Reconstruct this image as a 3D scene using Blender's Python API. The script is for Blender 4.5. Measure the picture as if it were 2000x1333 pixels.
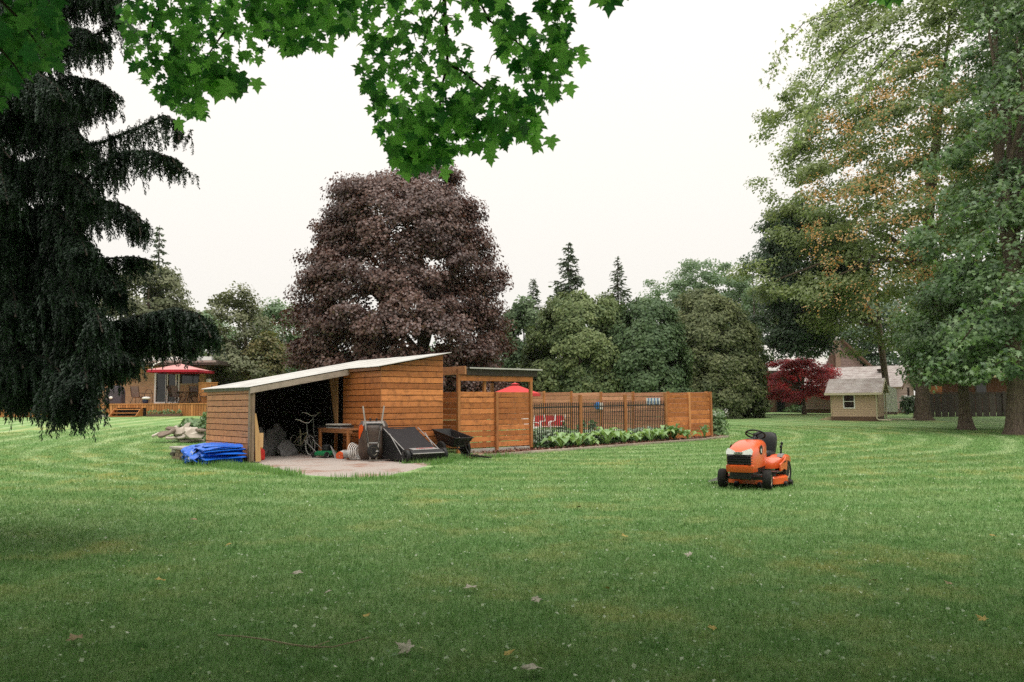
import bpy, math, random
import numpy as np
from mathutils import Vector, Matrix
random.seed(7)
rng = np.random.default_rng(11)
sc = bpy.context.scene
COL = sc.collection
for _o in list(bpy.data.objects):
    bpy.data.objects.remove(_o)
PI = math.pi
R = math.radians

# ------------------------------------------------------------------ camera
FPX, CAMH = 1556.0, 1.62
HAZE = 0.00012
PITCH, ROLL = R(4.54), R(0.40)
CAM = Vector((0, 0, CAMH))
_f = Vector((0, math.cos(PITCH), math.sin(PITCH)))
_u0 = Vector((0, -math.sin(PITCH), math.cos(PITCH)))
_r0 = Vector((1, 0, 0))
_r = _r0 * math.cos(ROLL) - _u0 * math.sin(ROLL)
_u = _r0 * math.sin(ROLL) + _u0 * math.cos(ROLL)
cd = bpy.data.cameras.new('camera')
cd.sensor_width = 36.0
cd.lens = FPX / 2000 * 36
cd.clip_start, cd.clip_end = 0.05, 2000
cd.dof.use_dof = True
cd.dof.focus_distance = 20.0
cd.dof.aperture_fstop = 4.0
cam = bpy.data.objects.new('camera', cd)
COL.objects.link(cam)
M = Matrix.Identity(4)
for i, v in enumerate((_r, _u, -_f)):
    M[0][i], M[1][i], M[2][i] = v
M[0][3], M[1][3], M[2][3] = CAM
cam.matrix_world = M
sc.camera = cam

# ------------------------------------------------------------------ sky, sun, exposure
SUN_EL, SUN_ROT = R(70), R(150)
ZENITH, STRENGTH = 6.95, 0.1
w = bpy.data.worlds.new('World')
sc.world = w
w.use_nodes = True
nt = w.node_tree
nt.nodes.clear()
N = nt.nodes.new
out = N('ShaderNodeOutputWorld'); bg = N('ShaderNodeBackground'); bg.inputs[1].default_value = STRENGTH
sky = N('ShaderNodeTexSky'); sky.sky_type = 'NISHITA'; sky.sun_disc = False
sky.sun_elevation, sky.sun_rotation = SUN_EL, SUN_ROT
tc = N('ShaderNodeTexCoord'); sp = N('ShaderNodeSeparateXYZ')
nt.links.new(tc.outputs['Generated'], sp.inputs[0])
mx = N('ShaderNodeMath'); mx.operation = 'MAXIMUM'; mx.inputs[1].default_value = 0.0
nt.links.new(sp.outputs['Z'], mx.inputs[0])
ma = N('ShaderNodeMath'); ma.operation = 'MULTIPLY_ADD'           # bright rainy overcast, paler towards the zenith
ma.inputs[1].default_value = ZENITH * .38; ma.inputs[2].default_value = ZENITH * .62
nt.links.new(mx.outputs[0], ma.inputs[0])
vm = N('ShaderNodeVectorMath'); vm.operation = 'SCALE'; vm.inputs[0].default_value = (1.0, 0.955, 0.89)
nt.links.new(ma.outputs[0], vm.inputs['Scale'])
mixn = N('ShaderNodeMix'); mixn.data_type = 'RGBA'; mixn.inputs[0].default_value = 0.03
nt.links.new(vm.outputs[0], mixn.inputs[6]); nt.links.new(sky.outputs[0], mixn.inputs[7])
nt.links.new(mixn.outputs[2], bg.inputs[0]); nt.links.new(bg.outputs[0], out.inputs[0])
sl = bpy.data.lights.new('sun', 'SUN'); sl.energy = 1.5; sl.angle = R(60); sl.color = (1, 0.96, 0.9)
so = bpy.data.objects.new('sun', sl); COL.objects.link(so)
so.rotation_euler = (R(90) - SUN_EL, 0, PI - SUN_ROT)
vs = sc.view_settings
vs.view_transform = 'Standard'
vs.look = 'None'; vs.exposure = 1.08; vs.gamma = 1.0; vs.use_curve_mapping = False
sc.render.engine = 'CYCLES'
cy = sc.cycles
cy.use_denoising = False
try:
    cy.denoiser = 'OPENIMAGEDENOISE'; cy.denoising_input_passes = 'RGB_ALBEDO_NORMAL'
except Exception:
    pass
cy.max_bounces = 8; cy.diffuse_bounces = 4; cy.glossy_bounces = 2; cy.transmission_bounces = 6
cy.volume_bounces = 1; cy.transparent_max_bounces = 8; cy.sample_clamp_indirect = 3

# ------------------------------------------------------------------ measuring
def ss(t): t = np.clip(t, 0, 1); return t * t * (3 - 2 * t)
def G(x, y):
    """height of the lawn"""
    b = np.interp(y, [-60, 24, 28, 34, 40, 48, 56, 70, 110, 240], [0, 0, .05, .14, .25, .50, .68, .80, 1.1, 1.3])
    return b + .5 * ss((-10 - np.asarray(x)) / 9) * ss((np.asarray(y) - 31) / 19)
def ray(px, py): return _f + _r * ((px - 1000) / FPX) + _u * ((666.5 - py) / FPX)
def at(px, py, Y):
    d = ray(px, py); return CAM + d * (Y / d.y)
def gp(px, py):
    d = ray(px, py); t = 15.0
    for _ in range(30):
        p = CAM + d * t; t = (float(G(p.x, p.y)) - CAMH) / min(d.z, -1e-3)
    p = CAM + d * t; return Vector((p.x, p.y, float(G(p.x, p.y))))
def gx(px, Y):
    x = (px - 1000) / FPX * Y; return Vector((x, Y, float(G(x, Y))))
A0 = Vector((-7.51, 23.0, 0.0)); SROT = R(39.9)
D2 = Vector((math.cos(SROT), math.sin(SROT), 0)); D1 = Vector((-math.sin(SROT), math.cos(SROT), 0))
def L(x, y, z=0.0): return A0 + D2 * x + D1 * y + Vector((0, 0, z))

# ------------------------------------------------------------------ objects
def tag(o, label, cat, group=None, kind=None):
    if label: o['label'] = label
    if cat: o['category'] = cat
    if group: o['group'] = group
    if kind: o['kind'] = kind
    return o
def thing(name, label, cat, loc=(0, 0, 0), rz=0.0, group=None):
    o = bpy.data.objects.new(name, None); COL.objects.link(o)
    o.location = loc; o.rotation_euler = (0, 0, rz); o.empty_display_size = .2
    return tag(o, label, cat, group)
def link(name, me, parent=None, loc=None, rot=None, kind=None, label=None):
    o = bpy.data.objects.new(name, me); COL.objects.link(o)
    if parent is not None: o.parent = parent
    if loc is not None: o.location = loc
    if rot is not None: o.rotation_euler = rot
    if kind: o['kind'] = kind
    if label: o['label'] = label
    return o
def copy_tree(o, parent=None, label=None, loc=None, rz=None):
    c = o.copy(); COL.objects.link(c)
    if parent is not None: c.parent = parent
    if label: c['label'] = label
    if loc is not None: c.location = loc
    if rz is not None: c.rotation_euler = (c.rotation_euler[0], c.rotation_euler[1], rz)
    for ch in list(o.children): copy_tree(ch, c)
    return c

class MB:
    def __init__(s): s.v, s.f = [], []
    def add(s, vs, fs):
        k = len(s.v); s.v += [tuple(v) for v in vs]; s.f += [tuple(i + k for i in f) for f in fs]; return s
    def hexa(s, c8): return s.add(c8, [(0, 3, 2, 1), (4, 5, 6, 7), (0, 1, 5, 4), (1, 2, 6, 5), (2, 3, 7, 6), (3, 0, 4, 7)])
    def box(s, x0, x1, y0, y1, z0, z1):
        return s.hexa([(x0, y0, z0), (x1, y0, z0), (x1, y1, z0), (x0, y1, z0), (x0, y0, z1), (x1, y0, z1), (x1, y1, z1), (x0, y1, z1)])
    def cbox(s, c, d, rot=None):
        h = [(-1, -1, -1), (1, -1, -1), (1, 1, -1), (-1, 1, -1), (-1, -1, 1), (1, -1, 1), (1, 1, 1), (-1, 1, 1)]
        m = rot if rot is not None else Matrix.Identity(3); c = Vector(c)
        return s.hexa([c + m @ Vector((a * d[0] / 2, b * d[1] / 2, e * d[2] / 2)) for a, b, e in h])
    def beam(s, p, q, wd, ht, up=(0, 0, 1)):
        p, q = Vector(p), Vector(q); t = (q - p).normalized(); sd = t.cross(Vector(up))
        if sd.length < 1e-4: sd = t.cross(Vector((0, 1, 0)))
        sd.normalize(); up = sd.cross(t)
        o = [(-1, -1), (1, -1), (1, 1), (-1, 1)]
        A = [p + sd * (a * wd / 2) + up * (b * ht / 2) for a, b in o]; B = [q + sd * (a * wd / 2) + up * (b * ht / 2) for a, b in o]
        return s.add(A + B, [(3, 2, 1, 0), (4, 5, 6, 7), (0, 1, 5, 4), (1, 2, 6, 5), (2, 3, 7, 6), (3, 0, 4, 7)])
    def tube(s, pts, r, n=8, cap=True):
        pts = [Vector(p) for p in pts]; rs = r if isinstance(r, (list, tuple)) else [r] * len(pts)
        ref = None; rings = []
        for i, p in enumerate(pts):
            t = (pts[min(i + 1, len(pts) - 1)] - pts[max(i - 1, 0)])
            t = t.normalized() if t.length > 1e-9 else Vector((0, 0, 1))
            if ref is None:
                ref = t.cross(Vector((0, 0, 1)))
                if ref.length < .05: ref = t.cross(Vector((1, 0, 0)))
            ref = (ref - t * ref.dot(t)).normalized(); b = t.cross(ref)
            rings.append([p + (ref * math.cos(2 * PI * k / n) + b * math.sin(2 * PI * k / n)) * rs[i] for k in range(n)])
        return s.loft(rings, True, cap)
    def loft(s, rings, closed=True, cap=True):
        n = len(rings[0]); vs = [v for rg in rings for v in rg]; fs = []
        for i in range(len(rings) - 1):
            for k in range(n if closed else n - 1):
                a = i * n + k; b = i * n + (k + 1) % n; fs.append((a, b, b + n, a + n))
        if cap and closed: fs.append(tuple(range(n - 1, -1, -1))); fs.append(tuple(range((len(rings) - 1) * n, len(rings) * n)))
        return s.add(vs, fs)
    def lathe(s, prof, n=20, c=(0, 0, 0), ax='z', m=None):
        c = Vector(c); rings = []
        for r_, h in prof:
            rg = []
            for k in range(n):
                a = 2 * PI * k / n; x, y = r_ * math.cos(a), r_ * math.sin(a)
                v = Vector((x, y, h)) if ax == 'z' else Vector((h, x, y)) if ax == 'x' else Vector((y, h, x))
                rg.append(c + (m @ v if m is not None else v))
            rings.append(rg)
        return s.loft(rings, True, True)
    def prism(s, poly, o, u, v, wv):
        """polygon in the plane (o, u, v), thickness wv"""
        o, u, v, wv = Vector(o), Vector(u), Vector(v), Vector(wv); n = len(poly)
        a = [o + u * p[0] + v * p[1] for p in poly]; b = [p + wv for p in a]
        return s.add(a + b, [tuple(range(n - 1, -1, -1)), tuple(range(n, 2 * n))] + [(i, (i + 1) % n, (i + 1) % n + n, i + n) for i in range(n)])
    def ell(s, c, r, n=12, mrow=8, fn=None):
        c = Vector(c); rings = []
        for i in range(mrow + 1):
            th = PI * (i + .02) / (mrow + .04); rg = []
            for k in range(n):
                a = 2 * PI * k / n; d = Vector((math.sin(th) * math.cos(a), math.sin(th) * math.sin(a), math.cos(th)))
                q = fn(d) if fn else 1.0; rg.append(c + Vector((d.x * r[0], d.y * r[1], d.z * r[2])) * q)
            rings.append(rg)
        return s.loft(rings, True, True)
    def xf(s, m):
        s.v = [tuple(m @ Vector(v)) for v in s.v]; return s
    def mesh(s, name, mat, smooth=0):
        me = bpy.data.meshes.new(name); me.from_pydata(s.v, [], s.f); me.update()
        if mat: me.materials.append(mat)
        if smooth:
            me.polygons.foreach_set('use_smooth', [True] * len(me.polygons)); me.set_sharp_from_angle(angle=R(smooth))
        return me
    def build(s, name, mat, parent=None, smooth=0, bevel=0, loc=None, rot=None, kind=None, world=False, label=None, fixn=True):
        me = s.mesh(name, mat, smooth)
        o = link(name, me, parent, loc, rot, kind, label)
        if world and parent is not None: o.location = -Vector(parent.location)
        if bevel:
            b = o.modifiers.new('bevel', 'BEVEL'); b.width = bevel; b.segments = 2; b.limit_method = 'ANGLE'; b.angle_limit = R(35); b.harden_normals = False
        return o

# ------------------------------------------------------------------ materials
def newmat(name):
    m = bpy.data.materials.new(name); m.use_nodes = True; t = m.node_tree; t.nodes.clear()
    o = t.nodes.new('ShaderNodeOutputMaterial'); p = t.nodes.new('ShaderNodeBsdfPrincipled'); t.links.new(p.outputs[0], o.inputs[0])
    return m, t, p, o
def nn(t, typ, **kw):
    n = t.nodes.new(typ)
    for k, v in kw.items(): setattr(n, k, v)
    return n
def mixc(t, fac, a, b, blend='MIX'):
    n = nn(t, 'ShaderNodeMix', data_type='RGBA', blend_type=blend)
    for sck, val in ((0, fac), (6, a), (7, b)):
        if hasattr(val, 'is_linked'): t.links.new(val, n.inputs[sck])
        elif sck == 0: n.inputs[0].default_value = val
        else: n.inputs[sck].default_value = (*val[:3], 1)
    return n.outputs[2]
def ramp(t, fac, a, b):
    n = nn(t, 'ShaderNodeMapRange'); n.inputs[1].default_value = a; n.inputs[2].default_value = b
    t.links.new(fac, n.inputs[0]); return n.outputs[0]
def noise(t, vec, scale, detail=3.0, rough=.6):
    n = nn(t, 'ShaderNodeTexNoise'); n.inputs['Scale'].default_value = scale; n.inputs['Detail'].default_value = detail; n.inputs['Roughness'].default_value = rough
    t.links.new(vec, n.inputs['Vector']); return n.outputs['Fac']
def objvec(t, scale=(1, 1, 1), jitter=True, geo=False):
    mp = nn(t, 'ShaderNodeMapping')
    if geo: t.links.new(nn(t, 'ShaderNodeNewGeometry').outputs['Position'], mp.inputs[0])
    else: t.links.new(nn(t, 'ShaderNodeTexCoord').outputs['Object'], mp.inputs[0])
    mp.inputs['Scale'].default_value = scale
    v = mp.outputs[0]; oi = nn(t, 'ShaderNodeObjectInfo')
    if jitter:
        a = nn(t, 'ShaderNodeVectorMath', operation='MULTIPLY_ADD'); cx = nn(t, 'ShaderNodeCombineXYZ')
        for k in range(3): t.links.new(oi.outputs['Random'], cx.inputs[k])
        a.inputs[1].default_value = (93, 57, 31); t.links.new(cx.outputs[0], a.inputs[0]); t.links.new(v, a.inputs[2]); v = a.outputs[0]
    return v, oi.outputs['Random']
def bumpn(t, p, h, dist, strength=1.0):
    b = nn(t, 'ShaderNodeBump'); b.inputs['Distance'].default_value = dist; b.inputs['Strength'].default_value = strength
    t.links.new(h, b.inputs['Height']); t.links.new(b.outputs[0], p.inputs['Normal'])
def plain(name, c, c2=None, rough=.6, spec=.4, scale=6, metal=0.0, bump=0.0, stretch=(1, 1, 1), coat=0.0):
    m, t, p, o = newmat(name); v, rnd = objvec(t, stretch)
    n1 = noise(t, v, scale, 4)
    c2 = c2 or tuple(x * .72 for x in c)
    t.links.new(mixc(t, ramp(t, n1, .3, .72), c, c2), p.inputs['Base Color'])
    p.inputs['Roughness'].default_value = rough; p.inputs['Specular IOR Level'].default_value = spec; p.inputs['Metallic'].default_value = metal
    p.inputs['Coat Weight'].default_value = coat
    if bump: bumpn(t, p, noise(t, v, scale * 4, 3), bump)
    return m
def wood(name, c, c2, dark, axis='x', rough=.55, stain=.45, var=.42, spec=.35):
    """stained boards: grain along the board, knots, water marks, tone per board"""
    m, t, p, o = newmat(name)
    s1 = {'x': (1.2, 9, 26), 'y': (9, 1.2, 26), 'z': (9, 26, 1.2)}[axis]
    v, rnd = objvec(t, s1); v2, _ = objvec(t, tuple(q * .32 for q in s1))
    g = noise(t, v, 2.6, 5, .7)
    base = mixc(t, ramp(t, g, .28, .75), c, c2)
    base = mixc(t, ramp(t, rnd, 1 - var * 2.2, 1.25), base, c2)
    fm = nn(t, 'ShaderNodeMath', operation='MULTIPLY'); t.links.new(rnd, fm.inputs[0]); fm.inputs[1].default_value = 7.31
    fr_ = nn(t, 'ShaderNodeMath', operation='FRACT'); t.links.new(fm.outputs[0], fr_.inputs[0])
    base = mixc(t, ramp(t, fr_.outputs[0], .55, 1.25), base, tuple(min(1, x * 1.45 + .02) for x in c))
    kn = noise(t, v2, 3.4, 2, .4)
    base = mixc(t, ramp(t, kn, .62, .80), base, dark)
    v3, _ = objvec(t, (2.2, 2.2, 1.4)); st = noise(t, v3, 2.3, 5, .75)
    sm = nn(t, 'ShaderNodeMath', operation='MULTIPLY'); t.links.new(ramp(t, st, .47, .70), sm.inputs[0]); sm.inputs[1].default_value = stain
    base = mixc(t, sm.outputs[0], base, dark)
    t.links.new(base, p.inputs['Base Color']); p.inputs['Roughness'].default_value = rough; p.inputs['Specular IOR Level'].default_value = spec
    bumpn(t, p, g, .004)
    return m
def leafmat(name, c, c2, transl=.35, rough=.5, spec=.3, tcol=None):
    m, t, p, o = newmat(name)
    at_ = nn(t, 'ShaderNodeAttribute', attribute_name='tint'); base = mixc(t, at_.outputs['Fac'], c, c2)
    t.links.new(base, p.inputs['Base Color']); p.inputs['Roughness'].default_value = rough; p.inputs['Specular IOR Level'].default_value = spec
    if transl > 0:
        tr = nn(t, 'ShaderNodeBsdfTranslucent'); hs = mixc(t, 1.0, base, tcol or (1.6, 1.7, .9), 'MULTIPLY'); t.links.new(hs, tr.inputs[0])
        mx_ = nn(t, 'ShaderNodeMixShader'); mx_.inputs[0].default_value = transl
        t.links.new(p.outputs[0], mx_.inputs[1]); t.links.new(tr.outputs[0], mx_.inputs[2]); t.links.new(mx_.outputs[0], o.inputs[0])
    return m

RED = (.30, .095, .032)
MW = dict(
    cedar=wood('stained_cedar', (.56, .200, .058), (.34, .108, .032), (.11, .038, .015), stain=.6),
    cedar_dull=wood('stained_cedar_dull', (.52, .235, .115), (.39, .165, .080), (.15, .07, .037), stain=.7),
    cedar_z=wood('stained_post', (.48, .205, .072), (.33, .125, .043), (.16, .06, .025), axis='z'),
    cedar_y=wood('stained_beam', (.34, .150, .060), (.22, .085, .034), (.12, .045, .02), axis='y'),
    orange=wood('stained_deck', (.46, .20, .06), (.33, .125, .036), (.16, .06, .022), axis='z', stain=.15),
    pine=wood('bare_pine', (.55, .36, .17), (.45, .27, .11), (.3, .16, .07), axis='z', stain=.15),
    weathered=wood('weathered_wood', (.40, .34, .29), (.28, .22, .17), (.10, .085, .06), axis='x'),
    weathered_z=wood('weathered_post', (.31, .22, .15), (.19, .13, .085), (.07, .055, .04), axis='z'),
    greywood=wood('grey_wood', (.36, .33, .30), (.24, .21, .185), (.09, .08, .065), axis='z', stain=.3),
    osb=plain('osb_sheet', (.42, .26, .12), (.25, .14, .06), scale=22, rough=.8),
    darkwood=wood('dark_fence_wood', (.062, .042, .034), (.040, .028, .023), (.02, .015, .012), axis='z'),
    fencepink=wood('pale_red_fence', (.60, .29, .18), (.48, .215, .13), (.18, .07, .04), stain=.3),
)
MT = dict(
    black=plain('black_plastic', (.009, .009, .010), (.016, .016, .017), rough=.45, spec=.3),
    blackm=plain('black_metal', (.012, .012, .014), rough=.4, spec=.5),
    rubber=plain('rubber', (.012, .012, .013), (.028, .026, .024), rough=.85, spec=.2, scale=30, bump=.004),
    mesh=plain('woven_mesh_fabric', (.038, .034, .037), (.018, .017, .018), rough=.9, spec=.15, scale=60, bump=.004),
    white=plain('white_paint', (.80, .78, .75), (.68, .66, .63), rough=.45),
    roofwhite=plain('white_roof_sheet', (.54, .53, .505), (.38, .37, .345), rough=.35, spec=.5, scale=1.4),
    steel=plain('dull_steel', (.42, .41, .40), (.25, .24, .23), rough=.4, metal=.6),
    greysteel=plain('grey_panel', (.34, .33, .33), (.24, .235, .235), rough=.35, spec=.5),
    orange=plain('orange_paint', (.78, .115, .022), (.60, .082, .018), rough=.3, spec=.5, scale=5, coat=.35),
    red=plain('red_plastic', (.60, .030, .022), (.42, .02, .016), rough=.4, spec=.5),
    redcloth=plain('red_cloth', (.60, .065, .065), (.50, .05, .052), rough=.85, spec=.2),
    pinkcloth=plain('faded_red_cloth', (.58, .30, .285), (.50, .24, .23), rough=.85, spec=.2),
    rimcloth=plain('crimson_trim', (.46, .012, .035), rough=.85),
    chairred=plain('red_enamel', (.50, .035, .030), (.40, .025, .022), rough=.35, spec=.5),
    yellow=plain('yellow_rim', (.72, .33, .02), (.62, .26, .015), rough=.45),
    concrete=plain('concrete', (.44, .41, .37), (.27, .25, .22), rough=.9, spec=.2, scale=5, bump=.006),
    gravel=None,
    stone=plain('limestone', (.40, .35, .295), (.23, .195, .155), rough=.9, spec=.2, scale=4, bump=.01),
    stonepale=plain('pale_limestone', (.52, .47, .41), (.36, .31, .26), rough=.9, spec=.2, scale=4, bump=.01),
    stonedark=plain('dark_limestone', (.22, .17, .135), (.12, .09, .07), rough=.9, spec=.2, scale=4, bump=.01),
    brick=plain('old_brick', (.27, .15, .10), (.18, .10, .07), rough=.9, spec=.2, scale=9, bump=.006),
    glass=plain('dark_window_glass', (.012, .013, .015), rough=.08, spec=.6),
    tan=plain('tan_siding', (.53, .375, .26), (.45, .315, .22), rough=.7, scale=2),
    tanpanel=plain('tan_trim', (.47, .37, .24), rough=.6),
    cream=plain('cream_trim', (.58, .51, .37), (.48, .42, .30), rough=.5),
    shingle=plain('asphalt_shingles', (.56, .52, .50), (.34, .28, .265), rough=.9, spec=.2, scale=2.2, bump=.01),
    log=plain('log_siding', (.34, .24, .22), (.25, .165, .15), rough=.75, scale=3, stretch=(.3, .3, 3)),
    brownwall=plain('brown_wall', (.15, .085, .058), (.10, .056, .038), rough=.85, scale=4),
    darkbrown=plain('dark_fascia', (.075, .05, .042), (.05, .035, .03), rough=.6),
    bark=plain('bark', (.20, .15, .115), (.075, .058, .047), rough=.95, spec=.15, scale=5, stretch=(3, 3, .6), bump=.05),
    twig=plain('twig_bark', (.045, .032, .024), rough=.9, spec=.15),
    sprucebark=plain('spruce_bark', (.07, .05, .04), (.035, .027, .022), rough=.95, scale=7, bump=.03),
    green=plain('green_mower_paint', (.015, .16, .06), (.012, .12, .045), rough=.3, spec=.5),
    sack=plain('grey_plastic_sack', (.19, .185, .185), (.11, .105, .105), rough=.5, spec=.4, scale=8, bump=.03),
    tarp=plain('blue_tarpaulin', (.012, .135, .62), (.008, .085, .46), rough=.30, spec=.6, scale=5, bump=.006),
    tarppale=plain('pale_tarpaulin_side', (.40, .45, .52), (.30, .36, .46), rough=.35, spec=.6),
    towelblue=plain('washed_blue_cloth', (.22, .32, .52), rough=.85),
    bluetoy=plain('blue_plastic', (.05, .22, .60), rough=.45),
    barrow=plain('worn_barrow_paint', (.035, .022, .018), (.075, .045, .03), rough=.55, spec=.4, scale=5),
    sling=plain('taupe_sling', (.26, .185, .165), (.20, .14, .125), rough=.8),
    bronze=plain('bronze_frame', (.06, .042, .036), rough=.5, metal=.3),
    mulch=plain('bark_mulch', (.10, .042, .030), (.26, .12, .09), rough=.95, spec=.15, scale=16, bump=.04),
    chimney=plain('chimney_brick', (.33, .23, .175), (.25, .165, .12), rough=.9, scale=6),
    lens=plain('headlight_lens', (.78, .78, .76), (.66, .66, .65), rough=.12, spec=.6),
    letter=plain('black_lettering', (.01, .01, .01), rough=.5),
    redletter=plain('red_lettering', (.55, .10, .08), rough=.5),
    deadleaf=plain('pale_dead_leaf', (.46, .42, .36), (.36, .31, .25), rough=.8, scale=20),
    yellowleaf=plain('yellow_dead_leaf', (.46, .36, .10), (.36, .24, .07), rough=.8, scale=20),
    brownleaf=plain('brown_dead_leaf', (.34, .25, .15), (.25, .17, .10), rough=.8, scale=20),
)
# brick for the bungalow, in real courses of relief
def brickmat():
    m, t, p, o = newmat('tan_brickwork'); v, _ = objvec(t, (1, 1, 1), False)
    sx = nn(t, 'ShaderNodeSeparateXYZ'); t.links.new(v, sx.inputs[0]); cx = nn(t, 'ShaderNodeCombineXYZ')
    t.links.new(sx.outputs[0], cx.inputs[0]); t.links.new(sx.outputs[2], cx.inputs[1])
    b = nn(t, 'ShaderNodeTexBrick'); t.links.new(cx.outputs[0], b.inputs['Vector']); b.inputs['Scale'].default_value = 1
    b.inputs['Brick Width'].default_value = .30; b.inputs['Row Height'].default_value = .10; b.inputs['Mortar Size'].default_value = .012
    b.inputs['Color1'].default_value = (.50, .31, .17, 1); b.inputs['Color2'].default_value = (.40, .23, .12, 1); b.inputs['Mortar'].default_value = (.36, .25, .16, 1)
    t.links.new(b.outputs[0], p.inputs['Base Color']); p.inputs['Roughness'].default_value = .85
    bumpn(t, p, b.outputs['Fac'], .006, -1.0); return m
MT['brickwork'] = brickmat()
def gravelmat():
    m, t, p, o = newmat('pink_gravel'); v, _ = objvec(t, (1, 1, 1), False, True)
    n1 = noise(t, v, .9, 4, .6); n2 = noise(t, v, 30, 3, .8)
    c = mixc(t, ramp(t, n2, .3, .7), (.30, .25, .222), (.45, .392, .352))
    c = mixc(t, ramp(t, n1, .52, .72), c, (.26, .12, .075))
    t.links.new(c, p.inputs['Base Color']); p.inputs['Roughness'].default_value = .9; bumpn(t, p, n2, .03); return m
MT['gravel'] = gravelmat()
def grasscolour(t, blades):
    """one colour field for the lawn sheet and its blades: dry patches, mowing sheen painted as rings round the pool yard"""
    v, _ = objvec(t, (1, 1, 1), False, True)
    big = noise(t, v, .13, 3, .5); mid = noise(t, v, .9, 4, .65); fine = noise(t, v, 9, 4, .75)
    c = mixc(t, ramp(t, mid, .3, .72), (.165, .315, .098), (.295, .410, .172))
    c = mixc(t, ramp(t, fine, .42, .78), c, (.110, .260, .050))
    c = mixc(t, ramp(t, noise(t, v, 2.6, 3, .6), .52, .80), c, (.085, .220, .050))
    # rings: light off leaning mown blades, put into the colour
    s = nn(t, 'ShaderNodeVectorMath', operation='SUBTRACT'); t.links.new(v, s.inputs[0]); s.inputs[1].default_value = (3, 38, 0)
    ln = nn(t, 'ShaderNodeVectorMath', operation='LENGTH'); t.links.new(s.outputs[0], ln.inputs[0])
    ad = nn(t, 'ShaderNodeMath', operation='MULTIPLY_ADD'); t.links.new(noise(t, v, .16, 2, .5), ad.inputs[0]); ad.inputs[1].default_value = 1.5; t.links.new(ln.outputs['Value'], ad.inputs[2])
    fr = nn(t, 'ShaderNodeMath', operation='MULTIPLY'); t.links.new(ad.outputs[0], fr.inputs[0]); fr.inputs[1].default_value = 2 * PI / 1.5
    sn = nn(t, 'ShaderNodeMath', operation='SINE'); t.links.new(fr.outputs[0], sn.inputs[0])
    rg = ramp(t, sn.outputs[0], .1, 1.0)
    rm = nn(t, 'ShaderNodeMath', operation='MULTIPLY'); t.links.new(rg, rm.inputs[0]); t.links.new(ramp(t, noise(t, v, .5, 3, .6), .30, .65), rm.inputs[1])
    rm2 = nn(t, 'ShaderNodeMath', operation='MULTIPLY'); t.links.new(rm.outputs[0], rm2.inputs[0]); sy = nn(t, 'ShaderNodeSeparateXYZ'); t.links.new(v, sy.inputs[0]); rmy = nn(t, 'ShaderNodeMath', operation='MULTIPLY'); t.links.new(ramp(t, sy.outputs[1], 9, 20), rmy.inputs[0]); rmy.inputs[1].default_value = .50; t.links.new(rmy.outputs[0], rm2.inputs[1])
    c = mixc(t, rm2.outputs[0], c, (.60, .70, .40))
    # dry yellow patches
    dm = nn(t, 'ShaderNodeMath', operation='MULTIPLY'); t.links.new(ramp(t, mid, .50, .74), dm.inputs[0]); t.links.new(ramp(t, big, .42, .62), dm.inputs[1])
    d2 = nn(t, 'ShaderNodeMath', operation='MULTIPLY'); t.links.new(dm.outputs[0], d2.inputs[0]); d2.inputs[1].default_value = .85
    c = mixc(t, d2.outputs[0], c, (.48, .42, .13))
    if blades:
        a = nn(t, 'ShaderNodeAttribute', attribute_name='tint'); c = mixc(t, ramp(t, a.outputs['Fac'], .75, 1.9), c, (.50, .55, .24))
        c = mixc(t, ramp(t, a.outputs['Fac'], .45, -.4), c, (.040, .12, .025))
    return v, c, fine
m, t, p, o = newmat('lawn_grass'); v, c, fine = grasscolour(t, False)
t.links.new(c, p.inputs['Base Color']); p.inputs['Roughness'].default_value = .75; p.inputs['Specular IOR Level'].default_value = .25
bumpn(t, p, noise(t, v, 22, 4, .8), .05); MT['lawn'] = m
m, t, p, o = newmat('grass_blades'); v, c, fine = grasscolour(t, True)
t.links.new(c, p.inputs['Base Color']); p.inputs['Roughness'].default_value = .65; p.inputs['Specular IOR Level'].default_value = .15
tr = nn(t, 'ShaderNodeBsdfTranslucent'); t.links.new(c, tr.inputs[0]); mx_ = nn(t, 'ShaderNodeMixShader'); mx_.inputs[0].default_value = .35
t.links.new(p.outputs[0], mx_.inputs[1]); t.links.new(tr.outputs[0], mx_.inputs[2]); t.links.new(mx_.outputs[0], o.inputs[0]); MT['blades'] = m

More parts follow.
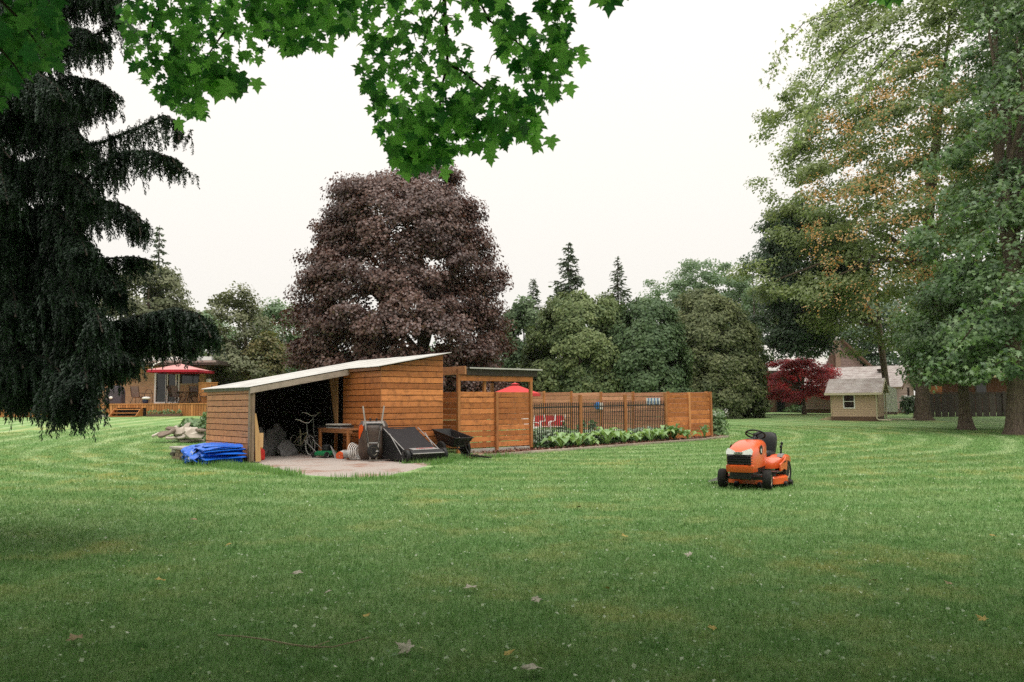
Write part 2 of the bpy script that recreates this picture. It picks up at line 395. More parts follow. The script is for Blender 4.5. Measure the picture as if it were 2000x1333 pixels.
# ------------------------------------------------------------------ scattering (numpy)
def basis(n, spin, tip=None):
    """rotation matrices with z = n; y = tip direction projected, else random spin"""
    n = n / np.linalg.norm(n, axis=1, keepdims=True)
    if tip is None:
        ref = np.where(np.abs(n[:, 2:3]) < .9, np.array([[0, 0, 1.]]), np.array([[1., 0, 0]]))
    else: ref = tip
    y = ref - n * np.sum(ref * n, axis=1, keepdims=True); y /= np.linalg.norm(y, axis=1, keepdims=True) + 1e-9
    x = np.cross(y, n)
    if spin is not None:
        cs, sn = np.cos(spin)[:, None], np.sin(spin)[:, None]; x, y = x * cs + y * sn, y * cs - x * sn
    return np.stack([x, y, n], axis=2)
def scatter(name, tv, tf, P, RM, S, tint, mat, parent=None, kind=None, smooth=False, label=None):
    tv = np.asarray(tv, float); tf = np.asarray(tf, int); n, k, mcount = len(P), len(tv), len(tf)
    S = np.asarray(S, float)
    if S.ndim == 1: S = np.repeat(S[:, None], 3, axis=1)
    V = np.einsum('nij,nkj->nki', RM, tv[None] * S[:, None, :]) + P[:, None, :]
    off = np.array(parent.location) if parent is not None else np.zeros(3)
    V = V - off
    F = (tf[None] + (np.arange(n) * k)[:, None, None]).reshape(-1, 3)
    me = bpy.data.meshes.new(name); me.vertices.add(n * k); me.vertices.foreach_set('co', V.astype(np.float32).ravel())
    nf = len(F); me.loops.add(nf * 3); me.loops.foreach_set('vertex_index', F.astype(np.int32).ravel())
    me.polygons.add(nf); me.polygons.foreach_set('loop_start', np.arange(0, nf * 3, 3, dtype=np.int32))
    try: me.polygons.foreach_set('loop_total', np.full(nf, 3, dtype=np.int32))
    except Exception: pass
    a = me.attributes.new('tint', 'FLOAT', 'FACE'); a.data.foreach_set('value', np.repeat(np.asarray(tint, np.float32), mcount))
    me.update(calc_edges=True); me.validate()
    if mat: me.materials.append(mat)
    return link(name, me, parent, kind=kind, label=label)
LEAF2 = ([(0, 0, 0), (-.42, .5, .10), (0, 1, -.08), (.42, .5, .10)], [(0, 3, 2), (0, 2, 1)])
FROND = ([(0, 0, 0), (-.22, .35, .05), (0, 1, -.1), (.22, .35, .05), (-.38, .75, -.04), (.38, .75, -.04)], [(0, 3, 2), (0, 2, 1), (1, 2, 4), (3, 5, 2)])
def maple_template():
    h = [(0, 0), (.10, -.07), (.28, -.13), (.46, -.02), (.31, .14), (.52, .22), (.70, .48), (.48, .45), (.26, .46), (.36, .66), (.21, .69), (.10, .86), (0, 1.08)]
    pts = h + [(-x, y) for x, y in h[-2:0:-1]]
    v = [(0, .36, .03)] + [(x, y, -.28 * x * x - .18 * max(0, y - .3) ** 2 + .03) for x, y in pts]; n = len(pts)
    return v, [(0, i + 1, (i + 1) % n + 1) for i in range(n)]
MAPLE = maple_template()
STAR = ([(0, 0, 0), (.34, .08, -.04), (.16, .32, .02), (.46, .62, -.06), (.12, .55, .02), (0, 1, -.08), (-.12, .55, .02), (-.46, .62, -.06), (-.16, .32, .02), (-.34, .08, -.04)],
        [(0, 1, 2), (2, 3, 4), (4, 5, 6), (6, 7, 8), (8, 9, 0), (0, 2, 8), (2, 4, 6), (2, 6, 8)])

def in_poly(px, py, poly):
    c = np.zeros(len(px), bool); n = len(poly)
    for i in range(n):
        x1, y1 = poly[i][:2]; x2, y2 = poly[(i + 1) % n][:2]
        k = ((y1 > py) != (y2 > py)) & (px < (x2 - x1) * (py - y1) / (y2 - y1 + 1e-12) + x1); c ^= k
    return c

# ================================================================== SETTING
def sheet(name, xs, ys, mat, dz=0.0):
    X, Y = np.meshgrid(xs, ys); Z = G(X, Y) + dz
    vs = np.stack([X, Y, Z], -1).reshape(-1, 3); nx = len(xs)
    fs = [(j * nx + i, j * nx + i + 1, (j + 1) * nx + i + 1, (j + 1) * nx + i) for j in range(len(ys) - 1) for i in range(nx - 1)]
    mb = MB(); mb.v = [tuple(v) for v in vs]; mb.f = fs
    o = mb.build(name, mat, smooth=60); o['kind'] = 'structure'; return o
xs = np.concatenate([np.linspace(-160, -40, 12), np.linspace(-36, 36, 60), np.linspace(40, 160, 12)])
ys = np.concatenate([np.linspace(-50, 0, 8), np.linspace(2, 80, 66), np.linspace(85, 240, 16)])
sheet('lawn', xs, ys, MT['lawn'])

def patch(name, pts, mat, dz, sub=0.5, thick=0.0):
    """a flat-laid sheet with the outline pts (world xy) draped on the lawn"""
    n = len(pts); mb = MB(); c = Vector((sum(p[0] for p in pts) / n, sum(p[1] for p in pts) / n, 0)); rings = []
    for k in range(5):
        s = (5 - k) / 5; rg = []
        for p in pts:
            x, y = c.x + (p[0] - c.x) * s, c.y + (p[1] - c.y) * s; rg.append(Vector((x, y, float(G(x, y)) + (dz if k else -.03))))
        rings.append(rg)
    mb.loft(rings, True, False); k = len(mb.v); mb.v.append((c.x, c.y, float(G(c.x, c.y)) + dz)); mb.f += [(k - n + i, k - n + (i + 1) % n, k) for i in range(n)]
    o = mb.build(name, mat, smooth=60); o['kind'] = 'structure'; return o
def rough_outline(pts, step=.25, amp=.06, seed=1):
    r_ = random.Random(seed); res = []
    for i in range(len(pts)):
        a, b = Vector(pts[i]), Vector(pts[(i + 1) % len(pts)]); m_ = max(1, int((b - a).length / step))
        for k in range(m_): q = a.lerp(b, k / m_); res.append((q.x + r_.uniform(-amp, amp), q.y + r_.uniform(-amp, amp)))
    return res
def g2(px, py): p = gp(px, py); return (p.x, p.y)
PAD = [tuple(L(0.02, .02).xy), g2(497, 907), g2(540, 921), g2(590, 931), g2(640, 936), g2(700, 937), g2(770, 933), g2(815, 922), g2(865, 908),
       g2(910, 899), tuple(L(6.2, -2.2).xy), tuple(L(5.3, -1.9).xy), tuple(L(3.2, -1.9).xy), tuple(L(3.2, 3.5).xy), tuple(L(.1, 3.5).xy)]
patch('gravel_pad', rough_outline(PAD, .22, .05, 3), MT['gravel'], .035)
BED = [tuple(L(6.4, -1.9).xy), g2(960, 893), g2(1036, 886), g2(1120, 880), g2(1200, 874), g2(1290, 867), g2(1380, 860), g2(1424, 855), tuple(L(20.9, -.9).xy), tuple(L(19.9, -.6).xy), tuple(L(9.6, 2.2).xy), tuple(L(9.4, -1.2).xy), tuple(L(6.4, -1.2).xy)]
patch('flower_bed_soil', rough_outline(BED, .3, .03, 4), MT['mulch'], .03)
YARD = [tuple(L(9.6, 2.4).xy), tuple(L(19.6, -.4).xy), tuple(L(19.6, 9).xy), tuple(L(9, 9).xy)]

# grass blades, denser towards the camera, thinning out at 45 m
NB = 780000
r_ = np.concatenate([3.2 + (46 - 3.2) * rng.random(NB - 160000) ** 1.15, 3.4 + 16 * rng.random(160000) ** 2.4]); an = (rng.random(NB) - .5) * R(82)
gx_, gy_ = r_ * np.sin(an), r_ * np.cos(an)
keep = ~in_poly(gx_, gy_, PAD) & ~in_poly(gx_, gy_, BED)
sx_, sy_ = [], []
SHEDP = [tuple(L(*q).xy) for q in ((0, 0), (3.15, 0), (3.15, -1.91), (5.36, -1.91), (5.36, 3.7), (0, 3.7))]
keep &= ~in_poly(gx_, gy_, SHEDP)
gx_, gy_, r_ = gx_[keep], gy_[keep], r_[keep]; n_ = len(gx_)
P = np.stack([gx_, gy_, G(gx_, gy_) - .004], 1)
wd = .0042 * np.clip(r_ / 5, 1, 5.0) * (.7 + .6 * rng.random(n_)); clump = .5 + .5 * np.sin(gx_ * 3.1 + 2 * np.sin(gy_ * 1.7)) * np.sin(gy_ * 2.7 + gx_)
ht = (.030 + .034 * rng.random(n_) + .012 * clump) * np.clip(r_ / 14, 1, 1.3)
az = rng.random(n_) * 2 * PI; lean = .25 + .75 * rng.random(n_)
yv = np.stack([np.cos(az) * lean, np.sin(az) * lean, np.ones(n_)], 1); yv /= np.linalg.norm(yv, axis=1, keepdims=True)
xv = np.stack([-np.sin(az), np.cos(az), np.zeros(n_)], 1); zv = np.cross(xv, yv)
RM = np.stack([xv, yv, zv], 2)
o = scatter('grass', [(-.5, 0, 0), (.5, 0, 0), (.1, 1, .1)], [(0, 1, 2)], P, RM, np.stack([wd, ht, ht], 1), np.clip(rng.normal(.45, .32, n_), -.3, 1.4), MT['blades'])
tag(o, None, None, kind='stuff')

# longer unmown tufts by the timber edge, the pad and the slab
def tufts(name, lines, n, hmin, hmax, mat, wdt=.010, spread=.16):
    PS = []
    for a, b, wgt in lines:
        k = int(n * wgt); tt = rng.random(k); PS.append(np.stack([a[0] + (b[0] - a[0]) * tt + rng.normal(0, spread, k), a[1] + (b[1] - a[1]) * tt + rng.normal(0, spread, k)], 1))
    Q = np.concatenate(PS); k = len(Q); P = np.stack([Q[:, 0], Q[:, 1], G(Q[:, 0], Q[:, 1])], 1)
    az = rng.random(k) * 2 * PI; le = .2 + .9 * rng.random(k); yv = np.stack([np.cos(az) * le, np.sin(az) * le, np.ones(k)], 1); yv /= np.linalg.norm(yv, axis=1, keepdims=True)
    xv = np.stack([-np.sin(az), np.cos(az), np.zeros(k)], 1); RM = np.stack([xv, yv, np.cross(xv, yv)], 2); h = hmin + (hmax - hmin) * rng.random(k)
    o = scatter(name, [(-.5, 0, 0), (.5, 0, 0), (.35, .55, .03), (-.35, .55, .03), (0, 1, -.12)], [(0, 1, 2), (0, 2, 3), (3, 2, 4)], P, RM, np.stack([wdt * (.7 + rng.random(k)), h, h], 1), np.clip(rng.normal(.4, .3, k), 0, 1), mat)
    return tag(o, None, None, kind='stuff')
M_weed = leafmat('weed_leaves', (.10, .21, .06), (.20, .33, .12), .35)
tufts('long_grass', [(g2(795, 908), g2(905, 898), .30), (g2(845, 909), g2(880, 904), .1), (g2(380, 905), g2(490, 918), .30), (g2(490, 918), g2(580, 931), .14), (g2(360, 905), g2(400, 913), .05), (g2(640, 940), g2(800, 934), .06), (g2(905, 898), g2(1000, 892), .08)], 6500, .05, .22, M_weed, .014, .13)
# clover and petals sprinkled through the lawn
nC = 9000; r_ = 3.6 + 26 * rng.random(nC) ** 1.3; an = (rng.random(nC) - .5) * R(78); X, Y = r_ * np.sin(an), r_ * np.cos(an)
kp = ~in_poly(X, Y, PAD) & ~in_poly(X, Y, BED) & ~in_poly(X, Y, SHEDP); X, Y = X[kp], Y[kp]; nC = len(X)
nv = rng.normal(0, .45, (nC, 3)); nv[:, 2] = 1
M_clover = leafmat('pale_clover', (.16, .28, .12), (.60, .64, .52), .2)
o = scatter('clover', LEAF2[0], LEAF2[1], np.stack([X, Y, G(X, Y) + .040 + .02 * rng.random(nC)], 1), basis(nv, rng.random(nC) * 6.28), .017 + .026 * rng.random(nC) ** 2, np.clip(rng.random(nC) ** 2.2, 0, 1), M_clover); tag(o, None, None, kind='stuff')

# ================================================================== TREES
def limb_tubes(root, base, tops, r0, mat, name='limb', n=7, sag=.12):
    for tp in tops:
        b, e = Vector(base), Vector(tp); d = e - b; pts = []; rs = []
        for k in range(7):
            s = k / 6; q = b.lerp(e, s); q.z += math.sin(s * PI) * d.length * sag; q += Vector((random.uniform(-1, 1), random.uniform(-1, 1), random.uniform(-.5, .5))) * d.length * .025 * (0 < k < 6)
            pts.append(q); rs.append(r0 * (1 - .88 * s) + .008)
        MB().tube(pts, rs, n).build(name, mat, root, smooth=60, world=True)
def trunk_mesh(root, pts, rs, mat, flare=1.6, n=14, ridge=.07, name='trunk'):
    mb = MB(); P_, R_ = [], []
    pts = [Vector(p) for p in pts]
    P_ = [pts[0] - Vector((0, 0, .25)), pts[0] + Vector((0, 0, .0)), pts[0] + Vector((0, 0, .18)), pts[0] + Vector((0, 0, .55))] + pts[1:]; R_ = [rs[0] * flare * 1.25, rs[0] * flare, rs[0] * (1 + (flare - 1) * .45), rs[0] * 1.08] + list(rs[1:])
    k0 = len(mb.v); mb.tube(P_, R_, n)
    for i in range(len(P_)):
        for k in range(n):
            v = Vector(mb.v[k0 + i * n + k]); c = P_[i]; a = k / n * 2 * PI
            q = 1 + ridge * math.sin(a * 5 + i * .6) + ridge * .6 * math.sin(a * 3 - i) + (.22 * max(0, math.sin(a * 3 + 1)) if i < 3 else 0); mb.v[k0 + i * n + k] = tuple(c + (v - c) * q)
    return mb.build(name, mat, root, smooth=70, world=True)
def profile_world(prof, D, hor=None):
    rows = []
    for y, xl, xr in sorted(prof):
        a, b = at(xl, y, D), at(xr, y, D); rows.append((a.z, (a.x + b.x) / 2, (b.x - a.x) / 2))
    rows.sort(); return np.array(rows)
def crown(prof, D, ncl, per, cr, leaf, depth=.85, inner=.45, lump=.16, flat=.55, seed=0, up=.6, outw=.6, rnd=.6, tmpl=LEAF2, tipdown=0.0, long=1.0, gaps=0.0, front=.0):
    """clumps of leaves through the outer shell of a crown whose outline at distance D is prof (rows y, x0, x1)"""
    g = np.random.default_rng(seed); rows = profile_world(prof, D); zs, xc, rr = rows[:, 0], rows[:, 1], rows[:, 2]
    zz = np.linspace(zs[0], zs[-1], 400); wt = np.interp(zz, zs, rr) + .25; cdf = np.cumsum(wt); cdf /= cdf[-1]
    z = np.interp(g.random(ncl), cdf, zz); th = g.random(ncl) * 2 * PI
    if front: th = np.where(g.random(ncl) < front, -PI / 2 + (g.random(ncl) - .5) * PI * 1.15, th)
    rad = np.interp(z, zs, rr); ph = g.random(6) * 6.28
    lm = 1 + lump * (np.sin(3 * th + z * 1.1 + ph[0]) * .5 + np.sin(5 * th - z * 1.9 + ph[1]) * .35 + np.sin(2 * th + z * 3.1 + ph[2]) * .4) - lump * .35
    q = np.sqrt(inner ** 2 + (1 - inner ** 2) * g.random(ncl)) ** .7; r = rad * q * lm
    C = np.stack([np.interp(z, zs, xc) + r * np.cos(th), D + r * depth * np.sin(th), z], 1)
    if gaps:
        gn = np.sin(C[:, 0] * 1.3 + ph[3]) * np.sin(C[:, 2] * 1.5 + ph[4]) * np.sin(C[:, 1] * 1.1 + ph[5]); C = C[gn > -1 + gaps]; 
    ncl = len(C); ax = np.stack([np.interp(C[:, 2], zs, xc), np.full(ncl, D), C[:, 2] - .35 * cr], 1); od = C - ax; od /= np.linalg.norm(od, axis=1, keepdims=True) + 1e-6
    csz = cr * (.6 + .8 * g.random(ncl)); cn = np.repeat(np.arange(ncl), per); n = len(cn)
    d = g.normal(0, 1, (n, 3)); d /= np.linalg.norm(d, axis=1, keepdims=True) + 1e-9; d *= (g.random((n, 1)) ** .45); d[:, 2] *= flat
    d[:, 2] += .12 * (g.random(n)); P = C[cn] + d * csz[cn][:, None]
    nv = outw * od[cn] + up * np.array([0, 0, 1.]) + rnd * g.normal(0, 1, (n, 3)) * .7 + .35 * d
    tip = None; spin = g.random(n) * 6.28
    if tipdown: tip = np.stack([g.normal(0, 1 - abs(tipdown) * .7, n), g.normal(0, 1 - abs(tipdown) * .7, n), np.full(n, -tipdown)], 1) + od[cn] * .4; spin = None
    s = leaf * (.65 + .7 * g.random(n)); tint = np.clip(.5 * g.random(ncl)[cn] + .5 * g.random(n), 0, 1)
    return P, basis(nv, spin, tip), np.stack([s, s * long, s], 1), tint, C
def tree(name, label, cat, prof, D, lm, trunk=None, limbs=6, ncl=150, per=150, cr=.9, leaf=.2, group=None, bark='bark', basex=None, r0=.3, tmpl=LEAF2, limbr=.12, baseD=None, back=None, **kw):
    rows = profile_world(prof, D); bx = basex if basex is not None else rows[0][1]; by = baseD or D; bz = float(G(bx, by))
    root = thing(name, label, cat, (bx, by, bz), 0, group)
    P, RM, S, T, C = crown(prof, D, ncl, per, cr, leaf, tmpl=tmpl, **kw)
    if back:
        for q_ in (P, C): q_[:, 1] += back[1] * np.clip((back[0] - q_[:, 0]) / 5, 0, 1)
    scatter('crown', tmpl[0], tmpl[1], P, RM, S, T, lm, root)
    top = Vector((rows[-1][1] * .6 + bx * .4, D, rows[0][0] + .75 * (rows[-1][0] - rows[0][0])))
    zf = max(rows[0][0] + .2 * (rows[-1][0] - rows[0][0]), bz + 1.2); fork = Vector((bx * .9 + rows[0][1] * .1, by * .8 + D * .2, zf))
    trunk_mesh(root, [(bx, by, bz), ((bx * 2 + fork.x) / 3, by, (bz * 2 + zf) / 3), fork, (fork + top) / 2, top], [r0, r0 * .88, r0 * .8, r0 * .5, r0 * .12], MT[bark])
    if limbs:
        idx = np.random.default_rng(3).choice(len(C), min(limbs, len(C)), replace=False)
        limb_tubes(root, fork, [Vector(C[i]) for i in idx], r0 * .42, MT[bark])
    return root
def leafy(name, c, c2, **k): return leafmat(name, c, c2, **k)
LM = dict(
    purple=leafy('purple_leaves', (.042, .022, .020), (.150, .078, .058), transl=.16, rough=.42, spec=.55, tcol=(1.8, .9, .7)),
    cedar=leafy('cedar_sprays', (.060, .105, .042), (.20, .24, .095), transl=.15, rough=.6),
    cedarbrown=leafy('bronze_cedar_sprays', (.072, .100, .046), (.215, .235, .11), transl=.15, rough=.6),
    cedardark=leafy('dark_cedar_sprays', (.048, .092, .042), (.13, .19, .085), transl=.12, rough=.6),
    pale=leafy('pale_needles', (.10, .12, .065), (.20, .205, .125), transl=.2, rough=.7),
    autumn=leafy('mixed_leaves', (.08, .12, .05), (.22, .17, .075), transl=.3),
    spruce=leafy('far_spruce_needles', (.075, .105, .075), (.165, .195, .145), transl=.1, rough=.7),  # needles paled in colour to stand in for haze
    far=leafy('far_leaves', (.12, .19, .11), (.20, .27, .17), transl=.3),  # leaf colour lightened to imitate fading through haze
    maple=leafy('maple_leaves', (.12, .18, .065), (.32, .37, .165), transl=.3, rough=.42, spec=.45),
    mapledark=leafy('dark_maple_leaves', (.045, .10, .042), (.16, .245, .10), transl=.25, rough=.42, spec=.45),
    oak=leafy('blue_green_leaves', (.046, .088, .052), (.14, .20, .13), transl=.22, rough=.45, spec=.45),
    seed=leafy('orange_seed_wings', (.46, .27, .10), (.60, .42, .19), transl=.4, tcol=(1.2, .9, .6)),
    redmaple=leafy('crimson_leaves', (.29, .040, .054), (.60, .17, .195), transl=.28, tcol=(1.7, .8, .8)),
    near=leafy('near_maple_leaves', (.018, .066, .026), (.140, .275, .092), transl=.66, rough=.4, spec=.4, tcol=(2.7, 3.0, 1.7)),
    needle=leafy('near_spruce_needles', (.014, .028, .020), (.050, .085, .058), transl=.06, rough=.55, spec=.4),
    hosta=leafy('hosta_leaves', (.17, .30, .105), (.30, .44, .20), transl=.25, rough=.38, spec=.5),
    hostadark=leafy('dark_hosta_leaves', (.075, .16, .055), (.15, .26, .10), transl=.25, rough=.38, spec=.5),
    variegated=leafy('white_edged_leaves', (.14, .24, .13), (.66, .70, .60), transl=.2),
    shrub=leafy('grey_green_leaves', (.11, .19, .085), (.25, .34, .19), transl=.25),
    petal=leafy('white_petals', (.62, .62, .58), (.75, .72, .70), transl=.3, tcol=(1, 1, 1)),
)
# --- the purple maple behind the shed
pm = [(332, 800, 838), (346, 772, 885), (366, 748, 900), (384, 642, 905), (400, 634, 934), (430, 626, 944), (464, 612, 950), (500, 618, 975), (545, 596, 982), (581, 578, 974), (611, 566, 988), (636, 574, 1004), (665, 584, 998), (705, 590, 990), (745, 610, 1000), (790, 640, 1010)]
tree('purple_maple', 'large purple-leaved maple rising behind the wooden shed', 'tree', pm, 46, LM['purple'], limbs=9, ncl=640, per=270, cr=.88, leaf=.165, r0=.42, inner=.5, lump=.09, flat=.6, seed=6, up=.55, outw=.8, gaps=.04, front=.45)
# --- cedars
tree('cedar_tree', 'dense round cedar with yellow-green tips behind the iron picket fence', 'tree', [(584, 1100, 1150), (605, 1068, 1195), (640, 1042, 1222), (690, 1030, 1232), (760, 1030, 1236), (815, 1045, 1225)], 49, LM['cedar'], limbs=0, ncl=230, per=300, cr=.60, leaf=.155, r0=.25, tmpl=FROND, inner=.75, lump=.10, flat=.8, seed=21, up=.35, outw=.9, long=1.3, front=.35, group='cedars behind the pool yard')
tree('cedar_tree', 'dark green cedar with a domed top beside the bronze cedar', 'tree', [(598, 1245, 1285), (615, 1218, 1310), (650, 1196, 1330), (700, 1186, 1338), (770, 1190, 1342), (815, 1205, 1335)], 48, LM['cedardark'], limbs=0, ncl=190, per=300, cr=.58, leaf=.155, r0=.25, tmpl=FROND, inner=.75, lump=.09, flat=.8, seed=22, up=.35, outw=.9, long=1.3, front=.35, group='cedars behind the pool yard')
tree('cedar_tree', 'tall bronze-green cedar whose skirt meets the open lawn', 'tree', [(578, 1350, 1385), (600, 1325, 1425), (640, 1314, 1462), (690, 1310, 1480), (745, 1308, 1492), (790, 1312, 1494), (814, 1325, 1486)], 54, LM['cedarbrown'], limbs=0, ncl=260, per=300, cr=.60, leaf=.155, r0=.25, tmpl=FROND, inner=.75, lump=.09, flat=.85, seed=23, up=.35, outw=.9, long=1.4, front=.35, group='cedars behind the pool yard')
tree('cedar_tree', 'narrow dark cedar squeezed between purple maple and round cedar', 'tree', [(588, 1000, 1040), (620, 985, 1062), (680, 975, 1070), (760, 975, 1075), (810, 985, 1070)], 54, LM['cedardark'], limbs=0, ncl=110, per=170, cr=.6, leaf=.2, r0=.22, tmpl=FROND, inner=.7, lump=.1, flat=.8, seed=24, up=.35, outw=.9, long=1.3, front=.3, group='cedars behind the pool yard')
tree('cedar_tree', 'small pointed cedar top showing between two domed cedars', 'tree', [(578, 1185, 1200), (600, 1172, 1216), (650, 1160, 1230), (760, 1160, 1240)], 53, LM['cedar'], limbs=0, ncl=80, per=150, cr=.55, leaf=.2, r0=.2, tmpl=FROND, inner=.7, lump=.1, flat=.8, seed=25, up=.35, outw=.9, long=1.3, group='cedars behind the pool yard')
# --- conifers beyond
def spruce(label, px, ytop, ybot, D, halfpx, seed, mat='spruce', nwh=22, droop=.25, sprays=16, group='far spruces', thin=1.0):
    g = random.Random(seed); top, bot = at(px, ytop, D), at(px, ybot, D); H = top.z - bot.z; Rm = halfpx / FPX * D
    base = Vector((top.x, D, float(G(top.x, D)))); root = thing('spruce_tree', label, 'tree', base, 0, group)
    MB().tube([base - Vector((0, 0, .2)), base.lerp(top, .5), top], [.22, .13, .015], 8).build('trunk', MT['sprucebark'], root, smooth=60, world=True)
    Ps, Ns, Ts, Ss, bm = [], [], [], [], MB()
    for wv in range(nwh):
        s = (wv + .5) / nwh; z = top.z - H * s ** 1.0; rad = Rm * (s ** .85) * g.uniform(.8, 1.1) + .05
        for k in range(6):
            a = g.uniform(0, 2 * PI); ln = rad * g.uniform(.65, 1.15); o_ = Vector((math.cos(a), math.sin(a), 0)); tipz = -ln * droop + .12 * ln
            p0 = Vector((top.x, D, z)); bm.tube([p0, p0 + o_ * ln * .55 + Vector((0, 0, -ln * droop * .8)), p0 + o_ * ln + Vector((0, 0, tipz * 1.0))], [.03, .018, .006], 4, False)
            for j in range(max(3, int(sprays * (.25 + s)))):
                u = g.uniform(.12, 1); q = p0 + o_ * ln * u + Vector((0, 0, -ln * droop * math.sin(u * PI * .6)))
                sd = g.choice((-1, 1)); t_ = (o_ * .7 + Vector((-o_.y, o_.x, 0)) * sd * g.uniform(.3, 1.2) + Vector((0, 0, -g.uniform(.1, .8)))).normalized()
                Ps.append(q); Ts.append(t_); Ns.append(Vector((g.gauss(0, .5), g.gauss(0, .5), 1))); Ss.append(g.uniform(.35, .75) * thin * (.5 + .5 * rad / Rm))
    bm.build('branches', MT['sprucebark'], root, world=True, kind='stuff')
    scatter('needles', FROND[0], FROND[1], np.array(Ps), basis(np.array(Ns), None, np.array(Ts)), np.stack([np.array(Ss) * .55, np.array(Ss), np.array(Ss)], 1), rng.random(len(Ps)), LM[mat], root, kind='stuff')
    return root
spruce('tallest pointed spruce above the round cedars', 1110, 474, 625, 68, 52, 1, sprays=22)
spruce('thin bent-topped spruce above the dark domed cedar', 1206, 501, 625, 70, 44, 2, sprays=12, droop=.5, thin=.9)
spruce('short far spruce tip nearest the purple maple', 1041, 545, 640, 74, 30, 3, sprays=8)
spruce('hazy thin spruce between bronze cedar and green maples', 1470, 520, 800, 82, 34, 4, sprays=8)
spruce('tall dark spruce above the pale rounded tree', 312, 440, 720, 62, 46, 5, nwh=26, droop=.4)
spruce('small far spruce seen over the sloping shed roof', 552, 640, 760, 80, 22, 6, sprays=7, nwh=14)
# --- trees behind the bungalow
G2 = 'trees behind the bungalow'
tree('pale_tree', 'pale olive rounded tree behind the near spruce branches', 'tree', [(512, 275, 310), (535, 235, 340), (570, 205, 365), (620, 190, 375), (680, 185, 380), (730, 190, 380)], 60, LM['pale'], limbs=5, ncl=200, per=150, cr=.75, leaf=.2, r0=.3, inner=.6, seed=31, lump=.14, group=G2)
tree('loose_tree', 'loose green tree with forked trunk between bungalow and shed', 'tree', [(565, 445, 470), (590, 425, 500), (630, 408, 515), (680, 400, 545), (730, 400, 565), (758, 415, 560)], 56, LM['pale'], limbs=10, ncl=120, per=120, cr=.8, leaf=.18, r0=.22, inner=.35, seed=32, lump=.25, gaps=.35, group=G2)
tree('bronze_tree', 'bronze-tinted bushy tree just over the low shed eave', 'tree', [(655, 515, 530), (690, 490, 550), (730, 480, 560), (765, 490, 560)], 55, LM['autumn'], limbs=4, ncl=80, per=120, cr=.7, leaf=.17, r0=.14, inner=.4, seed=33, lump=.2, group=G2)
tree('hazy_tree', 'hazy green tree beyond the shed, beside the purple maple', 'tree', [(595, 530, 560), (625, 495, 600), (680, 480, 640), (760, 480, 650)], 88, LM['far'], limbs=4, ncl=150, per=130, cr=1.1, leaf=.26, r0=.3, inner=.5, seed=34, lump=.2, group=G2)
tree('hazy_tree', 'low hazy tree filling the gap behind the bungalow roof', 'tree', [(610, 370, 420), (640, 330, 460), (690, 310, 470), (770, 310, 470)], 86, LM['far'], limbs=3, ncl=120, per=130, cr=1.1, leaf=.26, r0=.3, inner=.5, seed=35, lump=.2, group=G2)
# --- hazy trees above the bronze cedar
G3 = 'hazy trees beyond the cedars'
tree('hazy_tree', 'pale feathery tree high above the bronze cedar', 'tree', [(514, 1340, 1445), (530, 1320, 1465), (565, 1305, 1475), (620, 1300, 1480), (720, 1310, 1480)], 98, LM['far'], limbs=9, ncl=230, per=130, cr=1.1, leaf=.26, r0=.35, inner=.45, seed=41, lump=.2, gaps=.3, group=G3)
tree('hazy_tree', 'sparse hazy tree between thin spruce and pale feathery tree', 'tree', [(548, 1275, 1335), (575, 1258, 1350), (620, 1250, 1360), (720, 1260, 1360)], 96, LM['far'], limbs=8, ncl=120, per=120, cr=1.0, leaf=.25, r0=.3, inner=.4, seed=42, lump=.25, gaps=.35, group=G3)
tree('hazy_tree', 'dim far tree glimpsed beside the dark leafy maple', 'tree', [(560, 1465, 1560), (600, 1450, 1600), (680, 1450, 1620), (760, 1460, 1620)], 92, LM['far'], limbs=6, ncl=180, per=130, cr=1.1, leaf=.26, r0=.3, inner=.45, seed=43, lump=.2, group=G3)
# --- big maples on the right
G4 = 'maples over the side garden'
tree('leafy_maple', 'dark blue-green leafy tree overhanging the crimson maple', 'tree', [(415, 1510, 1570), (445, 1485, 1640), (500, 1478, 1700), (560, 1490, 1700), (620, 1488, 1635), (660, 1500, 1622), (692, 1520, 1610)], 57, LM['oak'], limbs=9, ncl=300, per=210, cr=1.0, leaf=.2, r0=.26, basex=27.4, baseD=58, inner=.5, seed=51, lump=.2, up=.6, outw=.6, gaps=.2, front=.3, group=G4)
R2P = [(-190, 1780, 1990), (-90, 1690, 2080), (20, 1640, 2150), (120, 1610, 2200), (230, 1615, 2200), (330, 1585, 2200), (420, 1555, 2200), (500, 1560, 2200), (580, 1590, 2200), (640, 1710, 2150), (690, 1790, 2090)]
t_ = tree('silver_maple', 'huge pale green maple hung with orange seed clusters', 'tree', R2P, 46, LM['maple'], limbs=10, ncl=980, per=190, cr=1.0, leaf=.20, r0=.38, basex=24.6, baseD=48, inner=.35, seed=52, back=(26, 9), lump=.24, up=.6, outw=.5, gaps=.32, front=.3, limbr=.2, group=G4)
P, RM, S, T, C = crown([(150, 1680, 1960), (230, 1600, 1990), (330, 1570, 1990), (430, 1550, 1960), (520, 1560, 1900), (600, 1600, 1850)], 43.5, 260, 26, .6, .12, seed=520, inner=.6, flat=.8, front=.8, tipdown=.8)
scatter('seed_clusters', LEAF2[0], LEAF2[1], P, RM, S, T, LM['seed'], t_, kind='stuff')
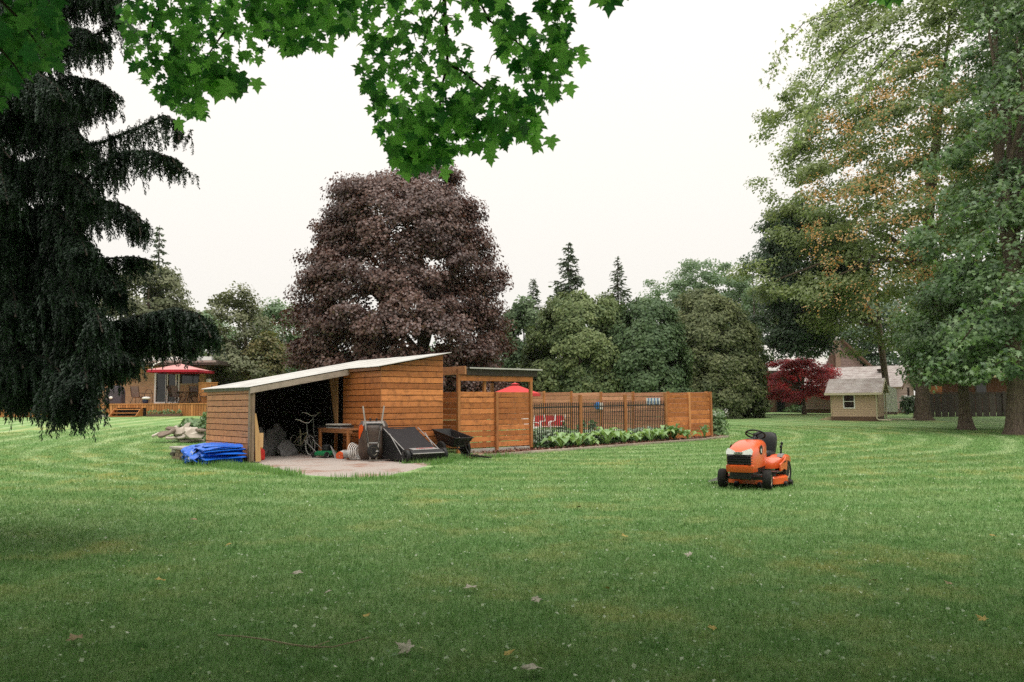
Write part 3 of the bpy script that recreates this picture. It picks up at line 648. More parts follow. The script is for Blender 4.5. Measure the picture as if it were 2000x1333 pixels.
tree('shade_maple', 'dark full-crowned maple with the thickest root-flared trunk', 'tree', [(-180, 1900, 2250), (-60, 1850, 2300), (80, 1880, 2320), (200, 1900, 2320), (310, 1850, 2320), (420, 1810, 2320), (530, 1790, 2300), (620, 1775, 2300), (690, 1780, 2280), (740, 1830, 2250)], 36, LM['mapledark'], limbs=10, ncl=560, per=190, cr=.85, leaf=.17, r0=.38, basex=21.9, baseD=34.8, inner=.55, seed=53, lump=.2, up=.6, outw=.6, gaps=.3, front=.3, group=G4)
tree('slim_maple', 'slim grey-trunked maple standing before the dark board fence', 'tree', [(520, 1840, 1940), (580, 1790, 1960), (650, 1755, 1985), (700, 1750, 1975), (745, 1790, 1940)], 39, LM['mapledark'], limbs=9, ncl=170, per=170, cr=.7, leaf=.16, r0=.27, basex=21.95, baseD=38.8, inner=.4, seed=54, lump=.2, up=.6, outw=.6, gaps=.3, front=.3, group=G4)
tree('back_tree', 'deep green tree behind the log house roofs', 'tree', [(560, 1660, 1800), (620, 1630, 1860), (690, 1625, 1900), (760, 1640, 1900)], 84, LM['oak'], limbs=0, ncl=200, per=130, cr=1.3, leaf=.3, r0=.4, inner=.4, seed=55, group=G4)
tree('back_tree', 'deep green tree behind the low brown house', 'tree', [(560, 1840, 2150), (640, 1800, 2200), (720, 1790, 2200), (770, 1800, 2200)], 78, LM['oak'], limbs=0, ncl=260, per=130, cr=1.3, leaf=.3, r0=.4, inner=.4, seed=56, group=G4)
tree('crimson_maple', 'low spreading crimson maple in front of the log house', 'tree', [(700, 1550, 1575), (712, 1500, 1600), (726, 1482, 1640), (748, 1476, 1650), (768, 1482, 1645), (784, 1500, 1640)], 60, LM['redmaple'], limbs=14, ncl=190, per=140, cr=.50, leaf=.13, r0=.12, inner=.35, seed=57, lump=.55, flat=.42, up=.9, outw=.4, gaps=.62, front=.3)

tree('border_tree', 'dark evergreen screen glimpsed between the domed cedars', 'tree', [(650, 1080, 1440), (690, 1030, 1490), (740, 1010, 1490), (812, 1010, 1490)], 62, LM['cedardark'], limbs=0, ncl=420, per=150, cr=.9, leaf=.28, r0=.3, tmpl=FROND, inner=.3, seed=58, depth=.25, up=.4, outw=.8)
tree('border_tree', 'dark shrubbery tree filling the space under the purple maple', 'tree', [(690, 640, 960), (720, 600, 1010), (760, 590, 1020), (812, 590, 1020)], 60, LM['oak'], limbs=0, ncl=380, per=140, cr=.9, leaf=.26, r0=.3, inner=.3, seed=59, depth=.25, up=.5, outw=.7)
# drooping star-leaved sprigs hanging from the big maple
def sprig(root, pl, D, n, mat, sz, seed, wide=10, cov=1.0):
    g = np.random.default_rng(seed); pl = [at(x, y, D + k * .25) for k, (x, y) in enumerate(pl)]
    MB().tube(pl, [.02 - .014 * k / (len(pl) - 1) for k in range(len(pl))], 5).build('twig', MT['twig'], root, world=True, smooth=60)
    cum = [0]; 
    for a, b in zip(pl, pl[1:]): cum.append(cum[-1] + (b - a).length)
    Q = []
    for t in g.random(n) ** .9 * cum[-1]:
        i = min(np.searchsorted(cum, t, 'right') - 1, len(pl) - 2); Q.append(pl[i].lerp(pl[i + 1], (t - cum[i]) / (cum[i + 1] - cum[i])))
    Q = np.array(Q) + g.normal(0, wide / FPX * D * .5, (n, 3)) * np.array([1, 1, .9]); nv = np.stack([g.normal(0, .7, n), g.normal(-.5, .6, n), g.normal(.6, .5, n)], 1)
    tip = np.stack([g.normal(0, .5, n), g.normal(0, .5, n), np.full(n, -.9)], 1)
    scatter('foliage', STAR[0], STAR[1], Q, basis(nv, None, tip), sz * (.7 + .6 * g.random(n)), g.random(n), mat, root, kind='stuff')
for i, (pl, n_) in enumerate([([(1700, -30), (1640, 20), (1570, 45), (1525, 95), (1500, 165)], 210), ([(1720, 60), (1650, 100), (1605, 170), (1575, 230), (1540, 290)], 230), ([(1680, 0), (1600, 60), (1590, 130)], 150), ([(1760, 90), (1700, 150), (1670, 210)], 190),
        ([(2000, 200), (1920, 260), (1850, 300), (1800, 330)], 260), ([(2010, 330), (1900, 400), (1830, 440), (1775, 455)], 260), ([(2010, 380), (1960, 420), (1900, 490), (1850, 520)], 260), ([(2010, 560), (1940, 590), (1880, 625), (1845, 640)], 220), ([(2000, 20), (1920, 60), (1860, 120), (1820, 200)], 260), ([(2010, 100), (1950, 160), (1900, 230)], 260), ([(2020, 0), (1960, 30), (1900, 60)], 200), ([(1900, 640), (1860, 690), (1810, 745)], 120), ([(1990, 690), (1940, 715), (1890, 735)], 110)]):
    sprig(t_, pl, 24 if i < 4 else 21, n_, LM['mapledark'] if i > 3 else LM['maple'], .17, 600 + i, 22)

# ================================================================== NEAR MAPLE (branches hanging into view)
mroot = thing('overhanging_maple', 'nearby maple whose lobed green leaves hang down across the sky', 'tree', (-3.2, -4.2, 0))
trunk_mesh(mroot, [(-3.2, -4.2, 0), (-3.1, -4.0, 2.2), (-2.9, -3.6, 4.2), (-2.6, -2.9, 7), (-2.4, -2.4, 11)], [.38, .33, .30, .2, .05], MT['bark'])
limb_tubes(mroot, (-2.9, -3.6, 4.2), [(-1.0, 5.4, 5.3), (-4.6, 4.8, 4.9), (1.6, 5.2, 5.3), (-6.5, -1, 6), (3.5, -2, 7), (-2, -9, 6.5), (4.2, 2.5, 6.2), (-6.2, 2.5, 5.3)], .12, MT['bark'], sag=.16)
def twig(pl, D, r=.011, dz=.0):
    pts = [at(x, y, D + dz * k) for k, (x, y) in enumerate(pl)]
    MB().tube(pts, [r * (1 - .75 * k / (len(pts) - 1)) for k in range(len(pts))], 5).build('twig', MT['twig'], mroot, world=True, smooth=60)
for pl, D, r in [([(866, -60), (869, 30), (873, 80), (874, 125), (863, 170), (858, 220), (850, 270)], 5.4, .017), ([(874, 125), (905, 142), (940, 170), (985, 200), (1020, 235), (1035, 262)], 5.4, .011), ([(868, 0), (838, 50), (820, 110), (780, 160)], 5.5, .008), ([(925, -20), (955, 40), (1000, 75), (1030, 100), (1075, 120)], 5.3, .010), ([(862, 30), (900, 32)], 5.4, .005), ([(860, 150), (820, 160), (800, 150)], 5.4, .005), ([(850, 200), (800, 240), (770, 255)], 5.5, .006), ([(560, -40), (600, 20), (640, 60)], 5.6, .009), ([(330, -30), (300, 40), (290, 90), (330, 150)], 5.6, .009), ([(470, -40), (440, 60), (390, 130), (345, 175)], 5.7, .010), ([(420, -20), (410, 0), (412, 40), (420, 80)], 5.6, .007), ([(1000, 75), (960, 110), (950, 140)], 5.3, .005), ([(985, 200), (990, 240), (985, 262)], 5.4, .005), ([(1085, -30), (1090, 10), (1085, 40), (1075, 90)], 5.2, .006), ([(-30, -30), (40, 40), (90, 110)], 3.3, .008), ([(-30, 60), (30, 130), (60, 180)], 3.3, .006)]:
    twig(pl, D, r)
LP, LN, LTip, LSz, LTn = [], [], [], [], []
def leafmass(poly, n, D, dD, size, seed, tn=1.0):
    g = np.random.default_rng(seed); xs_ = [p[0] for p in poly]; ys_ = [p[1] for p in poly]; c = 0
    while c < n:
        x, y = g.uniform(min(xs_), max(xs_)), g.uniform(min(ys_), max(ys_))
        if not in_poly(np.array([x]), np.array([y]), poly)[0]: continue
        c += 1; q = at(x, y - 14, D + g.normal(0, dD)); LP.append(q)
        LN.append((g.normal(0, .55), g.normal(-.75, .45), g.normal(-.15, .55))); LTip.append((g.normal(0, .55), g.normal(-.1, .3), -1)); LSz.append(size * g.uniform(.62, 1.15)); LTn.append(g.random() ** 1.3 * tn)
leafmass([(690, -40), (700, 120), (715, 200), (750, 300), (770, 345), (870, 330), (930, 300), (1055, 285), (1050, 235), (1000, 180), (930, 130), (900, 60), (880, -40)], 560, 5.4, .40, .082, 1)
leafmass([(750, 200), (765, 335), (800, 350), (850, 335), (960, 290), (1065, 275), (1030, 200), (900, 190)], 230, 5.4, .25, .088, 2)
leafmass([(880, -40), (930, 60), (1000, 140), (1060, 230), (1100, 200), (1120, 110), (1040, 70), (990, 10), (980, -40)], 240, 5.3, .25, .088, 3)
leafmass([(1040, -30), (1060, 50), (1080, 110), (1120, 110), (1110, 40), (1125, -30)], 80, 5.1, .15, .09, 4)
leafmass([(1135, -40), (1150, 5), (1210, 12), (1225, -40)], 16, 5.1, .12, .15, 5)
leafmass([(690, -60), (700, 60), (640, 95), (580, 115), (520, 85), (480, 40), (520, -60)], 480, 5.6, .45, .080, 6)
leafmass([(560, -40), (560, 90), (520, 120), (470, 140), (400, 190), (355, 235), (300, 190), (250, 140), (235, 60), (230, 20), (330, -40)], 560, 5.7, .45, .076, 7)
leafmass([(380, 60), (390, 175), (400, 235), (350, 240), (320, 190), (330, 100)], 150, 5.7, .25, .080, 8)
leafmass([(400, 130), (470, 150), (500, 175), (460, 195), (420, 180)], 22, 5.7, .2, .15, 9)
leafmass([(-60, -60), (-60, 230), (0, 225), (30, 180), (80, 150), (125, 140), (128, 60), (110, -60)], 330, 3.9, .35, .070, 10, .35)  # low tint darkens this mass in place of missing skylight behind it
leafmass([(1715, -40), (1722, 0), (1765, 10), (1770, -40)], 9, 4.6, .1, .14, 11)
for x, y in ((795, 348), (868, 350), (775, 330), (770, 290), (738, 205), (1075, 200), (1130, 112), (1075, 288), (955, 318), (1050, 300), (1140, 128), (1110, 185), (500, 175), (440, 185), (725, 110), (400, 215), (345, 255), (640, 105), (555, 110)):
    LP.append(at(x, y - 20, 5.2 + random.uniform(-.2, .2))); LN.append((random.gauss(0, .3), -1, random.gauss(0, .3))); LTip.append((random.gauss(0, .3), 0, -1)); LSz.append(.098); LTn.append(.8)
LPa, LNa, LTa, LSa, LTn = np.array(LP), np.array(LN), np.array(LTip), np.array(LSz), np.array(LTn)
RMs = basis(LNa, None, LTa); dist = np.linalg.norm(LPa - np.array(CAM), axis=1)
# those not behind others first: the 300 that show largest become parts
order = np.argsort(-(LSa / dist) * (np.abs(LNa[:, 1]) / np.linalg.norm(LNa, axis=1) + .4)); big, rest = order[:300], order[300:]
lms = []
for k in range(6):
    g = random.Random(k); mb = MB(); sx, bend = g.uniform(.9, 1.12), g.uniform(.5, 1.6)
    mb.add([(x * sx + g.uniform(-.012, .012), y + g.uniform(-.012, .012), z * bend) for x, y, z in MAPLE[0]], MAPLE[1]); me = mb.mesh('leaf', LM['near'])
    a = me.attributes.new('tint', 'FLOAT', 'FACE'); a.data.foreach_set('value', [k / 5] * len(me.polygons)); lms.append(me)
off = -Vector(mroot.location)
for i in big:
    o = link('leaf', lms[int(LTn[i] * 5.99)], mroot); Rm_ = Matrix([list(RMs[i][r]) for r in range(3)]).to_4x4(); o.matrix_basis = Matrix.Translation(Vector(LPa[i]) + off) @ Rm_ @ Matrix.Scale(LSa[i], 4)
scatter('foliage', MAPLE[0], MAPLE[1], LPa[rest], RMs[rest], LSa[rest], LTn[rest], LM['near'], mroot, kind='stuff')
# rest of its crown, unseen over and behind the camera, widened to shade the lawn
g = np.random.default_rng(77); nK = 190000; X = g.uniform(-15, 15, nK); Y = g.uniform(-15, 9.5, nK); Z = 3.6 + 10.5 * g.random(nK) ** 1.2
lowz = np.where(np.abs(X) > .72 * np.maximum(Y, 0) + 1.6, 3.4 + .05 * np.abs(X), np.maximum(3.6, 1.62 + .62 * Y + .012 * X * X + 1.3)); kp = (Z > lowz) & ((X / 15) ** 2 + ((Y + 2.5) / 12.5) ** 2 + ((Z - 5) / 9.5) ** 2 < 1) & ((Y < 7) | (np.abs(X) > .72 * Y + 1.6)); X, Y, Z = X[kp], Y[kp], Z[kp]; nK = len(X)
nv = g.normal(0, .5, (nK, 3)); nv[:, 2] += 1
scatter('crown', LEAF2[0], LEAF2[1], np.stack([X, Y, Z], 1), basis(nv, g.random(nK) * 6.28), .25 * (.7 + .6 * g.random(nK)), g.random(nK), LM['near'], mroot)

# ================================================================== NEAR SPRUCE with hanging curtains
SB = Vector((-8.1, 10.9, 0)); sroot = thing('weeping_spruce', 'dark spruce close by with long branches draped in hanging needles', 'tree', SB)
MB().tube([SB - Vector((0, 0, .2)), SB + Vector((.03, 0, 3)), SB + Vector((.05, 0, 7)), SB + Vector((.05, 0, 12))], [.20, .17, .12, .04], 12).build('trunk', MT['sprucebark'], sroot, smooth=60, world=True)
branches = []
def br(pl, D0, D1, dens=1.0, ln=.55): 
    q = [at(x, y, D0 + (D1 - D0) * k / (len(pl) - 1)) for k, (x, y) in enumerate(pl)]; t0 = SB + Vector((.05, 0, q[0].z - .1)); branches.append(([t0, t0.lerp(q[0], .5) + Vector((0, 0, .05))] + q, dens, ln))
br([(60, 330), (130, 292), (200, 278), (260, 255), (320, 226), (345, 240), (350, 275)], 10.8, 9.6, .8, .36)
br([(70, 150), (130, 102), (180, 72), (235, 42), (262, 22)], 10.8, 10.2, .75, .36)
br([(60, 430), (130, 385), (190, 330), (240, 298), (290, 295), (335, 310), (352, 335)], 10.8, 9.4, 1.1, .42)
br([(60, 440), (120, 420), (190, 390), (240, 400), (270, 430), (275, 460)], 10.8, 9.6, 1.2, .45)
br([(60, 560), (140, 530), (200, 506), (250, 503), (290, 508)], 10.8, 9.8, 1.1, .42)
br([(70, 690), (160, 656), (220, 632), (280, 616), (345, 604), (385, 614), (405, 645), (412, 660)], 10.8, 9.2, 2.2, .50)
br([(70, 700), (170, 662), (230, 650), (300, 640), (350, 650), (385, 690)], 10.8, 9.9, 1.8, .46)
br([(40, 600), (-10, 612), (40, 585), (110, 566), (150, 570), (190, 612), (200, 650)], 10.8, 8.6, 1.9, .75)
br([(40, 640), (60, 640), (100, 640), (140, 660), (165, 710), (170, 760)], 10.6, 8.3, 1.9, .8)
br([(40, 650), (0, 660), (40, 690), (90, 700), (130, 740), (140, 790)], 10.6, 8.2, 1.9, .62)
br([(60, 700), (120, 690), (200, 680), (240, 690), (262, 715)], 10.8, 9.0, 1.5, .40)
br([(80, 220), (120, 205), (170, 190), (215, 205)], 10.8, 10.0, 1.0, .42)
br([(60, 40), (120, 10), (170, -10), (205, 5), (222, 40)], 10.8, 10.2, .9, .4)
br([(30, 700), (60, 690), (100, 700), (135, 730), (150, 770)], 10.4, 8.6, 2.4, .62)
br([(-20, 640), (-10, 650), (20, 660), (40, 690), (45, 720)], 10.6, 8.8, 2.0, .62)
br([(-20, 60), (40, 20), (110, -20), (160, -40), (205, -30), (215, 10)], 10.8, 9.8, 1.6, .5)
br([(-20, 130), (50, 90), (120, 60), (170, 60), (200, 85)], 10.8, 9.6, 1.6, .5)
br([(-20, 0), (60, -50), (140, -70), (190, -60), (225, -30)], 10.8, 9.4, 1.5, .55)
br([(0, 240), (80, 175), (140, 150), (190, 160), (225, 190)], 10.8, 9.7, 1.3, .42)
br([(-20, 180), (20, 140), (70, 140), (110, 170), (125, 200)], 10.8, 9.0, 1.6, .5)
br([(60, 700), (110, 695), (160, 700), (195, 715), (212, 730)], 10.8, 9.6, 2.0, .40)
br([(-30, 700), (-40, 690), (-10, 700), (10, 730), (15, 750)], 10.6, 9.0, 1.4, .55)
br([(60, 500), (120, 480), (180, 500), (215, 540), (235, 580)], 10.8, 9.4, 2.0, .5)
br([(50, 520), (90, 500), (120, 520), (140, 560), (150, 600)], 10.8, 8.8, 2.2, .6)
br([(50, 420), (90, 400), (130, 430), (160, 470), (170, 500)], 10.8, 9.0, 2.2, .6)
br([(50, 320), (90, 310), (130, 330), (170, 370), (185, 400)], 10.8, 9.2, 2.0, .5)
br([(40, 230), (80, 220), (120, 240), (150, 270), (160, 300)], 10.8, 9.2, 1.8, .5)
br([(40, 430), (10, 400), (0, 420), (0, 460), (-5, 500)], 10.8, 9.0, 2.0, .6)
br([(40, 330), (10, 310), (0, 330), (10, 370), (15, 400)], 10.8, 9.0, 1.8, .5)
br([(40, 540), (10, 520), (20, 540), (30, 590), (30, 620)], 10.8, 8.8, 2.2, .6)
g = random.Random(12)
for k in range(54):
    z = 2.3 + 7.9 * (k + .5) / 54; a = g.uniform(-PI * .95, PI * .35); ln = g.uniform(1.9, 3.3) * (1.08 - .045 * z); o_ = Vector((math.cos(a), math.sin(a), 0)); p0 = SB + Vector((0, 0, z))
    if o_.x > .5 and z < 5.2: ln *= .66
    if a > 0 and z < 5.5: ln *= .55
    pl = [p0 + o_ * ln * s + Vector((0, 0, .30 * ln * s - .75 * ln * s * s + .12 * ln * s ** 3)) for s in (0, .25, .5, .75, 1)]; branches.append((pl, 1.15 if z < 4.2 else .55, .55 if z < 5 else .42))
SP, SD, SL = [], [], []
for pl, dens, lnm in branches:
    rs = [max(.034 * (1 - .8 * k / (len(pl) - 1)), .010) for k in range(len(pl))]; MB().tube(pl, rs, 6).build('branch', MT['sprucebark'], sroot, smooth=60, world=True)
    cum = [0.0]
    for a, b in zip(pl, pl[1:]): cum.append(cum[-1] + (b - a).length)
    nst = int(70 * dens * cum[-1])
    for _ in range(nst):
        t = cum[-1] * g.uniform(.12, .97) ** .85; i = min(int(np.searchsorted(cum, t, 'right')) - 1, len(pl) - 2); s = (t - cum[i]) / (cum[i + 1] - cum[i] + 1e-9); d = (pl[i + 1] - pl[i]).normalized(); q = pl[i].lerp(pl[i + 1], min(s, 1))
        sd = d.cross(Vector((0, 0, 1))).normalized(); lat = g.gauss(0, .17) * (1 - .6 * t / cum[-1]); q = q + sd * lat + d * abs(lat) * .5 + Vector((0, 0, -abs(lat) * .35 + .03)); f = t / cum[-1]
        SP.append(q); SD.append(Vector((g.gauss(0, .16), g.gauss(0, .16), -1)) + d * g.uniform(.0, .35) * (1 if f < .9 else 2.2)); SL.append(lnm * g.uniform(.35, 1.15) * (.55 + .6 * math.sin(PI * min(1, f * 1.05)) ** .6))
gt = random.Random(4); tv, tf = [], []
for k in range(46):
    z = -(k + gt.random()) / 46; ph = gt.random() * 6.28; rr_ = gt.uniform(.6, 1.0) * (1 - .55 * (-z) ** 2); c_, s_ = math.cos(ph), math.sin(ph); b = len(tv)
    tv += [(0, 0, z), (c_ * rr_ - s_ * .14, s_ * rr_ + c_ * .14, z - .10), (c_ * rr_ * .9 + s_ * .16, s_ * rr_ * .9 - c_ * .16, z - .055)]; tf.append((b, b + 1, b + 2))
tv += [(-.10, 0, 0), (.10, 0, 0), (0, 0, -1), (0, -.10, 0), (0, .10, 0)]; b = len(tv) - 5; tf += [(b, b + 1, b + 2), (b + 3, b + 4, b + 2)]
SD = np.array(SD); SLa = np.array(SL); RMs = basis(-SD, rng.random(len(SD)) * 6.28)
scatter('needles', tv, tf, np.array(SP), RMs, np.stack([.040 + .018 * rng.random(len(SL)), .040 + .018 * rng.random(len(SL)), SLa], 1), rng.random(len(SL)), LM['needle'], sroot, kind='stuff')

# ================================================================== OPEN SHED
def clip_half(poly, f):
    res = []
    for i in range(len(poly)):
        a, b = poly[i], poly[(i + 1) % len(poly)]; fa, fb = f(a), f(b)
        if fa >= 0: res.append(a)
        if fa * fb < 0: s = fa / (fa - fb); res.append((a[0] + (b[0] - a[0]) * s, a[1] + (b[1] - a[1]) * s))
    return res
_bc = {}
def board(parent, p, length, h, t, mat, axis='x', tilt=0.0, name='board'):
    """one board, its length along local x (or y), origin at its lower middle"""
    k = (round(length, 3), round(h, 3), round(t, 3), mat.name)
    if k not in _bc:
        e = .004; _bc[k] = MB().loft([[(sx * length / 2, -t / 2 + a, b) for a, b in ((0, e), (e, 0), (t - e, 0), (t, e), (t, h - e), (t - e, h), (e, h), (0, h - e))] for sx in (-1, 1)]).mesh(name, mat)
    return link(name, _bc[k], parent, p, (0, 0, (PI / 2 if axis == 'y' else 0) + tilt))
def roofz(x): return 2.20 + .19 * x
shed = thing('open_shed', 'stained cedar shed with open storage bay and sloping white roof', 'shed', A0, SROT)
BH, BP = .160, .181
jr = random.Random(5)
for k in range(11):                                         # low end wall
    z = 2.155 - BP * (k + 1) + .013
    board(shed, (jr.uniform(-.004, .004), 1.87, z), 3.60, BH, .022, MW['cedar_dull'], 'y', jr.uniform(-.0016, .0016))
def clad(x0, x1, y, axis, roof, zlo, mat):
    k = 0
    while zlo + k * BP < 3.4:
        z0 = zlo + k * BP; poly = [(x0, z0), (x1, z0), (x1, z0 + BH), (x0, z0 + BH)]; poly = clip_half(poly, roof); k += 1
        if len(poly) < 3: continue
        c = ((x0 + x1) / 2, z0); q = [(a - c[0], b - c[1]) for a, b in poly]; mb = MB()
        mb.prism(q, (0, 0, 0), (1, 0, 0), (0, 0, 1), (0, .022, 0))
        link('board', mb.mesh('board', mat), shed, (c[0], y + jr.uniform(-.003, .003), c[1]) if axis == 'x' else (y + jr.uniform(-.003, .003), c[0], c[1]), (0, jr.uniform(-.001, .001) if axis == 'x' else 0, 0 if axis == 'x' else PI / 2))
clad(3.14, 5.36, -1.91, 'x', lambda p: roofz(p[0]) - .05 - p[1], .12, MW['cedar'])
clad(-1.90, 0.42, 3.165, 'y', lambda p: roofz(3.15) - .05 - p[1], .12, MW['cedar'])
M_dark = plain('shade_dark_lining', (.022, .016, .013), (.014, .011, .009), rough=.95, spec=.1)  # near-black lining: shade of the bay and board gaps put into the colour
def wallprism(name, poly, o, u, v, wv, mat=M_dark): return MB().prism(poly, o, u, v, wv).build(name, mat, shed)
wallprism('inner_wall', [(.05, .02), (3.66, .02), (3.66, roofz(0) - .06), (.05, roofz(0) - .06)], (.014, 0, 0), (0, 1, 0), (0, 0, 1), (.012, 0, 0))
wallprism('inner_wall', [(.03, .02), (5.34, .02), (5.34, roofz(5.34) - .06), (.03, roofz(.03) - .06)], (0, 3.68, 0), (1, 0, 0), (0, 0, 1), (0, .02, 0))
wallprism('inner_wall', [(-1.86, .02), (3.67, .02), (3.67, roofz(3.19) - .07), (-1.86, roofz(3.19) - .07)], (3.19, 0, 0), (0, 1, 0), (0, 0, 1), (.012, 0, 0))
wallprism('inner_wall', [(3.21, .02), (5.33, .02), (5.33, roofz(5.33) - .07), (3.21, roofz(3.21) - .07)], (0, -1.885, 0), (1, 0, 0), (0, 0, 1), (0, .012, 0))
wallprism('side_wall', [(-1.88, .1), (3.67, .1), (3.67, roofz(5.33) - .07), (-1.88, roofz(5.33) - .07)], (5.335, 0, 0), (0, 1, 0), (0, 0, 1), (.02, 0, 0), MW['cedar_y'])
MB().prism([(0, 0), (.014, 0), (.014, .014), (0, .014)], (3.125, -1.924, .02), (1, 0, 0), (0, 1, 0), (0, 0, 2.72)).build('corner_trim', MW['cedar_z'], shed)
# posts, fascia, eave trim
MB().box(-.07, .075, -.075, .07, -.1, 2.10).build('post', MW['weathered_z'], shed, bevel=.008)
MB().box(-.02, .05, -.11, -.072, .05, 2.02).build('post_facing', MW['weathered_z'], shed)
MB().prism([(-.10, roofz(-.1) - .20), (3.02, roofz(3.02) - .215), (3.06, roofz(3.06) - .14), (3.02, roofz(3.02) - .035), (-.10, roofz(-.1) - .03)], (0, -.155, 0), (1, 0, 0), (0, 0, 1), (0, .05, 0)).build('fascia', MW['weathered'], shed, bevel=.004)
MB().box(-.075, -.035, -.10, 3.78, roofz(0) - .125, roofz(0) - .035).build('eave_trim', plain('mossy_trim', (.20, .19, .155), (.10, .10, .08), rough=.9, scale=9), shed)
for y in (.9, 1.9, 2.9): MB().prism([(.03, roofz(0) - .17), (3.15, roofz(3.15) - .17), (3.15, roofz(3.15) - .03), (.03, roofz(.03) - .03)], (0, y, 0), (1, 0, 0), (0, 0, 1), (0, .04, 0)).build('rafter', MW['weathered_z'], shed)
MB().box(3.02, 3.09, -1.95, -.16, roofz(3.03) - .12, roofz(3.03) - .035).build('eave_trim', MW['cedar_y'], shed)
# roof: ribbed sheets laid side by side
def rib_sheet(name, x0, x1, y0, y1, zf, mat, parent, amp=.011, pitch=.085, nxs=2, wob=.0):
    mb = MB(); n = max(4, int((y1 - y0) / (pitch / 4))); rows = []
    for i in range(n + 1):
        y = y0 + (y1 - y0) * i / n; dz = amp * math.sin(2 * PI * y / pitch); rows.append([(x0 + (x1 - x0) * k / nxs, y, zf(x0 + (x1 - x0) * k / nxs, y) + dz) for k in range(nxs + 1)])
    top = rows; bot = [[(x, y, z - .006) for x, y, z in r_] for r_ in rows]
    for g_ in (top, bot): mb.loft(g_, False, False)
    for r1, r2 in ((top[0], bot[0]), (top[-1], bot[-1])): mb.loft([r1, r2], False, False)
    for k in (0, -1): mb.loft([[r_[k] for r_ in top], [r_[k] for r_ in bot]], False, False)
    return mb.build(name, mat, parent, smooth=50)
zr = lambda x, y: roofz(x)
for i in range(4): rib_sheet('roof_sheet', -.16, 5.55, -.17 + .995 * i, -.17 + .995 * (i + 1) - .004, lambda x, y, i=i: roofz(x) + .003 * i, MT['roofwhite'], shed)
for i in range(2): rib_sheet('roof_sheet', 2.96, 5.55, -2.12 + .975 * i, -2.12 + .975 * (i + 1) - .004, lambda x, y, i=i: roofz(x) + .0035 * i, MT['roofwhite'], shed)
# sheet of board hanging inside the bay
MB().prism([(1.05, 2.50), (0.47, 2.60), (.45, .98), (.62, .95)], (2.97, 0, 0), (0, 1, 0), (0, 0, 1), (.02, 0, 0)).build('hanging_panel', MW['osb'] if False else wood('panel_board', (.36, .20, .09), (.24, .12, .05), (.1, .05, .025), axis='z'), shed)
tag(MB().prism([(0, 0), (.16, 0), (.145, .70), (.045, 1.36), (0, 1.40)], (0, 0, 0), (1, 0, 0), (0, .0, 1), (0, .025, 0)).build('leaning_plank', MW['pine'], None, loc=L(.10, -.13, .03), rot=(R(-3), R(-1), SROT)), 'pale tapered plank leaning against the open bay post', 'plank')
tag(MB().box(-.07, .07, 0, .03, 0, .42).build('wood_block', MW['pine'], None, loc=L(.34, .10, .42), rot=(0, 0, SROT)), 'short pale board end behind the leaning plank', 'board')

# ================================================================== SLAT SCREEN with its lean-to roof
scr = thing('slat_screen', 'cedar slat privacy screen with posts and a white lean-to roof', 'screen', L(6.337, -1.39), SROT)
g_ = random.Random(9)
def slats(parent, x0, x1, y, n, z0, pitch, h, mat, axis='x', t=.022, amp=.004):
    for k in range(n):
        board(parent, ((x0 + x1) / 2, y + g_.uniform(-.003, .003), z0 + k * pitch + g_.uniform(-amp, amp)) if axis == 'x' else (y + g_.uniform(-.003, .003), (x0 + x1) / 2, z0 + k * pitch + g_.uniform(-amp, amp)), x1 - x0, h, t, mat, axis, 0, 'slat')
slats(scr, .05, 1.50, .02, 10, .20, .1855, .166, MW['cedar']); slats(scr, 1.62, 3.06, .02, 10, .20, .1855, .166, MW['cedar'])
slats(scr, .05, 2.0, -.02, 10, .20, .1855, .166, MW['cedar'], 'y')
MB().box(-.05, .05, -.05, .05, -.1, 2.78).build('post', MW['cedar_z'], scr, bevel=.006)
MB().box(1.51, 1.61, -.085, .035, -.1, 2.04).build('post', MW['cedar_z'], scr, bevel=.006)
MB().box(3.07, 3.17, -.06, .05, -.1, 2.40).build('post', MW['cedar_z'], scr, bevel=.006)
MB().box(1.10, 1.20, .06, .16, -.1, 2.40).build('post', MW['cedar_z'], scr, bevel=.006)
MB().box(2.9, 3.0, 1.9, 2.0, -.1, 2.40).build('post', MW['cedar_z'], scr, bevel=.006)
MB().box(.055, 3.20, -.045, -.005, 2.40, 2.575).build('header_beam', MW['cedar'], scr, bevel=.004)
MB().box(-.05, .01, -.42, 1.9, 2.60, 2.86).build('side_beam', MW['cedar_y'], scr, bevel=.004)
MB().box(.055, .26, -.10, -.05, 2.60, 2.78).build('beam_end', MW['cedar_y'], scr, bevel=.004)
MB().box(.27, 3.36, -.10, -.05, 2.585, 2.80).build('fascia', MW['darkwood'], scr)
for x in (.9, 1.7, 2.5, 3.3): MB().box(x - .02, x + .02, -.045, 1.9, 2.60, 2.78).build('rafter', MW['darkwood'], scr)
MB().box(.29, 3.48, -.245, -.225, 2.795, 2.84).build('roof_edge', MT['roofwhite'], scr)
for i in range(3): rib_sheet('roof_sheet', .30 + 1.06 * i, .30 + 1.06 * (i + 1) - .005, -.22, 2.1, lambda x, y, i=i: 2.828 + .003 * i + .01 * y, MT['roofwhite'], scr, amp=.007, pitch=.3)
MB().box(.02, 1.50, -.02, .06, -.05, .165).build('concrete_curb', MT['concrete'], scr, bevel=.01)
MB().box(1.62, 3.05, -.02, .06, -.05, .165).build('concrete_curb', MT['concrete'], scr, bevel=.01)

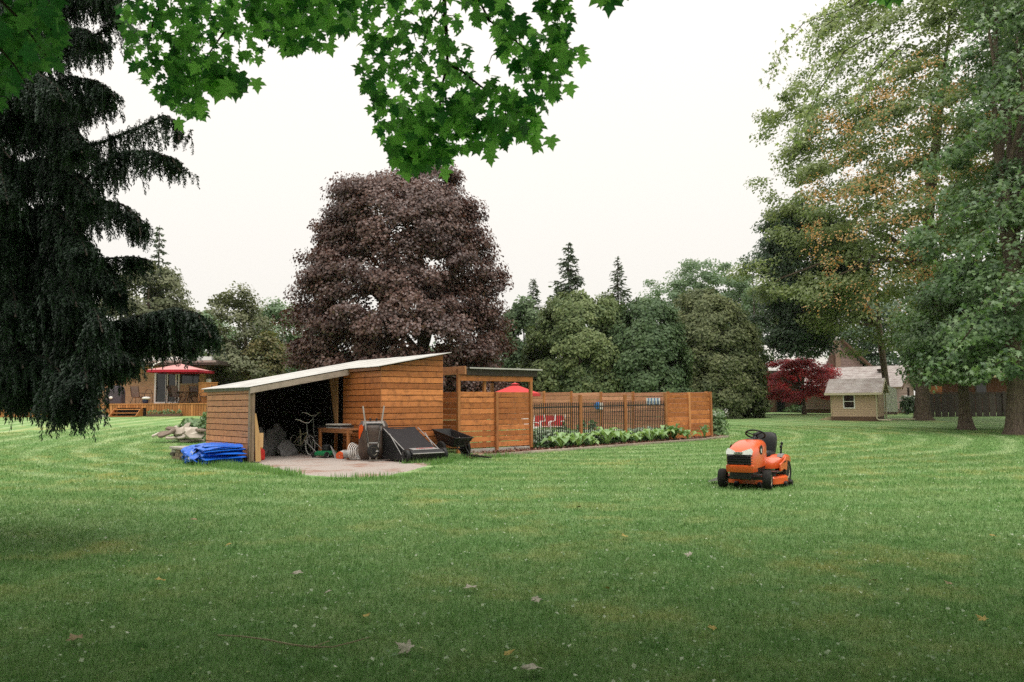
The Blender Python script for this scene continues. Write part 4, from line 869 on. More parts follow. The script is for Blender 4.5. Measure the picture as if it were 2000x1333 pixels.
# ================================================================== PICKET FENCE, SLAT PANEL, YARD FENCE
zf = [float(G(*L(x, -1.39).xy)) for x in (9.45, 11.9, 14.34, 16.77, 18.25, 19.8)]
fen = thing('picket_fence', 'black iron picket fence strung between brown wooden posts', 'fence', L(9.45, -1.39, 0), SROT)
pk = MB().box(-.012, .012, -.012, .012, 0, 1.50); pk.add([(-.012, -.012, 1.5), (.012, -.012, 1.5), (.012, .012, 1.5), (-.012, .012, 1.5), (0, 0, 1.54)], [(0, 1, 4), (1, 2, 4), (2, 3, 4), (3, 0, 4)]); pkm = pk.mesh('picket', MT['blackm'])
def fz(x): return float(np.interp(x, [9.45, 11.9, 14.34, 16.77, 18.25, 19.8], zf)) + .02
for a, b in ((9.50, 11.85), (11.95, 14.29), (14.39, 16.72)):
    n_ = 23
    for k in range(n_):
        x = a + (b - a) * (k + .5) / n_; link('picket', pkm, fen, (x - 9.45, 0, fz(x) + .06))
    for zz, hh in ((1.42, .045), (1.20, .018), (.18, .035)):
        MB().beam((a - 9.45, 0, fz(a) + zz), (b - 9.45, 0, fz(b) + zz), .024, hh).build('rail', MT['blackm'], fen)
for x in (11.9, 14.34):
    MB().box(-.055, .055, -.055, .055, -.1, 1.86).build('post', MW['cedar_z'], fen, bevel=.01, loc=(x - 9.45, 0, fz(x)))
pan = thing('slat_fence', 'closed cedar slat fence panel at the far end of the picket fence', 'fence', L(16.77, -1.39, zf[3]), SROT)
for k in range(10):
    for a, b, q in ((.06, 1.46, .03), (1.58, 2.98, .10)):
        board(pan, ((a + b) / 2, g_.uniform(-.004, .004), -.02 + k * .187 + q + g_.uniform(-.005, .005)), b - a, .166, .022, MW['cedar'], 'x', 0, 'slat')
for x, z in ((0, 0), (1.52, .02), (3.03, .05)): MB().box(x - .055, x + .055, -.07, .05, -.15, 1.93 + z).build('post', MW['cedar_z'], pan, bevel=.008)
MB().box(.05, 3.0, .014, .05, 1.885, 1.925).build('cap_rail', MW['cedar'], pan)
yf = thing('yard_fence', 'pale red slatted fence along the far side of the pool yard', 'fence', L(19.8, -1.2, 0), SROT)
for j in range(7):
    zb = float(G(*L(19.8, -1.2 + 2.1 * j + 1).xy))
    for k in range(10): board(yf, (g_.uniform(-.004, .004), 2.1 * j + 1.09, zb + .06 + k * .187 + g_.uniform(-.006, .006)), 1.98, .172, .022, MW['fencepink'], 'y', 0, 'slat')
    MB().box(-.07, .03, 2.1 * j - .05, 2.1 * j + .05, zb - .1, zb + 1.95).build('post', MW['cedar_z'], yf)
yb = thing('yard_fence', 'dim slatted fence closing the pool yard beneath the cedars', 'fence', L(8.6, 13.4, 0), SROT)
for j in range(5):
    zb = float(G(*L(9.6 + 2.1 * j, 13.4).xy))
    for k in range(10): board(yb, (2.1 * j + 1.09, g_.uniform(-.004, .004), zb + .06 + k * .187), 1.98, .172, .022, MW['fencepink'], 'x', 0, 'slat')
    MB().box(2.1 * j - .05, 2.1 * j + .05, -.05, .05, zb - .1, zb + 1.95).build('post', MW['cedar_z'], yb)

# timber edging of the bed
ed = thing('bed_edging', 'weathered timber edging along the front of the flower bed', 'edging', (0, 0, 0))
EP = [(902, 896), (965, 892), (1036, 886), (1120, 880), (1200, 874), (1290, 867), (1370, 861), (1422, 855)]
for a, b in zip(EP, EP[1:]):
    p, q = gp(*a), gp(*b); p.z += .035; q.z += .035; MB().beam(p, q - (q - p).normalized() * .02, .09, .10).build('timber', MW['weathered'], ed, bevel=.008)
# hostas
def hosta(label, pos, rad, h, nl, mat, seed, leafw=.5, name='hosta', group='broad-leaved plants along the picket fence'):
    g = random.Random(seed); root = thing(name, label, 'plant', pos, g.uniform(0, 6), group)
    for k in range(nl):
        a = 2.4 * k + g.uniform(-.3, .3); s = .35 + .65 * (k + 1) / nl; ln = rad * s * g.uniform(.85, 1.1); o_ = Vector((math.cos(a), math.sin(a), 0)); sd = Vector((-o_.y, o_.x, 0)); mb = MB(); rows = []
        rise = h * (1.15 - .65 * s) * g.uniform(.85, 1.1)
        for i in range(7):
            t = i / 6; u = max(0, (t - .32) / .68); wdt = leafw * ln * math.sin(PI * min(1, u * 1.02 + .02)) ** .8 * (1 - .25 * u) * .62 + .008
            c = o_ * ln * (t ** .95) + Vector((0, 0, rise * math.sin(min(1, t * 1.25) * PI * .55) * (1.25) - max(0, t - .6) ** 2 * ln * 1.3)); rows.append([c - sd * wdt + Vector((0, 0, wdt * .35)), c, c + sd * wdt + Vector((0, 0, wdt * .35))])
        mb.loft(rows, False, False); o = mb.build('leaf', mat, root, smooth=80); at2 = o.data.attributes.new('tint', 'FLOAT', 'FACE'); at2.data.foreach_set('value', [g.random()] * len(o.data.polygons))
    return root
for i, (px, py, rd, h, nl, mt, lab) in enumerate([
    (1095, 873, .62, .50, 15, 'hosta', 'largest pale hosta at the near end of the picket fence'), (1128, 868, .60, .48, 14, 'hosta', 'broad pale hosta in front of the nearest brown fence post'), (1152, 868, .34, .30, 10, 'hosta', 'small low hosta between two big pale hostas'),
    (1184, 865, .66, .62, 16, 'hosta', 'tall upright hosta midway along the picket fence'), (1216, 863, .58, .46, 14, 'hosta', 'spreading hosta in front of the second brown fence post'), (1240, 862, .36, .36, 10, 'hosta', 'fine-leaved hosta just past the second fence post'),
    (1268, 860, .60, .50, 14, 'hosta', 'pale hosta at the far end of the picket rails'), (1291, 857, .66, .52, 14, 'hosta', 'arching hosta before the slat panel corner post'), (1313, 853, .60, .60, 13, 'hostadark', 'dark glossy hosta against the slat panel'),
    (1340, 852, .50, .40, 9, 'hosta', 'hosta with few round leaves under the slat panel middle post'), (1372, 850, .36, .52, 9, 'hostadark', 'narrow upright dark hosta by the slat panel end')]):
    yl = -2.02 + .20 * (i % 3 == 1) + .05 * i * (i < 9) - .02 * i; u_ = (px - 1000) / FPX; q = L(0, yl); xl = (u_ * q.y - q.x) / (D2.x - u_ * D2.y); q = L(xl, yl)
    hosta(lab, Vector((q.x, q.y, float(G(q.x, q.y)) + .03)), rd * 1.2, h * .95, nl, LM[mt], 90 + i)
# white-edged plants inside the fence: a continuous ground cover
n_ = 5200; tt = rng.random(n_); X = 9.5 + 7.2 * tt; Y = -1.15 + rng.normal(0, .20, n_).clip(-.16, .6); Wp = [L(a, b) for a, b in zip(X, Y)]; P = np.array([[q.x, q.y, float(G(q.x, q.y)) + .03] for q in Wp]); hh = (.12 + .34 * rng.random(n_)) * np.interp(tt, [0, .3, 1], [1.35, 1.0, .9]); P[:, 2] += hh
nv = rng.normal(0, .5, (n_, 3)); nv[:, 2] += .55; nv[:, 1] -= .5
o = scatter('edging_plants', FROND[0], FROND[1], P, basis(nv, rng.random(n_) * 6.28), .12 * (.6 + .8 * rng.random(n_)), rng.random(n_), LM['variegated']); tag(o, None, None, kind='stuff')
n_ = 1500; X = 9.5 + 7.4 * rng.random(n_); Y = -1.42 + rng.normal(0, .10, n_); Wp = [L(a, b) for a, b in zip(X, Y)]; P = np.array([[q.x, q.y, float(G(q.x, q.y)) + .03 + .14 * rng.random()] for q in Wp]); nv = rng.normal(0, .6, (n_, 3)); nv[:, 2] += .5
o = scatter('low_undergrowth', FROND[0], FROND[1], P, basis(nv, rng.random(n_) * 6.28), .10 * (.6 + .8 * rng.random(n_)), rng.random(n_) * .6, LM['mapledark']); tag(o, None, None, kind='stuff')
n_ = 3800; pw, ph_ = rng.random(n_), rng.random(n_)
BEDA = np.array(BED); mn, mxx = BEDA.min(0), BEDA.max(0); X = mn[0] + (mxx[0] - mn[0]) * rng.random(n_ * 3); Y = mn[1] + (mxx[1] - mn[1]) * rng.random(n_ * 3); kp = in_poly(X, Y, BED); X, Y = X[kp], Y[kp]; nv = rng.normal(0, .6, (len(X), 3)); nv[:, 2] += .9
chipm = leafmat('bark_chips', (.085, .036, .026), (.30, .17, .13), 0)
o = scatter('mulch_chips', LEAF2[0], LEAF2[1], np.stack([X, Y, G(X, Y) + .045], 1), basis(nv, rng.random(len(X)) * 6.28), .05 + .06 * rng.random(len(X)), rng.random(len(X)), chipm); tag(o, None, None, kind='stuff')
def bush(name, label, pos, rx, h, n, mat, sz, seed, flowers=0, tm=FROND, group=None, fsz=.05):
    g = np.random.default_rng(seed); root = thing(name, label, 'plant', pos, 0, group); th = g.random(n) * 6.28; r_ = rx * np.sqrt(g.random(n)) ; z = h * g.random(n) ** .8; sh = np.sqrt(np.clip(1 - (z / h) ** 2 * .7, .1, 1)); P = np.stack([pos[0] + r_ * sh * np.cos(th), pos[1] + r_ * sh * np.sin(th), pos[2] + z], 1)
    nv = np.stack([np.cos(th), np.sin(th), np.full(n, .7)], 1) + g.normal(0, .5, (n, 3)); tip = np.stack([np.cos(th) * .6, np.sin(th) * .6, np.full(n, .9)], 1) + g.normal(0, .4, (n, 3))
    scatter('foliage', tm[0], tm[1], P, basis(nv, None, tip), sz * (.6 + .8 * g.random(n)), g.random(n), mat, root, kind='stuff'); mb = MB()
    for k in range(9):
        a = k * .7; mb.tube([(0, 0, -.03), (math.cos(a) * rx * .3, math.sin(a) * rx * .3, h * .5), (math.cos(a) * rx * .6, math.sin(a) * rx * .6, h * .85)], [.012, .008, .004], 4)
    mb.build('stems', MT['twig'], root, kind='stuff')
    if flowers:
        th = g.random(flowers) * 6.28; r_ = rx * np.sqrt(g.random(flowers)); P = np.stack([pos[0] + r_ * np.cos(th), pos[1] + r_ * np.sin(th), pos[2] + h * (.8 + .3 * g.random(flowers))], 1); nv = g.normal(0, .5, (flowers, 3)); nv[:, 2] += 1
        scatter('flowers', LEAF2[0], LEAF2[1], P, basis(nv, g.random(flowers) * 6.28), fsz * (.7 + .6 * g.random(flowers)), g.random(flowers), LM['petal'], root, kind='stuff')
    return root
bush('flowering_plant', 'tall wispy plant with white flowers beyond the slat panel', gp(1400, 851), .55, 1.05, 900, LM['shrub'], .13, 5, 220)
bush('leafy_plant', 'lush green plant behind the pile of flat stones', gx(381, 34) + Vector((0, 0, .05)), .72, .75, 900, LM['shrub'], .22, 6, 40)
bush('leafy_plant', 'tall pale flowering stem beside the low shed wall', gx(402, 33.6), .22, 1.1, 160, LM['shrub'], .16, 7, 24)
for i, (x, y, lab) in enumerate([(1098, 833, 'small green plant beside the red chairs inside the fence'), (1136, 832, 'leafy sprout behind the nearest fence post'), (1158, 832, 'leafy sprout just past the nearest fence post')]):
    q = at(x, y, 36.5); q.z = float(G(q.x, q.y)); bush('yard_plant', lab, q, .22, .62, 120, LM['mapledark'], .13, 70 + i)

# ================================================================== POOL YARD FURNITURE
def parasol(name, label, pos, rad, zrim, ztop, mat, trim=None, sides=8, rot=0.0, vent=True):
    root = thing(name, label, 'umbrella', pos, rot); H = ztop; mb = MB(); rings = []
    for f in (0.02, .16, .5, 1.0):
        z = H - (H - zrim) * (f ** .92); rings.append([Vector((math.cos(2 * PI * k / sides) * rad * f * (1 if k % 1 == 0 else 1), math.sin(2 * PI * k / sides) * rad * f, z)) for k in range(sides)])
    mb.loft(rings, True, False); mb.loft([[v - Vector((0, 0, .012)) for v in rg] for rg in rings][::-1], True, False); mb.build('canopy', mat, root, smooth=18)
    rim = rings[-1]; MB().loft([rim, [v * 1.0 - Vector((0, 0, .13)) for v in rim]], True, False).build('valance', trim or mat, root)
    if vent: MB().loft([[Vector((math.cos(2 * PI * k / sides) * r_, math.sin(2 * PI * k / sides) * r_, z)) for k in range(sides)] for r_, z in ((.02, H + .05), (.22, H - .015))], True, False).build('vent', mat, root)
    for k in range(sides): MB().tube([(0, 0, H - .06), rings[-1][k] * .98 - Vector((0, 0, .03))], .010, 5).build('rib', MT['steel'], root)
    return root
q = at(1006, 760, 36.5); um = parasol('patio_umbrella', 'red market umbrella rising behind the slat screen', (q.x, q.y, float(G(q.x, q.y))), 1.15, 1.92 - .0, 2.36, MT['redcloth'])
MB().tube([(0, 0, 0), (0, 0, 2.45)], .022, 8).build('pole', MT['steel'], um); MB().lathe([(.24, 0), (.24, .05), (.05, .09), (.03, .25)], 16).build('base', MT['blackm'], um)
t_ = thing('patio_table', 'round white patio table beneath the red market umbrella', 'table', (q.x, q.y, float(G(q.x, q.y))))
MB().lathe([(.07, .70), (.60, .70), (.61, .715), (.60, .73), (.07, .73)], 24).build('table_top', MT['white'], t_)
for k in range(4): a = k * PI / 2 + .4; MB().tube([(math.cos(a) * .45, math.sin(a) * .45, 0), (math.cos(a) * .3, math.sin(a) * .3, .70)], .02, 6).build('leg', MT['white'], t_)
def metal_chair(label, pos, rz, mat):
    root = thing('metal_chair', label, 'chair', pos, rz, 'chairs in the pool yard'); mb = MB(); rows = []
    for i in range(6):
        t = i / 5; z = .46 + .42 * t; y = .20 + .10 * t; hw = .21 * (1 - .12 * (2 * t - 1) ** 4); rows.append([(-hw, y - .03, z), (-hw * .5, y + .02, z), (hw * .5, y + .02, z), (hw, y - .03, z)])
    mb.loft(rows, False, False); mb.loft([[(x, y + .012, z) for x, y, z in r_] for r_ in rows], False, False); mb.build('backrest', mat, root, smooth=40)
    mb = MB(); rows = [[(-.22, y, z + .015), (-.1, y, z), (.1, y, z), (.22, y, z + .015)] for y, z in ((-.26, .40), (-.22, .43), (0, .40), (.2, .40), (.24, .43))]; mb.loft(rows, False, False); mb.loft([[(x, y, z - .012) for x, y, z in r_] for r_ in rows], False, False); mb.build('seat', mat, root, smooth=40)
    for s in (-1, 1):
        MB().tube([(s * .27, .30, .92), (s * .27, .22, .64), (s * .27, -.22, .63), (s * .27, -.30, .58), (s * .27, -.28, .30), (s * .27, -.26, 0)], .017, 6).build('arm_frame', MT['white'], root, smooth=60)
        MB().tube([(s * .25, -.25, .40), (s * .25, .18, .36), (s * .26, .30, 0)], .016, 6).build('leg', MT['white'], root, smooth=60)
    MB().tube([(-.25, -.25, .40), (.25, -.25, .40)], .014, 6).build('stretcher', MT['white'], root)
    return root
for px, lab, mt in ((1050, 'red metal chair nearest the slat screen post', 'chairred'), (1069, 'middle red metal chair of the row behind the pickets', 'chairred'), (1088, 'red metal chair at the open end of the row', 'chairred')):
    q = at(px, 826, 35.5); metal_chair(lab, (q.x, q.y, float(G(q.x, q.y)) + .06), R(-25), MT[mt])
q = at(1036, 826, 34.5); metal_chair('white metal chair half hidden by the slat screen post', (q.x, q.y, float(G(q.x, q.y)) + .04), R(60), MT['white'])
def hung(name, label, px, py, D, fn): 
    q = at(px, py, D); return fn(q)
q = L(19.74, 5.3); z0 = at(1168, 793, q.y).z; t_ = thing('pool_toy', 'small blue and white pool toy hung on the yard fence', 'pool toy', (q.x, q.y, z0), SROT)
MB().lathe([(.06, -.08), (.17, -.06), (.19, 0), (.17, .06), (.06, .08)], 16, ax='x').build('body', MT['bluetoy'], t_, smooth=60); MB().cbox((-.02, -.26, -.02), (.08, .16, .34)).build('panel', MT['white'], t_, bevel=.02)
q = L(19.74, 1.72); z0 = at(1276, 786, q.y).z; t_ = thing('pool_towel', 'blue and white striped towel hung over the yard fence', 'towel', (q.x, q.y, z0), SROT)
for k in range(9): MB().box(-.02 - .012 * (k % 2), .0, -.40 + .09 * k, -.31 + .09 * k, -.14 + .03 * (k % 3), .20).build('stripe', MT['towelblue'] if k % 2 else MT['white'], t_)

# ================================================================== IN AND IN FRONT OF THE BAY
PZ = .035
def wheel(mb_t, mb_r, c, r, wdt, ax='x', rim=.6, n=22):
    mb_t.lathe([(r * rim, -wdt * .40), (r * .82, -wdt / 2), (r * .96, -wdt * .38), (r, 0), (r * .96, wdt * .38), (r * .82, wdt / 2), (r * rim, wdt * .40)], n, c, ax)
    mb_r.lathe([(.02, -wdt * .36), (r * .3, -wdt * .30), (r * rim * .85, -wdt * .2), (r * rim * 1.02, -wdt * .44), (r * rim * 1.02, wdt * .44), (r * rim * .85, wdt * .2), (r * .3, wdt * .30), (.02, wdt * .36)], n, c, ax)
def add_wheel(root, c, r, wdt, rimmat, ax='x', rim=.6, tyre=None):
    a, b = MB(), MB(); wheel(a, b, (0, 0, 0), r, wdt, ax, rim); o = link('wheel', a.mesh('tyre', tyre or MT['rubber'], 50), root, c); b.build('rim', rimmat, o, smooth=40); return o
# --- bicycles
def bicycle(label, pos, rz, col, hb, seed):
    root = thing('bicycle', label, 'bicycle', pos, rz, 'bicycles parked in the bay'); wr = .33   # x back, front wheel at origin
    for nm, x in (('front_wheel', 0), ('rear_wheel', 1.04)):
        a = MB(); a.tube([(wr * math.cos(k / 24 * 2 * PI), 0, wr * math.sin(k / 24 * 2 * PI)) for k in range(25)], .022, 7, False); o = link(nm, a.mesh('tyre', MT['rubber'], 60), root, (x, 0, wr))
        b = MB(); b.tube([(wr * .92 * math.cos(k / 24 * 2 * PI), 0, wr * .92 * math.sin(k / 24 * 2 * PI)) for k in range(25)], .020, 5, False); b.build('rim', MT['white'], o, smooth=60)
        s = MB()
        for k in range(14): an = k / 14 * 2 * PI; s.tube([(0, .02 * (-1) ** k, 0), (wr * .92 * math.cos(an), 0, wr * .92 * math.sin(an))], .0022, 3, False)
        s.lathe([(.02, -.04), (.02, .04)], 10, ax='y'); s.build('spokes', MT['steel'], o, kind='stuff')
    fr = MB(); st, hd, bb = (.66, 0, .78), (.20, 0, .80), (.60, 0, .30)
    for a, b, r_ in (((.22, 0, .72), (.62, 0, .66), .018), ((.21, 0, .64), bb, .020), ((.66, 0, .82), bb, .017), ((.62, 0, .66), (1.04, .05, .33), .010), ((.62, 0, .66), (1.04, -.05, .33), .010), (bb, (1.04, .05, .33), .011), (bb, (1.04, -.05, .33), .011)): fr.tube([a, b], r_ * 1.35, 8)
    fr.build('frame', col, root, smooth=60)
    fk = MB()
    for s in (-1, 1): fk.tube([(.16, s * .04, .60), (.05, s * .055, .38), (0, s * .055, .33)], .013, 7)
    fk.tube([(.23, 0, .84), (.15, 0, .58)], .018, 8); fk.build('fork', MT['steel'], root, smooth=60)
    MB().tube([(.22, 0, .82), (.26, 0, hb)], .014, 8).build('stem', MT['steel'], root)
    MB().tube([(.42, -.31, hb + .09), (.32, -.22, hb + .07), (.24, -.07, hb - .02), (.24, .07, hb - .02), (.32, .22, hb + .07), (.42, .31, hb + .09)], .016, 8).build('handlebar', MT['white'], root, smooth=60)
    MB().ell((.70, 0, .90), (.14, .075, .035), 12, 6).build('saddle', MT['black'], root, smooth=60); MB().tube([(.66, 0, .78), (.69, 0, .88)], .012, 7).build('seat_post', MT['steel'], root)
    MB().lathe([(.09, -.012), (.09, .012)], 18, (.60, 0, .30), 'y').build('crank', MT['steel'], root)
    for s in (-1, 1): MB().cbox((.60 + s * .17, s * .11, .30 - s * .04), (.09, .07, .02)).build('pedal', MT['black'], root)
    return root
bicycle('mountain bike with wide low handlebar beside the grey sacks', L(2.42, 1.20, PZ), SROT + PI / 2 + R(4), MT['cream'], 1.06, 1)
b2 = bicycle('dark bicycle with high handlebar standing next to the basket', L(2.72, 1.42, PZ), SROT + PI / 2 - R(3), MT['barrow'], 1.28, 2)
bk = thing('black_crate', 'black plastic crate with red emblem resting in front of the bicycles', 'crate', L(2.72, .98, PZ), SROT)
MB().loft([[(x * s, y * s, z) for x, y in ((-.21, -.15), (.21, -.15), (.21, .15), (-.21, .15))] for s, z in ((.86, .66), (.95, .78), (1.0, .96))]).build('body', MT['black'], bk, bevel=.01)
MB().loft([[(x * s, y * s, .965) for x, y in ((-.22, -.16), (.22, -.16), (.22, .16), (-.22, .16))] for s in (1.04, .92)], True, False).build('rim', MT['black'], bk)
MB().prism([(-.10, 0), (0, -.03), (.10, 0), (.06, .03), (0, .01), (-.06, .03)], (0, -.152, .82), (1, 0, 0), (0, -.1, 1), (0, -.003, 0)).build('emblem', MT['redletter'], bk)
for s in (-1, 1): MB().beam((s * .15, 0, 0), (s * .15, 0, .66), .035, .035).build('leg', MT['blackm'], bk)
# --- sacks
def sack(label, pos, rz, w_, h_, d_, lean, seed, fat=1.0):
    g = random.Random(seed); ph = [g.uniform(0, 6) for _ in range(6)]; mb = MB(); rings = []
    for i in range(17):
        t = i / 16; tp = (1 - .62 * max(0, (t - .6) / .4) ** 1.3) * (1 + .12 * math.sin(PI * min(1, t * 1.3))); th_ = d_ * (1 - .75 * max(0, (t - .5) / .5) ** 1.2) * (1 if t > .04 else .8); rg = []
        for k in range(28):
            a = 2 * PI * k / 28; c, s = math.cos(a), math.sin(a); q = 1 + .09 * math.sin(3 * a + ph[0] + t * 5) + .09 * math.sin(5 * a + ph[1] - t * 9) + .07 * math.sin(9 * a + ph[2] + 7 * t) + .05 * math.sin(15 * t + 4 * a)
            rg.append((math.copysign(abs(c) ** .75, c) * w_ / 2 * tp * q, math.copysign(abs(s) ** .75, s) * th_ / 2 * q + lean * t * h_, t * h_ + .02 * math.sin(4 * a + ph[3])))
        rings.append(rg)
    o = mb.loft(rings).build('sack', MT['sack'], None, smooth=70, loc=pos, rot=(0, 0, rz)); return tag(o, label, 'sack', 'grey sacks stored in the bay')
for i, (x, y, ln, w_, h_, lab) in enumerate([(.62, 1.75, .16, .42, .86, 'grey sack nearest the open bay post'), (1.04, 1.85, .18, .44, .92, 'second grey sack from the open bay post'), (1.46, 1.95, .20, .40, .84, 'creased grey sack in the middle of the row'), (1.90, 2.4, .14, .46, 1.0, 'tall grey sack standing behind the slumped one'), (1.84, 1.55, .34, .60, .50, 'slumped grey sack lowest beside the bicycle wheel')]):
    sack(lab, L(x, y, PZ), SROT + R(-12 + 7 * i), w_, h_, .26, ln, 40 + i)
gc = thing('fuel_can', 'red plastic fuel can on the ground behind the leaning plank', 'fuel can', L(.44, .42, PZ), SROT + .3)
MB().loft([[(x * s, y * s, z) for x, y in ((-.13, -.09), (.13, -.09), (.13, .09), (-.13, .09))] for s, z in ((.94, 0), (1, .04), (1, .26), (.7, .33))]).build('body', MT['red'], gc, bevel=.02); MB().tube([(-.08, 0, .31), (-.06, 0, .38), (.03, 0, .38), (.05, 0, .31)], .016, 7).build('handle', MT['red'], gc, smooth=60); MB().tube([(.07, 0, .32), (.09, 0, .42)], .022, 8).build('spout', MT['yellow'], gc)
# --- workbench and what stands on and under it
tb = thing('work_table', 'plain wooden table along the inner shed wall', 'table', L(2.45, -1.45, PZ), SROT)
for k in range(3): board(tb, (.11 + .205 * k, 1.12, .855), 2.24, .030, .19, MW['cedar_y'], 'y', 0, 'top_board')
MB().box(.02, .05, .05, 2.2, .76, .85).build('apron', MW['cedar_y'], tb); MB().box(.55, .58, .05, 2.2, .76, .85).build('apron', MW['cedar_y'], tb)
for x, y in ((.035, .28), (.57, .28), (.035, 2.1), (.57, 2.1)): MB().box(x - .035, x + .035, y - .045, y + .045, 0, .85).build('leg', MW['cedar_z'], tb)
for k, (dx, dy, rr_, lab) in enumerate(((0, 0, .04, 'lowest grey slate sheet in the stack on the table'), (.02, -.05, -.05, 'middle dark slate sheet in the stack on the table'), (-.02, .05, .08, 'topmost pale sheet of the stack on the table'))):
    mb = MB(); mb.cbox((0, 0, .022), (.46, .86 - .06 * k, .04)); tag(mb.build('slate_sheet', (MT['greysteel'], MT['black'], MT['concrete'])[k], None, bevel=.006, loc=L(2.72 + dx, -.18 + dy, PZ + .888 + .046 * k), rot=(0, 0, SROT + rr_)), lab, 'sheet', 'sheets stacked on the table')
pmw = thing('push_mower', 'small green push mower parked under the table', 'lawn mower', L(2.40, .05, PZ), SROT + R(20))
MB().loft([[(x * s, y * s, z) for x, y in ((-.30, -.22), (-.18, -.28), (.18, -.28), (.30, -.22), (.30, .22), (.18, .28), (-.18, .28), (-.30, .22))] for s, z in ((1, .07), (1, .15), (.72, .21))]).build('deck', MT['green'], pmw, bevel=.015)
MB().lathe([(.13, .21), (.14, .26), (.14, .36), (.10, .40), (.03, .41)], 18).build('engine', MT['black'], pmw, smooth=40)
for x in (-.27, .27):
    for y in (-.26, .26): add_wheel(pmw, (x, y, .10), .10, .05, MT['white'], 'y', .62)
for s in (-1, 1): MB().tube([(s * .18, .24, .16), (s * .18, .75, .52)], .011, 6).build('handle', MT['steel'], pmw)
cn = thing('traffic_jug', 'white jug with orange band lying beneath the table', 'jug', L(2.55, -.72, PZ), SROT + .5)
m_ = Matrix.Rotation(R(78), 3, 'Y'); MB().lathe([(.02, -.2), (.11, -.19), (.12, -.06), (.12, .09), (.05, .17), (.03, .2)], 16, (0, 0, .12), m=m_).build('body', MT['white'], cn, smooth=50); MB().lathe([(.123, -.20), (.125, -.12)], 16, (0, 0, .12), m=m_).build('band', MT['orange'], cn)
mb = MB().prism([(0, 0), (.24, .05), (.05, .42)], (0, 0, 0), (1, 0, 0), (0, .45, .9), (.0, .02, .0)); tag(mb.build('metal_offcut', MT['greysteel'], None, loc=L(2.42, -.5, PZ), rot=(0, 0, SROT + .6)), 'triangular pale metal offcut propped beneath the table', 'metal sheet')
hz = thing('hose_coil', 'loops of pale garden hose standing beside the wheelbarrow', 'hose', L(2.50, -1.55, PZ), SROT + .55)
mb = MB()
for k in range(5): r_ = .19 + .012 * k; mb.tube([(r_ * math.cos(a / 20 * 2 * PI), .05 * k - .1 + .01 * math.sin(a), .215 + r_ * math.sin(a / 20 * 2 * PI) + .01 * k) for a in range(21)], .011, 6, False)
mb.build('loops', MT['white'], hz, smooth=60, kind='stuff'); MB().lathe([(.08, .10), (.12, .12), (.12, .34), (.08, .36)], 16, (.02, 0, .17), 'y').build('drum', MT['steel'], hz, smooth=50)

# --- wheelbarrow standing on its nose
wb = thing('wheelbarrow', 'wooden-handled wheelbarrow tipped up on its nose against the shed corner', 'wheelbarrow', L(2.60, -2.42, PZ), 0); wb.rotation_euler = (R(-8), 0, R(10))
for s in (-1, 1): MB().beam((s * .075, 0, .0), (s * .30, .02, 1.58), .042, .05, (0, 1, 0)).build('handle', MW['greywood'], wb)
MB().box(-.11, .11, -.03, .03, .0, .045).build('nose_bar', MW['greywood'], wb)
rg = [[(x * w0, y0, zc + z * h0) for x, z in ((-1, -.75), (-.8, -1), (.8, -1), (1, -.75), (1, .75), (.8, 1), (-.8, 1), (-1, .75))] for w0, h0, zc, y0 in ((.10, .2, .62, .045), (.23, .33, .62, .05), (.29, .45, .63, .17), (.40, .54, .64, .36), (.42, .565, .64, .37), (.42, .565, .64, .385), (.385, .52, .64, .37), (.28, .43, .63, .18), (.2, .3, .62, .065))]
MB().loft(rg).build('tray', MT['barrow'], wb, smooth=50)
MB().loft([[(x * .372, yy, .64 + z) for x, yy, z in ((-1, .34, .40), (-.8, .33, .53), (.8, .33, .53), (1, .34, .40))], [(x * .30, yy, .64 + z) for x, yy, z in ((-1, .18, .36), (-.8, .175, .46), (.8, .175, .46), (1, .18, .36))]], False, False).build('worn_edge', MT['greysteel'], wb)
MB().prism([(-.42, .90), (-.40, 1.06), (-.33, 1.08), (-.285, 1.0), (-.30, .90), (-.35, .80), (-.39, .66), (-.42, .70)], (0, -.375, 0), (1, -1.73, 0), (0, .03, 1), (0, -.006, 0)).build('red_paint', MT['orange'], wb)
w_ = add_wheel(wb, (0.0, -.15, .27), .195, .095, MT['cream'], 'x', .58); w_.rotation_euler = (0, 0, R(-52))
MB().tube([(-.14, -.13, .27), (.14, -.13, .27)], .014, 8).build('axle', MT['steel'], wb)
for s in (-1, 1):
    MB().tube([(s * .17, -.03, 1.04), (s * .20, -.26, .84), (s * .15, -.04, .52)], .016, 7).build('leg', MT['blackm'], wb)
MB().box(-.20, .26, -.05, -.02, 1.02, 1.06).build('cross_bar', MT['blackm'], wb); MB().box(-.12, .12, -.06, -.03, .50, .53).build('cross_bar', MT['greysteel'], wb)
for s in (-1, 1): MB().cbox((s * .09, .32, 1.235), (.06, .06, .06)).build('bolt_cap', MT['black'], wb, bevel=.012)

# --- lawn sweeper
sw = thing('lawn_sweeper', 'black lawn sweeper with mesh hopper facing the lawn', 'lawn sweeper', L(3.50, -3.60, .03), SROT)
hop = [(-.52, .10, .34), (.52, .10, .34), (.56, 1.28, .92), (-.56, 1.28, .92)]
mb = MB(); rows = []
for i in range(9):
    t = i / 8; rows.append([(x * (1 + .07 * t), .10 + 1.18 * t, .34 + .58 * t - .035 * math.sin(PI * t) - .02 * math.cos(x * 5)) for x in np.linspace(-.52, .52, 9)])
mb.loft(rows, False, False); mb.loft([[(x, y + .004, z - .012) for x, y, z in r_] for r_ in rows], False, False); mb.build('hopper_cover', MT['mesh'], sw, smooth=60)
for s in (-1, 1): MB().prism([(.12, .06), (.12, .32), (1.27, .90), (1.36, .22), (1.1, .05)], (s * .53, 0, 0), (s * .03, 1, 0), (0, 0, 1), (s * .01, 0, 0)).build('hopper_side', MT['black'], sw)
